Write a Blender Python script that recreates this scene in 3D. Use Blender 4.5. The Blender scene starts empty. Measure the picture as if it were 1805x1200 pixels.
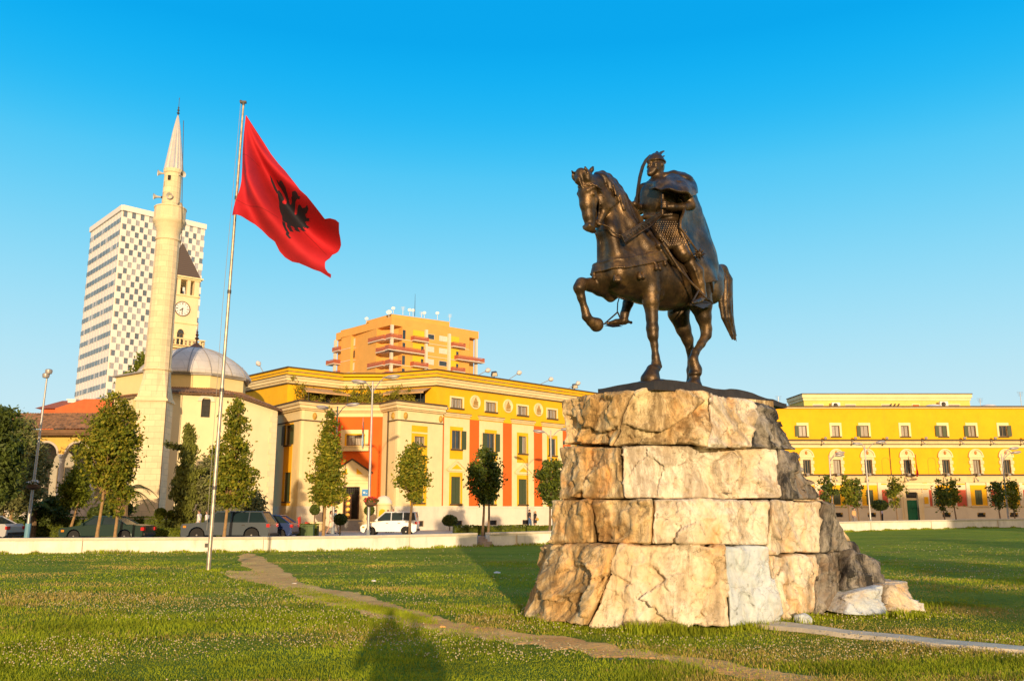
import bpy, bmesh, math, random
import numpy as np
from math import sin, cos, tan, pi, sqrt, radians, atan2
from mathutils import Vector, Matrix, noise as mnoise
from mathutils.geometry import tessellate_polygon

sc = bpy.context.scene
COL = sc.collection
# ---------------------------------------------------------------- camera
FPX = 1520.0                      # focal length in photo pixels (photo 1805 wide)
PITCH = math.atan(300.0 / FPX)
EYE = 1.68
cam_d = bpy.data.cameras.new("camera")
cam_d.sensor_width = 36.0
cam_d.lens = FPX / 1805.0 * 36.0
cam_d.clip_end = 3000
cam = bpy.data.objects.new("camera", cam_d)
COL.objects.link(cam)
cam.location = (0, 0, EYE)
cam.rotation_euler = (pi / 2 + PITCH, 0, 0)
sc.camera = cam

# ---------------------------------------------------------------- world + sun
SUN_EL = radians(6.4)
SUN_AZ = atan2(0.127, -1.0)       # direction towards the sun, measured from +X... see below
sun_dir = Vector((0.127, -1.0, 0)).normalized()
sun_dir = Vector((sun_dir.x * cos(SUN_EL), sun_dir.y * cos(SUN_EL), sin(SUN_EL)))
w = bpy.data.worlds.new("World")
sc.world = w
w.use_nodes = True
nt = w.node_tree
bgn = nt.nodes["Background"]
sky = nt.nodes.new("ShaderNodeTexSky")
sky.sky_type = 'NISHITA'
sky.sun_disc = False
sky.sun_elevation = SUN_EL
sky.sun_rotation = atan2(sun_dir.x, sun_dir.y)
sky.air_density = 1.0
sky.dust_density = 0.6
sky.ozone_density = 3.0
tc = nt.nodes.new("ShaderNodeTexCoord")
sep = nt.nodes.new("ShaderNodeSeparateXYZ")
nt.links.new(tc.outputs["Generated"], sep.inputs[0])
ramp = nt.nodes.new("ShaderNodeValToRGB")
cr = ramp.color_ramp
cr.interpolation = 'B_SPLINE'
SKY = [(0.0, (0.62, 0.78, 0.82)), (0.1, (0.56, 0.77, 0.84)), (0.19, (0.38, 0.72, 0.87)), (0.28, (0.21, 0.64, 0.87)), (0.37, (0.065, 0.54, 0.87)), (0.43, (0.010, 0.45, 0.86)), (0.5, (0.0, 0.38, 0.83)), (1.0, (0.0, 0.24, 0.66))]
cr.elements[0].position = 0; cr.elements[0].color = (*SKY[0][1], 1)
cr.elements[1].position = 1; cr.elements[1].color = (*SKY[-1][1], 1)
for p_, c_ in SKY[1:-1]:
    e_ = cr.elements.new(p_); e_.color = (*c_, 1)
nt.links.new(sep.outputs[2], ramp.inputs[0])
mx = nt.nodes.new("ShaderNodeMix"); mx.data_type = 'RGBA'; mx.inputs[0].default_value = 0.03
sc1 = nt.nodes.new("ShaderNodeVectorMath"); sc1.operation = 'SCALE'; sc1.inputs["Scale"].default_value = 10.0
nt.links.new(ramp.outputs[0], sc1.inputs[0])
nt.links.new(sc1.outputs[0], mx.inputs[6]); nt.links.new(sky.outputs[0], mx.inputs[7])
# warm glow added to the western sky round the low sun, brightening the ground
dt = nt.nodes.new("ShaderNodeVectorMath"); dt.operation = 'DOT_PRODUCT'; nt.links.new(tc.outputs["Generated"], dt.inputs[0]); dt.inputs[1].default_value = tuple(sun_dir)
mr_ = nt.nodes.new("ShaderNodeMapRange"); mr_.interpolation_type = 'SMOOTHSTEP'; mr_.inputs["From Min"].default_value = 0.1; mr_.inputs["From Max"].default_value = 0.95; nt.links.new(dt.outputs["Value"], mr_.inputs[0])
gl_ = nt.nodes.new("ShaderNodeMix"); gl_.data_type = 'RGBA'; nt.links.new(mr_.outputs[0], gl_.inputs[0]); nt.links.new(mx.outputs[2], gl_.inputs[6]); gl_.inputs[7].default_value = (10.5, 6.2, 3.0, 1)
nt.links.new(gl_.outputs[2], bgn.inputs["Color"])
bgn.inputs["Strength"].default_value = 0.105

sl = bpy.data.lights.new("sun", 'SUN')
sl.energy = 4.8
sl.angle = radians(0.6)
sl.color = (1.0, 0.74, 0.44)
so = bpy.data.objects.new("sun", sl)
COL.objects.link(so)
so.rotation_euler = sun_dir.to_track_quat('Z', 'Y').to_euler()
sc.view_settings.view_transform = 'Standard'
sc.view_settings.look = 'None'
sc.view_settings.exposure = 0.05
sc.view_settings.gamma = 1
sc.cycles.max_bounces = 6
sc.cycles.transparent_max_bounces = 8

# ---------------------------------------------------------------- projection helpers
_cp, _sp = cos(PITCH), sin(PITCH)
def ray(px, py):
    x, up = px - 902.5, 600.0 - py
    return Vector((x, FPX * _cp - up * _sp, FPX * _sp + up * _cp))
def at(px, py, Y):
    r = ray(px, py); t = Y / r.y
    return Vector((r.x * t, Y, EYE + r.z * t))
def atz(px, py, z):
    r = ray(px, py); t = (z - EYE) / r.z
    return Vector((r.x * t, r.y * t, z))
def onplane(px, py, p0, n):
    r = ray(px, py); c = Vector((0, 0, EYE))
    t = (Vector(p0) - c).dot(n) / r.dot(n)
    return c + r * t
def proj(p):
    x, y, z = p[0], p[1], p[2] - EYE
    d = y * _cp + z * _sp; up = -y * _sp + z * _cp
    return 902.5 + FPX * x / d, 600 - FPX * up / d
def lerp(a, b, t): return a + (b - a) * t
def sstep(a, b, x):
    t = np.clip((x - a) / (b - a), 0, 1); return t * t * (3 - 2 * t)

# ---------------------------------------------------------------- materials
MATS = {}
def M(name, col, rough=0.7, var=0.12, scale=2.0, bump=0.0, bscale=25.0, metal=0.0, spec=0.4, stain=0.0, stain_col=None, streak=1.0, trans=0.0, detail=5, bdist=0.02):
    if name in MATS: return MATS[name]
    m = bpy.data.materials.new(name); m.use_nodes = True
    n = m.node_tree; N = n.nodes; L = n.links
    b = N["Principled BSDF"]
    b.inputs["Roughness"].default_value = rough
    b.inputs["Metallic"].default_value = metal
    b.inputs["Specular IOR Level"].default_value = spec
    co = N.new("ShaderNodeTexCoord")
    mp = N.new("ShaderNodeMapping"); mp.inputs["Scale"].default_value = (1, 1, streak)
    L.new(co.outputs["Object"], mp.inputs[0])
    nz = N.new("ShaderNodeTexNoise"); nz.inputs["Scale"].default_value = scale; nz.inputs["Detail"].default_value = detail
    nz.inputs["Roughness"].default_value = 0.65
    L.new(mp.outputs[0], nz.inputs["Vector"])
    mx = N.new("ShaderNodeMix"); mx.data_type = 'RGBA'
    mx.inputs[6].default_value = (*[max(0, c * (1 - var)) for c in col], 1)
    mx.inputs[7].default_value = (*[min(1, c * (1 + var)) for c in col], 1)
    cr = N.new("ShaderNodeValToRGB"); cr.color_ramp.elements[0].position = 0.3; cr.color_ramp.elements[1].position = 0.7
    L.new(nz.outputs["Fac"], cr.inputs[0]); L.new(cr.outputs[0], mx.inputs[0])
    out = mx.outputs[2]
    if stain > 0:
        mp2 = N.new("ShaderNodeMapping"); mp2.inputs["Scale"].default_value = (1.0, 1.0, 0.25)
        L.new(co.outputs["Object"], mp2.inputs[0])
        n2 = N.new("ShaderNodeTexNoise"); n2.inputs["Scale"].default_value = scale * 1.7; n2.inputs["Detail"].default_value = 8
        n2.inputs["Roughness"].default_value = 0.7
        L.new(mp2.outputs[0], n2.inputs["Vector"])
        c2 = N.new("ShaderNodeValToRGB"); c2.color_ramp.elements[0].position = 0.52; c2.color_ramp.elements[1].position = 0.72
        c2.color_ramp.elements[1].color = (stain, stain, stain, 1)
        L.new(n2.outputs["Fac"], c2.inputs[0])
        m2 = N.new("ShaderNodeMix"); m2.data_type = 'RGBA'
        sc_ = stain_col or [c * 0.5 for c in col]
        L.new(c2.outputs[0], m2.inputs[0]); L.new(out, m2.inputs[6]); m2.inputs[7].default_value = (*sc_, 1)
        out = m2.outputs[2]
    L.new(out, b.inputs["Base Color"])
    if bump > 0:
        n3 = N.new("ShaderNodeTexNoise"); n3.inputs["Scale"].default_value = bscale; n3.inputs["Detail"].default_value = 6
        L.new(co.outputs["Object"], n3.inputs["Vector"])
        bp = N.new("ShaderNodeBump"); bp.inputs["Strength"].default_value = min(1, bump); bp.inputs["Distance"].default_value = bdist
        L.new(n3.outputs["Fac"], bp.inputs["Height"]); L.new(bp.outputs[0], b.inputs["Normal"])
    if trans > 0:
        tr = N.new("ShaderNodeBsdfTranslucent"); L.new(out, tr.inputs[0])
        ms = N.new("ShaderNodeMixShader"); ms.inputs[0].default_value = trans
        L.new(b.outputs[0], ms.inputs[1]); L.new(tr.outputs[0], ms.inputs[2])
        L.new(ms.outputs[0], N["Material Output"].inputs[0])
    MATS[name] = m
    return m

# ---------------------------------------------------------------- mesh builder
class MB:
    def __init__(s): s.v = []; s.f = []; s.mi = []; s.T = None; s.m = 0; s.smooth = False
    def add(s, vs, fs, mi=None):
        o = len(s.v)
        for p in vs:
            p = Vector(p)
            s.v.append(s.T @ p if s.T is not None else p)
        for f in fs:
            s.f.append([i + o for i in f]); s.mi.append(s.m if mi is None else mi)
        return s
    def box(s, a, b, mi=None):
        x0, y0, z0 = [min(a[i], b[i]) for i in range(3)]; x1, y1, z1 = [max(a[i], b[i]) for i in range(3)]
        return s.add([(x0, y0, z0), (x1, y0, z0), (x1, y1, z0), (x0, y1, z0), (x0, y0, z1), (x1, y0, z1), (x1, y1, z1), (x0, y1, z1)],
                     [(0, 3, 2, 1), (4, 5, 6, 7), (0, 1, 5, 4), (1, 2, 6, 5), (2, 3, 7, 6), (3, 0, 4, 7)], mi)
    def quad(s, a, b, c, d, mi=None): return s.add([a, b, c, d], [(0, 1, 2, 3)], mi)
    def prism(s, poly, z0, z1, mi=None, top=True, axis='z'):
        n = len(poly)
        def P(p, z): return (p[0], p[1], z) if axis == 'z' else ((p[0], z, p[1]) if axis == 'y' else (z, p[0], p[1]))
        vs = [P(p, z0) for p in poly] + [P(p, z1) for p in poly]
        fs = [(i, (i + 1) % n, (i + 1) % n + n, i + n) for i in range(n)]
        tris = tessellate_polygon([[Vector((p[0], p[1], 0)) for p in poly]])
        if top:
            fs += [tuple(t) for t in tris] + [tuple(i + n for i in reversed(t)) for t in tris]
        return s.add(vs, fs, mi)
    def tube(s, path, rad, n=8, mi=None, cap=True, flat=1.0):
        P = [Vector(p) for p in path]
        if not hasattr(rad, '__len__'): rad = [rad] * len(P)
        vs = []; fs = []
        up = None
        for i, p in enumerate(P):
            t = (P[min(i + 1, len(P) - 1)] - P[max(i - 1, 0)])
            t = t.normalized() if t.length > 1e-9 else Vector((0, 0, 1))
            if up is None:
                ref = Vector((0, 0, 1)) if abs(t.z) < 0.9 else Vector((1, 0, 0))
                a = t.cross(ref).normalized()
            else:
                a = (up - t * up.dot(t)).normalized()
            up = a; b = t.cross(a)
            for k in range(n):
                an = 2 * pi * k / n
                vs.append(p + (a * cos(an) + b * sin(an) * flat) * rad[i])
        for i in range(len(P) - 1):
            for k in range(n):
                fs.append((i * n + k, i * n + (k + 1) % n, (i + 1) * n + (k + 1) % n, (i + 1) * n + k))
        if cap:
            fs.append(tuple(range(n - 1, -1, -1))); fs.append(tuple(range((len(P) - 1) * n, len(P) * n)))
        return s.add(vs, fs, mi)
    def lathe(s, prof, c=(0, 0, 0), n=24, mi=None, a0=0.0, sx=1, sy=1):
        vs = []; fs = []
        for r, z in prof:
            for k in range(n):
                an = a0 + 2 * pi * k / n
                vs.append((c[0] + r * cos(an) * sx, c[1] + r * sin(an) * sy, c[2] + z))
        for i in range(len(prof) - 1):
            for k in range(n):
                fs.append((i * n + k, i * n + (k + 1) % n, (i + 1) * n + (k + 1) % n, (i + 1) * n + k))
        fs.append(tuple(range(n - 1, -1, -1))); fs.append(tuple(range((len(prof) - 1) * n, len(prof) * n)))
        return s.add(vs, fs, mi)
    def ell(s, c, r, n=12, m=8, mi=None):
        if not hasattr(r, '__len__'): r = (r, r, r)
        prof = []
        vs = [(c[0], c[1], c[2] - r[2])]
        for i in range(1, m):
            ph = -pi / 2 + pi * i / m
            for k in range(n):
                an = 2 * pi * k / n
                vs.append((c[0] + r[0] * cos(ph) * cos(an), c[1] + r[1] * cos(ph) * sin(an), c[2] + r[2] * sin(ph)))
        vs.append((c[0], c[1], c[2] + r[2])); L = len(vs) - 1
        fs = []
        for k in range(n): fs.append((0, 1 + (k + 1) % n, 1 + k)); fs.append((L, L - n + k, L - n + (k + 1) % n))
        for i in range(m - 2):
            for k in range(n):
                a = 1 + i * n
                fs.append((a + k, a + (k + 1) % n, a + n + (k + 1) % n, a + n + k))
        return s.add(vs, fs, mi)
    def panel(s, u0, u1, z0, z1, nf, nb, holes=(), mi=None, edges=True):
        """front face at depth nf (local x=u, y=-outward) with rectangular holes whose reveals run back to nb"""
        us = sorted(set([u0, u1] + [min(max(h[i], u0), u1) for h in holes for i in (0, 1)]))
        zs = sorted(set([z0, z1] + [min(max(h[i], z0), z1) for h in holes for i in (2, 3)]))
        for i in range(len(us) - 1):
            for j in range(len(zs) - 1):
                cu, cz = (us[i] + us[i + 1]) / 2, (zs[j] + zs[j + 1]) / 2
                if any(h[0] < cu < h[1] and h[2] < cz < h[3] for h in holes): continue
                s.quad((us[i], nf, zs[j]), (us[i + 1], nf, zs[j]), (us[i + 1], nf, zs[j + 1]), (us[i], nf, zs[j + 1]), mi)
        for h in holes:
            a, b, c, d = max(h[0], u0), min(h[1], u1), max(h[2], z0), min(h[3], z1)
            if b <= a or d <= c: continue
            s.quad((a, nf, c), (a, nf, d), (a, nb, d), (a, nb, c), mi); s.quad((b, nf, c), (b, nb, c), (b, nb, d), (b, nf, d), mi)
            s.quad((a, nf, d), (b, nf, d), (b, nb, d), (a, nb, d), mi); s.quad((a, nf, c), (a, nb, c), (b, nb, c), (b, nf, c), mi)
        if edges:
            s.quad((u0, nf, z0), (u0, nf, z1), (u0, nb, z1), (u0, nb, z0), mi); s.quad((u1, nf, z0), (u1, nb, z0), (u1, nb, z1), (u1, nf, z1), mi)
            s.quad((u0, nf, z1), (u1, nf, z1), (u1, nb, z1), (u0, nb, z1), mi); s.quad((u0, nf, z0), (u0, nb, z0), (u1, nb, z0), (u1, nf, z0), mi)
        return s
    def build(s, name, mat, parent=None, smooth=None, bevel=0, loc=None):
        me = bpy.data.meshes.new(name)
        off = Vector((0, 0, 0))
        if parent is not None: off = wloc(parent)
        elif loc is not None: off = Vector(loc)
        me.from_pydata([tuple(v - off) for v in s.v], [], s.f)
        mats = mat if isinstance(mat, (list, tuple)) else [mat]
        for m in mats: me.materials.append(m)
        if len(mats) > 1: me.polygons.foreach_set("material_index", s.mi)
        sm = s.smooth if smooth is None else smooth
        if sm:
            me.polygons.foreach_set("use_smooth", [True] * len(me.polygons))
            if sm != 'all' : me.set_sharp_from_angle(angle=radians(40))
        me.update()
        o = bpy.data.objects.new(name, me); COL.objects.link(o)
        if parent is not None: o.parent = parent
        elif loc is not None: o.location = loc
        if bevel:
            b = o.modifiers.new("bevel", 'BEVEL'); b.width = bevel; b.segments = 2; b.limit_method = 'ANGLE'
        return o
def wloc(o):
    l = Vector(o.location)
    while o.parent: o = o.parent; l += Vector(o.location)
    return l
def tag(o, label=None, cat=None, group=None, kind=None):
    if label: o["label"] = label
    if cat: o["category"] = cat
    if group: o["group"] = group
    if kind: o["kind"] = kind
    return o
def thing(name, label, cat, loc, group=None):
    o = bpy.data.objects.new(name, None); COL.objects.link(o); o.location = loc
    return tag(o, label, cat, group)
def children(o): return [c for c in COL.objects if c.parent == o]
KIDS = {}
def copy_tree(o, parent=None, kids=None):
    c = o.copy(); COL.objects.link(c)
    if parent: c.parent = parent
    for ch in (list(o.children)): copy_tree(ch, c)
    return c
def frame(origin, udir):
    """local x = along facade (to the right seen from outside), local y = into the wall, z up"""
    u = Vector((udir[0], udir[1], 0)).normalized(); n = Vector((-u.y, u.x, 0))
    T = Matrix(((u.x, n.x, 0, origin[0]), (u.y, n.y, 0, origin[1]), (0, 0, 1, origin[2] if len(origin) > 2 else 0), (0, 0, 0, 1)))
    return T
def fast_mesh(name, V, F, mat, parent=None, smooth=False, loc=None):
    """V (n,3) float array, F (m,k) int array"""
    me = bpy.data.meshes.new(name)
    V = np.asarray(V, dtype=np.float64); F = np.asarray(F, dtype=np.int32)
    if parent is not None: V = V - np.array(wloc(parent))
    elif loc is not None: V = V - np.array(loc)
    k = F.shape[1]
    me.vertices.add(len(V)); me.vertices.foreach_set("co", V.astype(np.float32).ravel())
    me.loops.add(F.size); me.loops.foreach_set("vertex_index", F.ravel())
    me.polygons.add(len(F)); me.polygons.foreach_set("loop_start", np.arange(0, F.size, k, dtype=np.int32))
    me.polygons.foreach_set("loop_total", np.full(len(F), k, dtype=np.int32))
    me.update(calc_edges=True); me.validate()
    me.materials.append(mat)
    if smooth: me.polygons.foreach_set("use_smooth", [True] * len(F))
    o = bpy.data.objects.new(name, me); COL.objects.link(o)
    if parent is not None: o.parent = parent
    elif loc is not None: o.location = loc
    return o
rng = np.random.default_rng(7)
random.seed(7)

# numpy value noise (3-D, fbm)
_perm = np.random.default_rng(3).random((64, 64, 64))
def vnoise(p):
    p = np.asarray(p, float); i = np.floor(p).astype(int); f = p - i; f = f * f * (3 - 2 * f); r = 0
    for a in (0, 1):
        for b in (0, 1):
            for c in (0, 1):
                wgt = (f[..., 0] if a else 1 - f[..., 0]) * (f[..., 1] if b else 1 - f[..., 1]) * (f[..., 2] if c else 1 - f[..., 2])
                r = r + wgt * _perm[(i[..., 0] + a) & 63, (i[..., 1] + b) & 63, (i[..., 2] + c) & 63]
    return r * 2 - 1
def fbm(p, o=4, g=0.5):
    r = 0; a = 1; p = np.asarray(p, float)
    for k in range(o):
        r = r + a * vnoise(p * 2 ** k + 17.3 * k); a *= g
    return r

# ---------------------------------------------------------------- implicit modelling: smooth unions + surface nets
class SDF:
    def __init__(s, lo, hi, vox):
        s.lo = np.array(lo, float); s.vox = vox
        s.n = np.ceil((np.array(hi) - s.lo) / vox).astype(int) + 1
        s.d = np.full(s.n, 1.0, np.float32)
        s.ax = [s.lo[i] + vox * np.arange(s.n[i]) for i in range(3)]
    def _sub(s, lo, hi, pad):
        a = np.clip(np.floor((np.array(lo) - pad - s.lo) / s.vox).astype(int), 0, s.n); b = np.clip(np.ceil((np.array(hi) + pad - s.lo) / s.vox).astype(int) + 1, 0, s.n)
        sl_ = tuple(slice(a[i], b[i]) for i in range(3))
        return sl_, s.ax[0][sl_[0]][:, None, None], s.ax[1][sl_[1]][None, :, None], s.ax[2][sl_[2]][None, None, :]
    def put(s, sl_, dn, k, op='u'):
        d = s.d[sl_]
        if op == 'u':
            if k > 0:
                h = np.clip(k - np.abs(d - dn), 0, None) / k; s.d[sl_] = np.minimum(d, dn) - h * h * k * 0.25
            else: s.d[sl_] = np.minimum(d, dn)
        elif op == 's':
            dn = -dn
            if k > 0:
                h = np.clip(k - np.abs(d - dn), 0, None) / k; s.d[sl_] = np.maximum(d, dn) + h * h * k * 0.25
            else: s.d[sl_] = np.maximum(d, dn)
    def cap(s, a, b, ra, rb, k=0.05, sq=(1, 1, 1), op='u'):
        """tapered capsule; sq = per-axis stretch of its cross-section (local axes)"""
        a = np.array(a, float); b = np.array(b, float); sq = np.array(sq, float)
        R = max(ra, rb) * max(sq.max(), 1)
        sl_, X, Y, Z = s._sub(np.minimum(a, b) - R, np.maximum(a, b) + R, k + 2 * s.vox)
        if min(x.size for x in (X, Y, Z)) == 0: return s
        ba = (b - a) / sq; L2 = max((ba ** 2).sum(), 1e-12)
        px, py, pz = (X - a[0]) / sq[0], (Y - a[1]) / sq[1], (Z - a[2]) / sq[2]
        t = np.clip((px * ba[0] + py * ba[1] + pz * ba[2]) / L2, 0, 1)
        q = np.sqrt((px - ba[0] * t) ** 2 + (py - ba[1] * t) ** 2 + (pz - ba[2] * t) ** 2)
        s.put(sl_, (q - (ra + (rb - ra) * t)) * min(sq.min(), 1.0), k, op)
        return s
    def chain(s, pts, rad, k=0.05, sq=(1, 1, 1), op='u'):
        for i in range(len(pts) - 1): s.cap(pts[i], pts[i + 1], rad[i], rad[i + 1], k, sq, op)
        return s
    def ell(s, c, r, k=0.05, R=None, op='u'):
        """ellipsoid, R = 3x3 rows = its axes"""
        c = np.array(c, float); r = np.array(r, float); m = r.max()
        sl_, X, Y, Z = s._sub(c - m, c + m, k + 2 * s.vox)
        if min(x.size for x in (X, Y, Z)) == 0: return s
        dx, dy, dz = X - c[0], Y - c[1], Z - c[2]
        if R is None: R = np.eye(3)
        R = np.array(R, float)
        q = [(dx * R[i][0] + dy * R[i][1] + dz * R[i][2]) / r[i] for i in range(3)]
        k0 = np.sqrt(q[0] ** 2 + q[1] ** 2 + q[2] ** 2)
        k1 = np.sqrt((q[0] / r[0]) ** 2 + (q[1] / r[1]) ** 2 + (q[2] / r[2]) ** 2)
        s.put(sl_, k0 * (k0 - 1) / np.maximum(k1, 1e-6), k, op)
        return s
    def fn(s, lo, hi, f, k=0.0, op='u'):
        sl_, X, Y, Z = s._sub(lo, hi, k + 2 * s.vox)
        s.put(sl_, f(X, Y, Z), k, op); return s
    def mesh(s):
        d = s.d; n = d.shape; ins = d < 0
        c = np.zeros((n[0] - 1, n[1] - 1, n[2] - 1), int)
        for a in (0, 1):
            for b in (0, 1):
                for e in (0, 1): c += ins[a:n[0] - 1 + a, b:n[1] - 1 + b, e:n[2] - 1 + e]
        act = (c > 0) & (c < 8)
        I = np.argwhere(act); idx = np.full(act.shape, -1, np.int64); idx[act] = np.arange(len(I))
        acc = np.zeros((len(I), 3)); cnt = np.zeros(len(I))
        cor = [(a, b, e) for a in (0, 1) for b in (0, 1) for e in (0, 1)]
        for p in cor:
            for ax in range(3):
                if p[ax]: continue
                q = list(p); q[ax] = 1
                d0 = d[I[:, 0] + p[0], I[:, 1] + p[1], I[:, 2] + p[2]]; d1 = d[I[:, 0] + q[0], I[:, 1] + q[1], I[:, 2] + q[2]]
                mm = (d0 < 0) != (d1 < 0)
                t = np.where(mm, d0 / np.where(d0 - d1 == 0, 1, d0 - d1), 0)
                pt = np.tile(np.array(p, float), (len(I), 1)); pt[:, ax] += t
                acc[mm] += pt[mm]; cnt[mm] += 1
        V = s.lo + (I + acc / np.maximum(cnt, 1)[:, None]) * s.vox
        F = []
        for ax in range(3):
            o1, o2 = [(1, 2), (2, 0), (0, 1)][ax]
            sl0 = [slice(1, n[i] - 1) for i in range(3)]; sl1 = list(sl0)
            sl0[ax] = slice(0, n[ax] - 1); sl1[ax] = slice(1, n[ax])
            A = ins[tuple(sl0)]; B = ins[tuple(sl1)]
            E = np.argwhere(A != B); off = np.ones(3, int); off[ax] = 0; E = E + off
            sgn = ins[E[:, 0], E[:, 1], E[:, 2]]
            e1 = np.zeros(3, int); e1[o1] = 1; e2 = np.zeros(3, int); e2[o2] = 1
            q = [E - e1 - e2, E - e2, E, E - e1]
            qi = np.stack([idx[x[:, 0], x[:, 1], x[:, 2]] for x in q], 1)
            qi[~sgn] = qi[~sgn][:, ::-1]
            F.append(qi)
        F = np.concatenate(F); F = F[(F >= 0).all(1)]
        return V, F
    def build(s, name, mat, parent=None, T=None, loc=None, smooth_it=1):
        V, F = s.mesh()
        if smooth_it and len(V):
            for _ in range(smooth_it):
                e = np.concatenate([F[:, [0, 1]], F[:, [1, 2]], F[:, [2, 3]], F[:, [3, 0]]])
                acc = np.zeros_like(V); cnt = np.zeros(len(V))
                for k in range(3):
                    acc[:, k] = np.bincount(e[:, 0], V[e[:, 1], k], len(V)) + np.bincount(e[:, 1], V[e[:, 0], k], len(V))
                cnt = np.bincount(e[:, 0], minlength=len(V)) + np.bincount(e[:, 1], minlength=len(V))
                V = V * 0.5 + 0.5 * acc / np.maximum(cnt, 1)[:, None]
        if T is not None:
            T = np.array(T); V = V @ T[:3, :3].T + T[:3, 3]
        return fast_mesh(name, V, F, mat, parent, True, loc)
# ================================================================ ground, wall, paths
WX = [-90, -60, -23.3, -13.5, -8.4, -2, 2.2, 27, 49, 90, 130]
WY = [36, 37.5, 40, 41.7, 42.9, 48.5, 51, 70, 84, 108, 130]
WT = [0.46, 0.46, 0.47, 0.47, 0.48, 0.49, 0.53, 0.87, 0.98, 1.1, 1.2]
def _smooth_interp(X, Y):
    xs = np.linspace(X[0], X[-1], 600); ys = np.interp(xs, X, Y)
    k = np.ones(21) / 21; yp = np.concatenate([np.full(10, ys[0]), ys, np.full(10, ys[-1])])
    yp = np.convolve(yp, k, 'valid')
    return lambda x: np.interp(x, xs, yp)
wall_y = _smooth_interp(WX, WY); wall_t = _smooth_interp(WX, WT)
def zg0(x, y):
    x = np.asarray(x, float); y = np.asarray(y, float)
    return -0.25 + 0.40 * sstep(44, 95, y + 0.4 * np.clip(x, 0, None))
def zg(x, y):
    p = np.stack([np.asarray(x, float) * 0.25, np.asarray(y, float) * 0.25, np.zeros_like(np.asarray(x, float))], -1)
    return zg0(x, y) + 0.035 * fbm(p, 3)
def zp(x, y):
    x = np.asarray(x, float)
    return 0.0 + 0.45 * sstep(5, 45, x)
def px_base(px, Y): 
    x = (px - 902.5) / 1549 * Y; return Vector((x, Y, float(zp(x, Y))))
def G(px, py, dz=0.0):
    z = -0.25
    for _ in range(8):
        p = atz(px, py, z); z = float(zg(np.array(p.x), np.array(p.y)))
    return Vector((p.x, p.y, z + dz))

def grass_mat():
    m = bpy.data.materials.new("lawn"); m.use_nodes = True; n = m.node_tree; N = n.nodes; L = n.links
    b = N["Principled BSDF"]; b.inputs["Roughness"].default_value = 0.9; b.inputs["Specular IOR Level"].default_value = 0.1
    co = N.new("ShaderNodeTexCoord")
    def noise(scale, det=6, sx=1, rough=0.6):
        mp = N.new("ShaderNodeMapping"); mp.inputs["Scale"].default_value = (1, sx, 1); L.new(co.outputs["Object"], mp.inputs[0])
        q = N.new("ShaderNodeTexNoise"); q.inputs["Scale"].default_value = scale; q.inputs["Detail"].default_value = det; q.inputs["Roughness"].default_value = rough
        L.new(mp.outputs[0], q.inputs["Vector"]); return q.outputs["Fac"]
    def rmp(src, stops):
        r = N.new("ShaderNodeValToRGB"); e = r.color_ramp.elements
        e[0].position, e[0].color = stops[0][0], (*stops[0][1], 1); e[1].position, e[1].color = stops[-1][0], (*stops[-1][1], 1)
        for p, c in stops[1:-1]: q = e.new(p); q.color = (*c, 1)
        L.new(src, r.inputs[0]); return r.outputs[0]
    def mix(a, b_, f):
        q = N.new("ShaderNodeMix"); q.data_type = 'RGBA'; L.new(f, q.inputs[0]); L.new(a, q.inputs[6]); L.new(b_, q.inputs[7]); return q.outputs[2]
    big = rmp(noise(0.22, 4, 2.2), [(0.35, (0.15, 0.23, 0.012)), (0.5, (0.25, 0.33, 0.018)), (0.68, (0.42, 0.42, 0.035))])
    fine = rmp(noise(5.5, 8, 1.6, 0.75), [(0.36, (0.08, 0.15, 0.010)), (0.5, (0.24, 0.32, 0.020)), (0.68, (0.55, 0.48, 0.08))])
    c = N.new("ShaderNodeMix"); c.data_type = 'RGBA'; c.inputs[0].default_value = 0.5; L.new(big, c.inputs[6]); L.new(fine, c.inputs[7])
    dry = rmp(noise(0.16, 8, 3.0, 0.7), [(0.56, (0, 0, 0)), (0.68, (0.75, 0.75, 0.75))])
    dc = rmp(noise(9, 6, 1.5), [(0.4, (0.17, 0.13, 0.035)), (0.6, (0.33, 0.25, 0.09))])
    out = mix(c.outputs[2], dc, dry)
    L.new(out, b.inputs["Base Color"])
    bp = N.new("ShaderNodeBump"); bp.inputs["Strength"].default_value = 0.9; bp.inputs["Distance"].default_value = 0.14
    L.new(noise(14, 7, 1.3, 0.8), bp.inputs["Height"]); L.new(bp.outputs[0], b.inputs["Normal"])
    return m
MATS["lawn"] = grass_mat()

def build_lawn():
    xs = np.concatenate([np.linspace(-90, -26, 40)[:-1], np.linspace(-26, 30, 260), np.linspace(30, 130, 90)[1:]])
    ts = np.concatenate([np.linspace(0, 1, 420)])
    X, T_ = np.meshgrid(xs, ts)
    Y0 = -60
    tt = np.where(T_ < 0.15, T_ / 0.15, 0)
    Yn = np.where(T_ < 0.1, Y0 + (4 - Y0) * T_ / 0.1, 4 + (wall_y(X) + 0.12 - 4) * ((T_ - 0.1) / 0.9) ** 1.25)
    Z = zg(X, Yn) + 0.012 * fbm(np.stack([X * 1.6, Yn * 1.6, X * 0], -1), 3)
    V = np.stack([X, Yn, Z], -1).reshape(-1, 3)
    nx, ny = len(xs), len(ts); i = np.arange(nx - 1)[None, :] + nx * np.arange(ny - 1)[:, None]
    F = np.stack([i, i + 1, i + 1 + nx, i + nx], -1).reshape(-1, 4)
    tag(fast_mesh("lawn", V, F, MATS["lawn"], smooth=True), kind="structure")
build_lawn()

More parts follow.
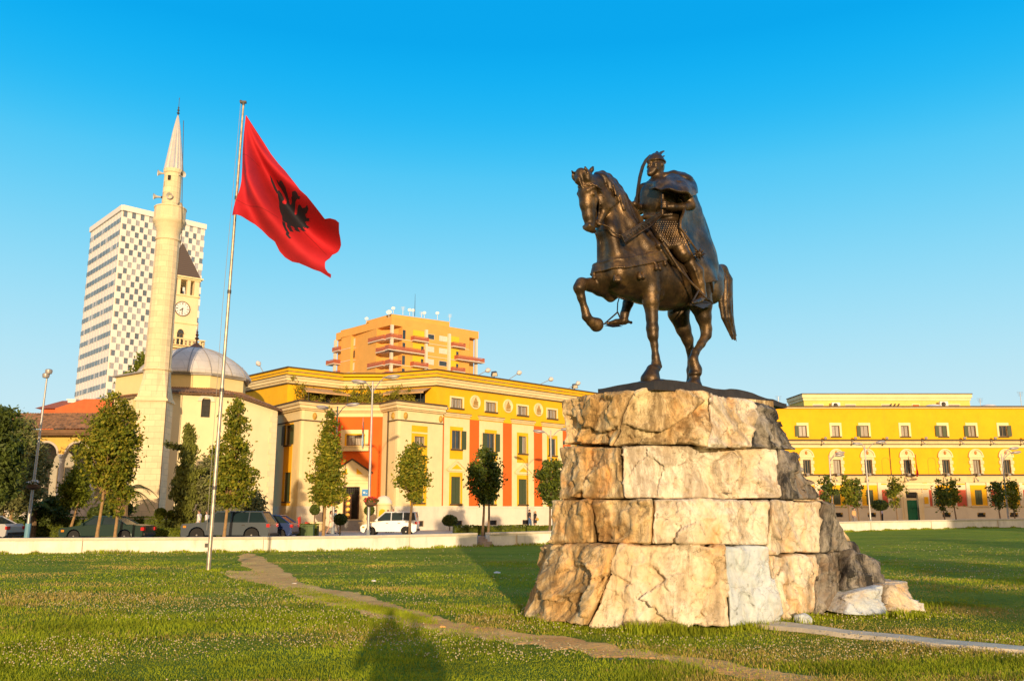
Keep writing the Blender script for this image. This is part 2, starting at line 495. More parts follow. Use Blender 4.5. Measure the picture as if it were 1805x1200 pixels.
def strip(name, up, lo, mat, dz, kind="structure", rough_edge=0.0, thick=0, n=640, seed=0):
    def res(pl):
        P = np.array([list(G(*p)) for p in pl]); d = np.r_[0, np.cumsum(np.linalg.norm(np.diff(P[:, :2], axis=0), axis=1))]
        t = np.linspace(0, d[-1], n); return np.stack([np.interp(t, d, P[:, k]) for k in range(2)], 1), t
    A, ta = res(up); B, tb = res(lo)
    m = 13; V = []
    for j in range(m):
        f = j / (m - 1)
        P = A * (1 - f) + B * f
        if rough_edge:
            dd = (A - B); dd = dd / np.linalg.norm(dd, axis=1)[:, None]
            r1 = (fbm(np.stack([ta * 0.8, ta * 0 + seed, ta * 0], -1), 4) + 0.8 * vnoise(np.stack([ta * 5, ta * 0 + seed, ta * 0], -1)) * np.abs(vnoise(np.stack([ta * 11, ta * 0 + 3, ta * 0], -1)) + .6)) * rough_edge; r2 = (fbm(np.stack([tb * 0.8, tb * 0 + 9 + seed, tb * 0], -1), 4) + 0.9 * vnoise(np.stack([tb * 5, tb * 0 + 5 + seed, tb * 0], -1))) * rough_edge
            P = P + dd * ((1 - f) * r1 + f * r2)[:, None]
        V.append(P)
    V = np.stack(V, 0).reshape(-1, 2)
    z = zg(V[:, 0], V[:, 1]) + 0.012 * fbm(np.stack([V[:, 0] * 1.6, V[:, 1] * 1.6, V[:, 0] * 0], -1), 3)
    ej = np.repeat(np.abs(np.linspace(-1, 1, m)), n)
    z = z + dz * (1 - 0.0 * ej) - (0.0 if thick else 1.4 * dz * sstep(0.8, 1, ej))
    W = np.c_[V, z]
    i = np.arange(n - 1)[None, :] + n * np.arange(m - 1)[:, None]
    F = np.stack([i, i + n, i + n + 1, i + 1], -1).reshape(-1, 4)
    if thick:
        W = np.r_[W, W - [0, 0, thick]]; o = n * m; k = np.arange(n - 1)
        F = np.r_[F, np.stack([k, k + 1, k + 1 + o, k + o], 1), np.stack([k + n * (m - 1), k + n * (m - 1) + o, k + n * (m - 1) + 1 + o, k + n * (m - 1) + 1], 1)]
    tag(fast_mesh(name, W, F, mat, smooth=not thick), kind=kind)
    r = V.reshape(m, n, 2); return np.r_[r[0], r[-1][::-1]]
dirt = M("dirt", (0.95, 0.45, 0.14), 0.95, 0.3, 1.3, 0.9, 13, stain=0.45, stain_col=(0.50, 0.24, 0.08), spec=0.1, bdist=0.06)
conc = M("concrete", (0.62, 0.52, 0.36), 0.9, 0.2, 3, 0.5, 30, stain=0.4)
PATH_UP = [(440, 974), (464, 982), (490, 998), (533, 1026), (580, 1036), (633, 1046), (676, 1060), (733, 1073), (792, 1092), (865, 1101), (932, 1115), (1000, 1121), (1069, 1134), (1116, 1143), (1194, 1151), (1277, 1164), (1332, 1174), (1416, 1186), (1500, 1194), (1640, 1214)]
PATH_LO = [(418, 980), (432, 1000), (470, 1024), (500, 1040), (560, 1062), (613, 1071), (653, 1084), (700, 1098), (766, 1119), (865, 1127), (1000, 1143), (1083, 1163), (1133, 1165), (1194, 1174), (1250, 1182), (1327, 1194), (1400, 1206), (1500, 1220), (1560, 1226), (1660, 1240)]
pathpoly = strip("dirt_path", PATH_UP, PATH_LO, dirt, 0.016, rough_edge=0.2)
spurpoly = strip("dirt_path", [(400, 1004), (440, 1006), (475, 1008), (505, 1014)], [(396, 1014), (430, 1024), (480, 1032), (520, 1044)], dirt, 0.012, rough_edge=0.25, seed=5)
kerbpoly = strip("kerb", [(1318, 1098), (1380, 1102), (1480, 1115.5), (1580, 1124), (1680, 1135.5), (1805, 1146), (1990, 1162)],
                 [(1312, 1104), (1375, 1110), (1480, 1122), (1580, 1131.5), (1655, 1143.5), (1805, 1154.5), (1990, 1172)], conc, 0.07, thick=0.2, n=90)

# plaza (paving) + road: they start behind the lawn wall
def build_plaza():
    xs = np.linspace(-90, 130, 150); ys = np.r_[np.linspace(0, 1, 40) ** 1.6]
    X, T_ = np.meshgrid(xs, ys); Y = wall_y(X) + 0.25 + (190 - wall_y(X)) * T_
    V = np.stack([X, Y, zp(X, Y)], -1).reshape(-1, 3); nx, ny = len(xs), len(ys)
    i = np.arange(nx - 1)[None, :] + nx * np.arange(ny - 1)[:, None]
    F = np.stack([i, i + 1, i + 1 + nx, i + nx], -1).reshape(-1, 4)
    tag(fast_mesh("plaza", V, F, M("paving", (0.40, 0.36, 0.31), 0.85, 0.15, 1.2, 0.3, 8)), kind="structure")
    mb = MB(); mb.quad((-3000, -600, -0.6), (3000, -600, -0.6), (3000, 3000, -0.6), (-3000, 3000, -0.6))
    tag(mb.build("ground", M("far_ground", (0.16, 0.17, 0.10), 0.9)), kind="structure")
build_plaza()
asph = M("asphalt", (0.085, 0.09, 0.10), 0.8, 0.2, 2, 0.4, 40)
def sheet(name, poly, z, mat):
    mb = MB(); t = tessellate_polygon([[Vector((x, y, 0)) for x, y in poly]])
    mb.add([(x, y, z) for x, y in poly], [tuple(reversed(q)) for q in t]); 
    o = mb.build(name, mat); tag(o, kind="structure"); return o
road_n = [(x, float(wall_y(x)) + 1.2) for x in (-89, -60, -40, -23, -13, -8, -2, 3, 10, 20)]
road_f = [(26, 75), (6, 66.5), (-2, 63), (-12, 61), (-30, 58), (-89, 52)]
sheet("road", [(x, y) for x, y in road_n if x < 5] + [(4.5, 65)] + road_f[2:], 0.006, asph)

# low white wall round the lawn (two lengths with a stepped gap) -------------------------------
ww = M("whitewash", (0.80, 0.75, 0.64), 0.85, 0.14, 1.2, 0.5, 9, stain=0.65, stain_col=(0.52, 0.46, 0.36))
wc = M("wall_coping", (0.62, 0.54, 0.42), 0.85, 0.12, 2, 0.3, 15, stain=0.3)
def lawn_wall(x0, x1, label, name="lawn_wall"):
    xs = np.linspace(x0, x1, max(3, int((x1 - x0) / 0.8)))
    c = (float((x0 + x1) / 2), float(wall_y((x0 + x1) / 2)), -0.3)
    t = thing(name, label, "wall", c)
    th = 0.42
    for nm, mat, dn, zt0, zt1 in (("wall_body", ww, 0.0, None, -0.13), ("coping", wc, 0.05, -0.13, 0.0)):
        V = []; F = []
        for x in xs:
            y = float(wall_y(x)); dy = float(wall_y(x + 0.2) - wall_y(x - 0.2)) / 0.4
            nrm = Vector((dy, -1, 0)).normalized()
            top = float(wall_t(x)) + zt1; bot = -0.7 if zt0 is None else float(wall_t(x)) + zt0 
            for off, z in ((dn, bot), (dn, top), (-th - dn, top), (-th - dn, bot)):
                p = Vector((x, y, 0)) + nrm * off; V.append((p.x, p.y, z))
        for i in range(len(xs) - 1):
            for k in range(4):
                a = i * 4 + k; b = i * 4 + (k + 1) % 4; F.append((a, b, b + 4, a + 4))
        F.append((0, 3, 2, 1)); n = len(V) - 4; F.append((n, n + 1, n + 2, n + 3))
        mb = MB(); mb.add(V, F); mb.build(nm, mat, t, bevel=0.015 if nm == "coping" else 0)
    jm = MB(); x = x0 + 1.5
    while x < min(x1, 50) - 1:
        y = float(wall_y(x)); zt = float(wall_t(x)); jm.box((x, y - 0.057, zt - 0.75), (x + 0.025, y + 0.02, zt + 0.003)); x += 6.0 + 3 * math.sin(x * 3.7)
    jm.build("joints", M("joint_dark", (0.50, 0.42, 0.32), 0.9), t)
    return t
gx0 = atz(842, 945, 0.3).x; gx0 = (842 - 902.5) / 1549 * 48.6; gx1 = (864 - 902.5) / 1549 * 49.2
lawn_wall(-89, gx0, "low white painted wall along the lawn, the long part left of the stepped gap")
lawn_wall(gx1, 129, "low white painted wall behind the rock pedestal, right of the stepped gap")
st = thing("garden_steps", "short flight of stone steps in the gap of the low white wall", "steps", (gx0 / 2 + gx1 / 2, 49, -0.3))
for k in range(4):
    mb = MB(); y0 = float(wall_y(gx0)) + 0.05 + 0.32 * k
    mb.box((gx0 + 0.01, y0, -0.5), (gx1 + 0.12 * k, y0 + 0.318, -0.1 + 0.13 * k)); mb.build("step", M("step_stone", (0.36, 0.30, 0.25), 0.9, 0.2, 5, 0.4), st)
# ================================================================ rock pedestal
def rock_mat(name, base, light, dark, dark_amt=0.5, light_amt=0.5, moss=0.15):
    m = bpy.data.materials.new(name); m.use_nodes = True; N = m.node_tree.nodes; L = m.node_tree.links
    b = N["Principled BSDF"]; b.inputs["Roughness"].default_value = 0.85; b.inputs["Specular IOR Level"].default_value = 0.25
    geo = N.new("ShaderNodeNewGeometry")
    def noise(scale, det=8, rough=0.65, sz=1.0, dist=0.0):
        mp = N.new("ShaderNodeMapping"); mp.inputs["Scale"].default_value = (1, 1, sz); L.new(geo.outputs["Position"], mp.inputs[0])
        q = N.new("ShaderNodeTexNoise"); q.inputs["Scale"].default_value = scale; q.inputs["Detail"].default_value = det; q.inputs["Roughness"].default_value = rough; q.inputs["Distortion"].default_value = dist
        L.new(mp.outputs[0], q.inputs["Vector"]); return q.outputs[0]
    def rmp(src, a, b_, ca=0.0, cb=1.0):
        r = N.new("ShaderNodeValToRGB"); r.color_ramp.elements[0].position = a; r.color_ramp.elements[1].position = b_
        r.color_ramp.elements[0].color = (ca, ca, ca, 1); r.color_ramp.elements[1].color = (cb, cb, cb, 1); L.new(src, r.inputs[0]); return r.outputs[0]
    def mix(a, col, f):
        q = N.new("ShaderNodeMix"); q.data_type = 'RGBA'; L.new(f, q.inputs[0])
        if isinstance(a, tuple): q.inputs[6].default_value = (*a, 1)
        else: L.new(a, q.inputs[6])
        q.inputs[7].default_value = (*col, 1); return q.outputs[2]
    c = mix(base, light, rmp(noise(1.1, 6, 0.6, 0.5, 0.6), 0.45 - 0.1 * light_amt, 0.62, 0, min(1, light_amt * 1.6)))
    c = mix(c, tuple(x * y for x, y in zip(base, (1.05, 0.72, 0.42))), rmp(noise(0.9, 7, 0.7, 0.6, 1.2), 0.52, 0.66, 0, 0.75))
    c = mix(c, tuple(x * 0.62 for x in base), rmp(noise(6, 8, 0.75), 0.5, 0.66, 0, 0.55))
    c = mix(c, dark, rmp(noise(1.7, 10, 0.78, 0.28, 0.5), 0.55 - 0.15 * dark_amt, 0.63 - 0.10 * dark_amt, 0, min(1.0, dark_amt * 1.2)))
    c = mix(c, (0.09, 0.065, 0.03), rmp(noise(7, 8, 0.75, 0.6), 0.57, 0.68, 0, 0.75))
    v = N.new("ShaderNodeTexVoronoi"); v.feature = 'DISTANCE_TO_EDGE'; v.inputs["Scale"].default_value = 0.7
    dn = N.new("ShaderNodeTexNoise"); dn.inputs["Scale"].default_value = 2.2; dn.inputs["Detail"].default_value = 6; L.new(geo.outputs["Position"], dn.inputs[0])
    ad = N.new("ShaderNodeVectorMath"); ad.operation = 'ADD'; L.new(geo.outputs["Position"], ad.inputs[0]); L.new(dn.outputs[1], ad.inputs[1]); L.new(ad.outputs[0], v.inputs[0])
    c = mix(c, (0.10, 0.07, 0.035), rmp(v.outputs[0], 0.0, 0.010, 0.35, 0))
    L.new(c, b.inputs["Base Color"])
    n1, n2 = noise(7, 10, 0.72), noise(34, 6, 0.7)
    s = N.new("ShaderNodeMath"); s.operation = 'MULTIPLY_ADD'; L.new(n2, s.inputs[0]); s.inputs[1].default_value = 0.3; L.new(n1, s.inputs[2])
    s2 = N.new("ShaderNodeMath"); s2.operation = 'MULTIPLY_ADD'; L.new(rmp(v.outputs[0], 0, 0.03), s2.inputs[0]); s2.inputs[1].default_value = 0.12; L.new(s.outputs[0], s2.inputs[2])
    bp = N.new("ShaderNodeBump"); bp.inputs["Strength"].default_value = 0.85; bp.inputs["Distance"].default_value = 0.07; L.new(s2.outputs[0], bp.inputs["Height"]); L.new(bp.outputs[0], b.inputs["Normal"])
    MATS[name] = m; return m
ROCK = rock_mat("rock_warm", (0.74, 0.48, 0.20), (0.90, 0.73, 0.44), (0.15, 0.09, 0.035), 0.66, 0.6)
ROCKP = rock_mat("rock_pale", (0.80, 0.62, 0.38), (0.92, 0.84, 0.68), (0.22, 0.15, 0.08), 0.48, 0.75)
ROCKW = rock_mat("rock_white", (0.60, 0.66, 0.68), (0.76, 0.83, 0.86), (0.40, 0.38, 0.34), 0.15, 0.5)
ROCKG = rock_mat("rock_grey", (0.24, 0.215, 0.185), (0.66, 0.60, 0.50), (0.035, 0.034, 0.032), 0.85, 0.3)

DY = {0: ([905, 1000, 1150, 1300, 1400, 1500], [16.5, 15.3, 14.4, 15.15, 16.0, 17.4]),
      1: ([975, 1090, 1190, 1365, 1510], [16.4, 15.2, 14.75, 15.8, 17.8]),
      2: ([968, 1095, 1180, 1360, 1445], [16.5, 15.35, 14.95, 16.0, 17.2]),
      3: ([982, 1100, 1180, 1330, 1398], [16.6, 15.45, 15.05, 16.2, 17.2]),
      4: ([985, 1060, 1150, 1313, 1365], [16.8, 15.9, 15.3, 16.7, 17.5])}
CORE = Vector((3.5, 17.8, 0))
def ridged(p, o=4):
    r = 0; a = 1.0
    for k in range(o): r = r + a * (1 - 2 * np.abs(vnoise(p * 2 ** k + 31 * k))); a *= 0.5
    return r
def cell_facets(p, s):
    """piecewise-flat chiselled relief: height of the nearest random plane"""
    q = p * s; i0 = np.floor(q).astype(int); best = np.full(len(p), 9.0); val = np.zeros(len(p))
    for a in (-1, 0, 1):
        for b in (-1, 0, 1):
            for c in (-1, 0, 1):
                i = i0 + [a, b, c]
                h = lambda o: _perm[(i[:, 0] + o) & 63, (i[:, 1] + 7 * o) & 63, (i[:, 2] + 3 * o) & 63]
                f = i + np.stack([h(1), h(2), h(3)], 1); d = ((q - f) ** 2).sum(1)
                g = np.stack([h(4), h(5), h(6)], 1) - 0.5; v = (h(8) - 0.5) * 0.9 + ((q - f) * g).sum(1) * 1.6
                m = d < best; best = np.where(m, d, best); val = np.where(m, v, val)
    return val
def stone_block(front, back, mat, root, bulge=0.05, rough=1.0, res=0.03, carve=None, seed=0, pn=34):
    """front/back: TL,TR,BR,BL world points"""
    f = [np.array(q) for q in front]; b = [np.array(q) for q in back]
    W = max(np.linalg.norm(f[1] - f[0]), np.linalg.norm(f[2] - f[3])); Hh = max(np.linalg.norm(f[3] - f[0]), np.linalg.norm(f[2] - f[1])); Dp = np.linalg.norm(b[0] - f[0])
    nu, nv, nw = int(W / res), int(Hh / res), max(4, int(Dp / res / 2.2))
    ctr = sum(f + b) / 8.0
    V = []; F = []; off = 0
    def tri(q):
        u, v, w_ = [(q[:, k] + 1)[:, None] / 2 for k in range(3)]
        top = (f[0] * (1 - u) + f[1] * u) * (1 - w_) + (b[0] * (1 - u) + b[1] * u) * w_
        bot = (f[3] * (1 - u) + f[2] * u) * (1 - w_) + (b[3] * (1 - u) + b[2] * u) * w_
        return bot * (1 - v) + top * v
    for (ax, sg, na, nb_) in ((2, -1, nu, nv), (2, 1, max(3, nu // 3), max(3, nv // 3)), (0, -1, nv, nw), (0, 1, nv, nw), (1, -1, nu, nw), (1, 1, nu, nw)):
        A, B_ = np.meshgrid(np.linspace(-1, 1, na + 1), np.linspace(-1, 1, nb_ + 1), indexing='ij'); A = A.ravel(); B_ = B_.ravel(); q = np.zeros((len(A), 3)); q[:, ax] = sg
        oth = [(1, 2), (0, 2), (0, 1)][ax]; q[:, oth[0]] = A; q[:, oth[1]] = B_
        pnrm = (np.abs(q) ** pn).sum(1) ** (1.0 / pn); q2 = q / pnrm[:, None]; q2[:, :2] *= 1.014
        P = tri(q2); dirv = P - (ctr * 0.75 + np.array([CORE.x, CORE.y, ctr[2]]) * 0.25); dirv /= np.linalg.norm(dirv, axis=1)[:, None]
        fr = np.clip(1 - np.abs(q2[:, 0]) ** 4, 0, 1) * np.clip(1 - np.abs(q2[:, 1]) ** 4, 0, 1) * (q2[:, 2] < 0)
        edge = np.clip(np.minimum(1 - np.abs(q2[:, 0]), 1 - np.abs(q2[:, 1])) * 7, 0.45, 1)
        amp = np.where(q2[:, 2] < 0, 1.0, 0.5)
        Ps = P * [1, 1, 0.8] + seed * 3.1
        d = 0.55 * bulge * fr + rough * amp * edge * (0.18 * cell_facets(Ps + 0.12 * fbm(Ps * 2, 2)[:, None], 1.5) + 0.06 * cell_facets(Ps + 5, 3.9) + 0.022 * cell_facets(Ps + 9, 9.5) + 0.07 * fbm(P * 1.3, 4) + 0.02 * ridged(Ps * 5.0, 4) - 0.05) - 0.012 * np.exp(-np.minimum(1 - np.abs(q2[:, 0]), 1 - np.abs(q2[:, 1])) * W * 12) 
        if carve is not None: d = d + carve(q2) * (q2[:, 2] < 0)
        P = P + dirv * d[:, None]
        wr = 0.085 * fbm(P * 0.9 + 50, 3) + 0.035 * cell_facets(P + 20, 2.3); P = P + np.stack([wr, 0.4 * fbm(P * 0.9 + 80, 2) * 0.085, 0.012 * fbm(P * 1.5 + 70, 2)], 1)
        V.append(P); i = (np.arange(na)[:, None] * (nb_ + 1) + np.arange(nb_)[None]).ravel() + off
        Fq = np.stack([i, i + nb_ + 1, i + nb_ + 2, i + 1], 1)
        # orient outwards
        c4 = P[(Fq[len(Fq) // 2] - off)]; nrm = np.cross(c4[1] - c4[0], c4[3] - c4[0])
        if nrm @ (c4[0] - ctr) < 0: Fq = Fq[:, ::-1]
        F.append(Fq); off += len(P)
    V = np.concatenate(V); F = np.concatenate(F)
    # weld the face borders
    key = np.round(V / 1e-4).astype(np.int64); _, idx, inv = np.unique(key, axis=0, return_index=True, return_inverse=True); inv = inv.ravel()
    V = V[idx]; F = inv[F]; F = F[[len(set(r)) == 4 for r in F.tolist()]]
    return fast_mesh("stone_block", V, F, mat, root, smooth=True)
PED_FOOT = None
def pedestal():
    global PED_FOOT
    root = thing("rock_pedestal", "tall pedestal of rough pale rock blocks under the bronze horseman", "pedestal", (3.5, 17.5, -0.25))
    def w_(s, px, py, dY=0):
        return at(px, py, float(np.interp(px, *DY[s])) + dY)
    def blk(st, sb, TL, TR, BR, BL, mat, depth=1.3, **k):
        f = [w_(st, *TL), w_(st, *TR), w_(sb, *BR), w_(sb, *BL)]
        # snap each seam to its own heights (keeps courses level front to back)
        bk = []
        for p in f:
            d = Vector((CORE.x - p.x, CORE.y - p.y, 0)); d = (d.normalized() * 0.75 + Vector((0.05, 0.65, 0))).normalized() * depth; bk.append(p + d)
        return stone_block(f, bk, mat, root, **k)
    und = lambda q: -0.20 * np.clip((-q[:, 1] - 0.15 + 0.35 * q[:, 0] * 0), 0, 1) * np.clip(1.2 - np.abs(q[:, 0] - 0.15), 0, 1) ** 1.0
    und1 = lambda q: np.where(q[:, 1] < -0.05 - 0.45 * np.sin(q[:, 0] * 2.1 + 0.6), -0.17, 0.05) * np.clip((0.99 - np.abs(q[:, 0])) * 5, 0, 1) * np.clip((q[:, 1] + 1.02) * 1.6, 0.5, 1)
    blk(4, 3, (984, 704), (1118, 688), (1080, 785), (986, 784), ROCK, carve=und1, seed=1, bulge=0.06)
    blk(4, 3, (1120, 687), (1246, 691), (1243, 786), (1082, 786), ROCK, carve=lambda q: np.where(q[:, 1] < -0.1 + 0.5 * q[:, 0] - 0.35 * np.cos(q[:, 0] * 3), -0.13, 0.05) * np.clip((0.99 - np.abs(q[:, 0])) * 5, 0, 1), seed=2, bulge=0.06)
    blk(4, 3, (1248, 691), (1330, 708), (1330, 788), (1245, 787), ROCKP, seed=3)
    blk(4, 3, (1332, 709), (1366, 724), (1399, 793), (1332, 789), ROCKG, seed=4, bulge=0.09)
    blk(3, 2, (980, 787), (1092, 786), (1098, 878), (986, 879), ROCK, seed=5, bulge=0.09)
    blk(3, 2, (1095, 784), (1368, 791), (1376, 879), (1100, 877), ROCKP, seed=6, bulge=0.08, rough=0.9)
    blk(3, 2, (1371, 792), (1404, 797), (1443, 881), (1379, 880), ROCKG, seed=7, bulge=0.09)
    blk(2, 1, (970, 881), (1046, 880), (1046, 957), (972, 956), ROCK, seed=8, bulge=0.06)
    blk(2, 1, (1048, 880), (1144, 879), (1144, 958), (1048, 957), ROCK, seed=9, bulge=0.06)
    blk(2, 1, (1146, 879), (1360, 881), (1361, 960), (1146, 959), ROCKP, seed=10, bulge=0.08)
    blk(2, 1, (1362, 882), (1446, 883), (1449, 974), (1363, 977), ROCKP, seed=11)
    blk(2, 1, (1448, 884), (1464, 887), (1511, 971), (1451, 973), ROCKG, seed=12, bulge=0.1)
    blk(1, 0, (975, 959), (1090, 960), (1030, 1104), (918, 1090), ROCK, seed=13, bulge=0.08, rough=1.2)
    blk(1, 0, (1092, 960), (1270, 962), (1287, 1106), (1032, 1112), ROCKP, seed=14, bulge=0.10, rough=1.2)
    blk(1, 0, (1272, 962), (1361, 962), (1383, 1096), (1289, 1105), ROCKW, seed=15, bulge=0.02, rough=0.6)
    blk(1, 0, (1363, 980), (1446, 977), (1442, 1080), (1384, 1093), ROCKP, seed=16, bulge=0.04)
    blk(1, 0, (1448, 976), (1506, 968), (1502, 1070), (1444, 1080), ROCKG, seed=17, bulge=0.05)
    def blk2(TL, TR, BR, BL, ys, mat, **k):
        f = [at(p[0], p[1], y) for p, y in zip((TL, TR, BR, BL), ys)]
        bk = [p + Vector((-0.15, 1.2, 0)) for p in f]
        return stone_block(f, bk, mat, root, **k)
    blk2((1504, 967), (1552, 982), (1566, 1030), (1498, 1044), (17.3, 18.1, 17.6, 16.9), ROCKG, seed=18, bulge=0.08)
    blk2((1500, 1046), (1565, 1031), (1572, 1090), (1488, 1082), (16.75, 17.2, 16.6, 16.4), ROCKW, seed=19, bulge=0.08)
    blk2((1566, 1030), (1598, 1024), (1632, 1086), (1573, 1090), (17.1, 17.9, 17.0, 16.6), ROCKP, seed=20, bulge=0.1)
    # rear stones closing the pedestal behind (four courses)
    zs = [-0.35, 1.05, 1.95, 2.85, 3.95]; bot = [(0.0, 16.9), (1.3, 19.5), (4.2, 21.6), (7.2, 20.8), (8.0, 18.6)]
    ctr = Vector((3.5, 17.9, 0))
    for j in range(4):
        s0 = 0.97 - 0.155 * j; s1 = 0.97 - 0.155 * (j + 0.9)
        for i in range(4):
            a, b = Vector((*bot[i], 0)), Vector((*bot[i + 1], 0))
            def q(p, s_, z): r = ctr + (p - ctr) * s_; return Vector((r.x, r.y, z))
            g = lambda p, r, t: p + (r - p) * t
            fr = [q(g(b, a, 0.01), s1, zs[j + 1] - 0.01), q(g(a, b, 0.01), s1, zs[j + 1] - 0.01), q(g(a, b, 0.01), s0, zs[j]), q(g(b, a, 0.01), s0, zs[j])]
            bk = [p + (Vector((ctr.x, ctr.y, p.z)) - p) * 0.62 for p in fr]
            stone_block(fr, bk, ROCKG if (i + j) % 2 else ROCK, root, res=0.1, seed=30 + i + 5 * j)
    # rubble fill inside the top
    m = MB(); m.prism([(1.6, 16.3), (2.5, 15.7), (5.3, 17.4), (4.8, 19.3), (3.0, 18.9)], 3.0, 3.86); m.build("fill_stone", ROCK, root)
    PED_FOOT = [(0.1, 16.6), (1.2, 15.15), (2.3, 14.6), (3.4, 14.95), (4.9, 16.1), (6.0, 17.0), (6.9, 16.4), (7.5, 16.3), (8.0, 18.6), (7.2, 20.8), (4.2, 21.6), (1.3, 19.5)]
    # tufts of tall grass along the foot are scattered in the grass part
    return root
pedestal()
# ================================================================ grass blades and clover
def in_poly(P, poly):
    x, y = P[:, 0], P[:, 1]; ins = np.zeros(len(P), bool); n = len(poly); j = n - 1
    for i in range(n):
        xi, yi = poly[i]; xj, yj = poly[j]
        c = ((yi > y) != (yj > y)) & (x < (xj - xi) * (y - yi) / (yj - yi + 1e-12) + xi); ins ^= c; j = i
    return ins
def scatter_px(n, y0, y1, x0=-350, x1=2150, r=None):
    r = r or rng
    px = r.uniform(x0, x1, n); py = r.uniform(y0, y1, n)
    X = (px - 902.5); up = 600 - py
    dx, dy, dz = X, FPX * _cp - up * _sp, FPX * _sp + up * _cp
    t = (-0.25 - EYE) / dz; P = np.stack([dx * t, dy * t], 1)
    ok = (P[:, 1] < wall_y(P[:, 0]) - 0.1) & (P[:, 1] > 2)
    return P[ok]
def ped_mask(P):  # footprint of the pedestal (world), filled in by the pedestal builder
    return in_poly(P, PED_FOOT) if PED_FOOT is not None else np.zeros(len(P), bool)
def blades(P, h, wdt, lean=0.5, seed=1):
    r = np.random.default_rng(seed); n = len(P)
    z = zg(P[:, 0], P[:, 1]) + 0.012 * fbm(np.stack([P[:, 0] * 1.6, P[:, 1] * 1.6, P[:, 0] * 0], -1), 3) - 0.006
    an = r.uniform(0, 2 * pi, n); la = r.uniform(0, 2 * pi, n); ll = r.uniform(0.1, 1, n) * lean * h
    B = np.c_[P, z]; s = np.c_[np.cos(an), np.sin(an), np.zeros(n)] * wdt[:, None] / 2
    mid = B + np.c_[np.cos(la) * ll * 0.3, np.sin(la) * ll * 0.3, h * 0.6]
    tip = B + np.c_[np.cos(la) * ll, np.sin(la) * ll, h]
    V = np.stack([B - s, B + s, mid + s * 0.8, tip, mid - s * 0.8], 1).reshape(-1, 3)
    i = np.arange(n)[:, None] * 5
    return V, np.c_[i, i + 1, i + 2, i + 4], np.c_[i + 4, i + 2, i + 3]
def grass_obj(name, P, h, wdt, mat, lean=0.6, seed=1):
    V, Q, T3 = blades(P, h, wdt, lean, seed)
    F = np.r_[np.c_[T3[:, 0], T3[:, 1], T3[:, 2]], Q[:, [0, 1, 2]], Q[:, [0, 2, 3]]]
    tag(fast_mesh(name, V, F, mat, smooth=False), kind="stuff")
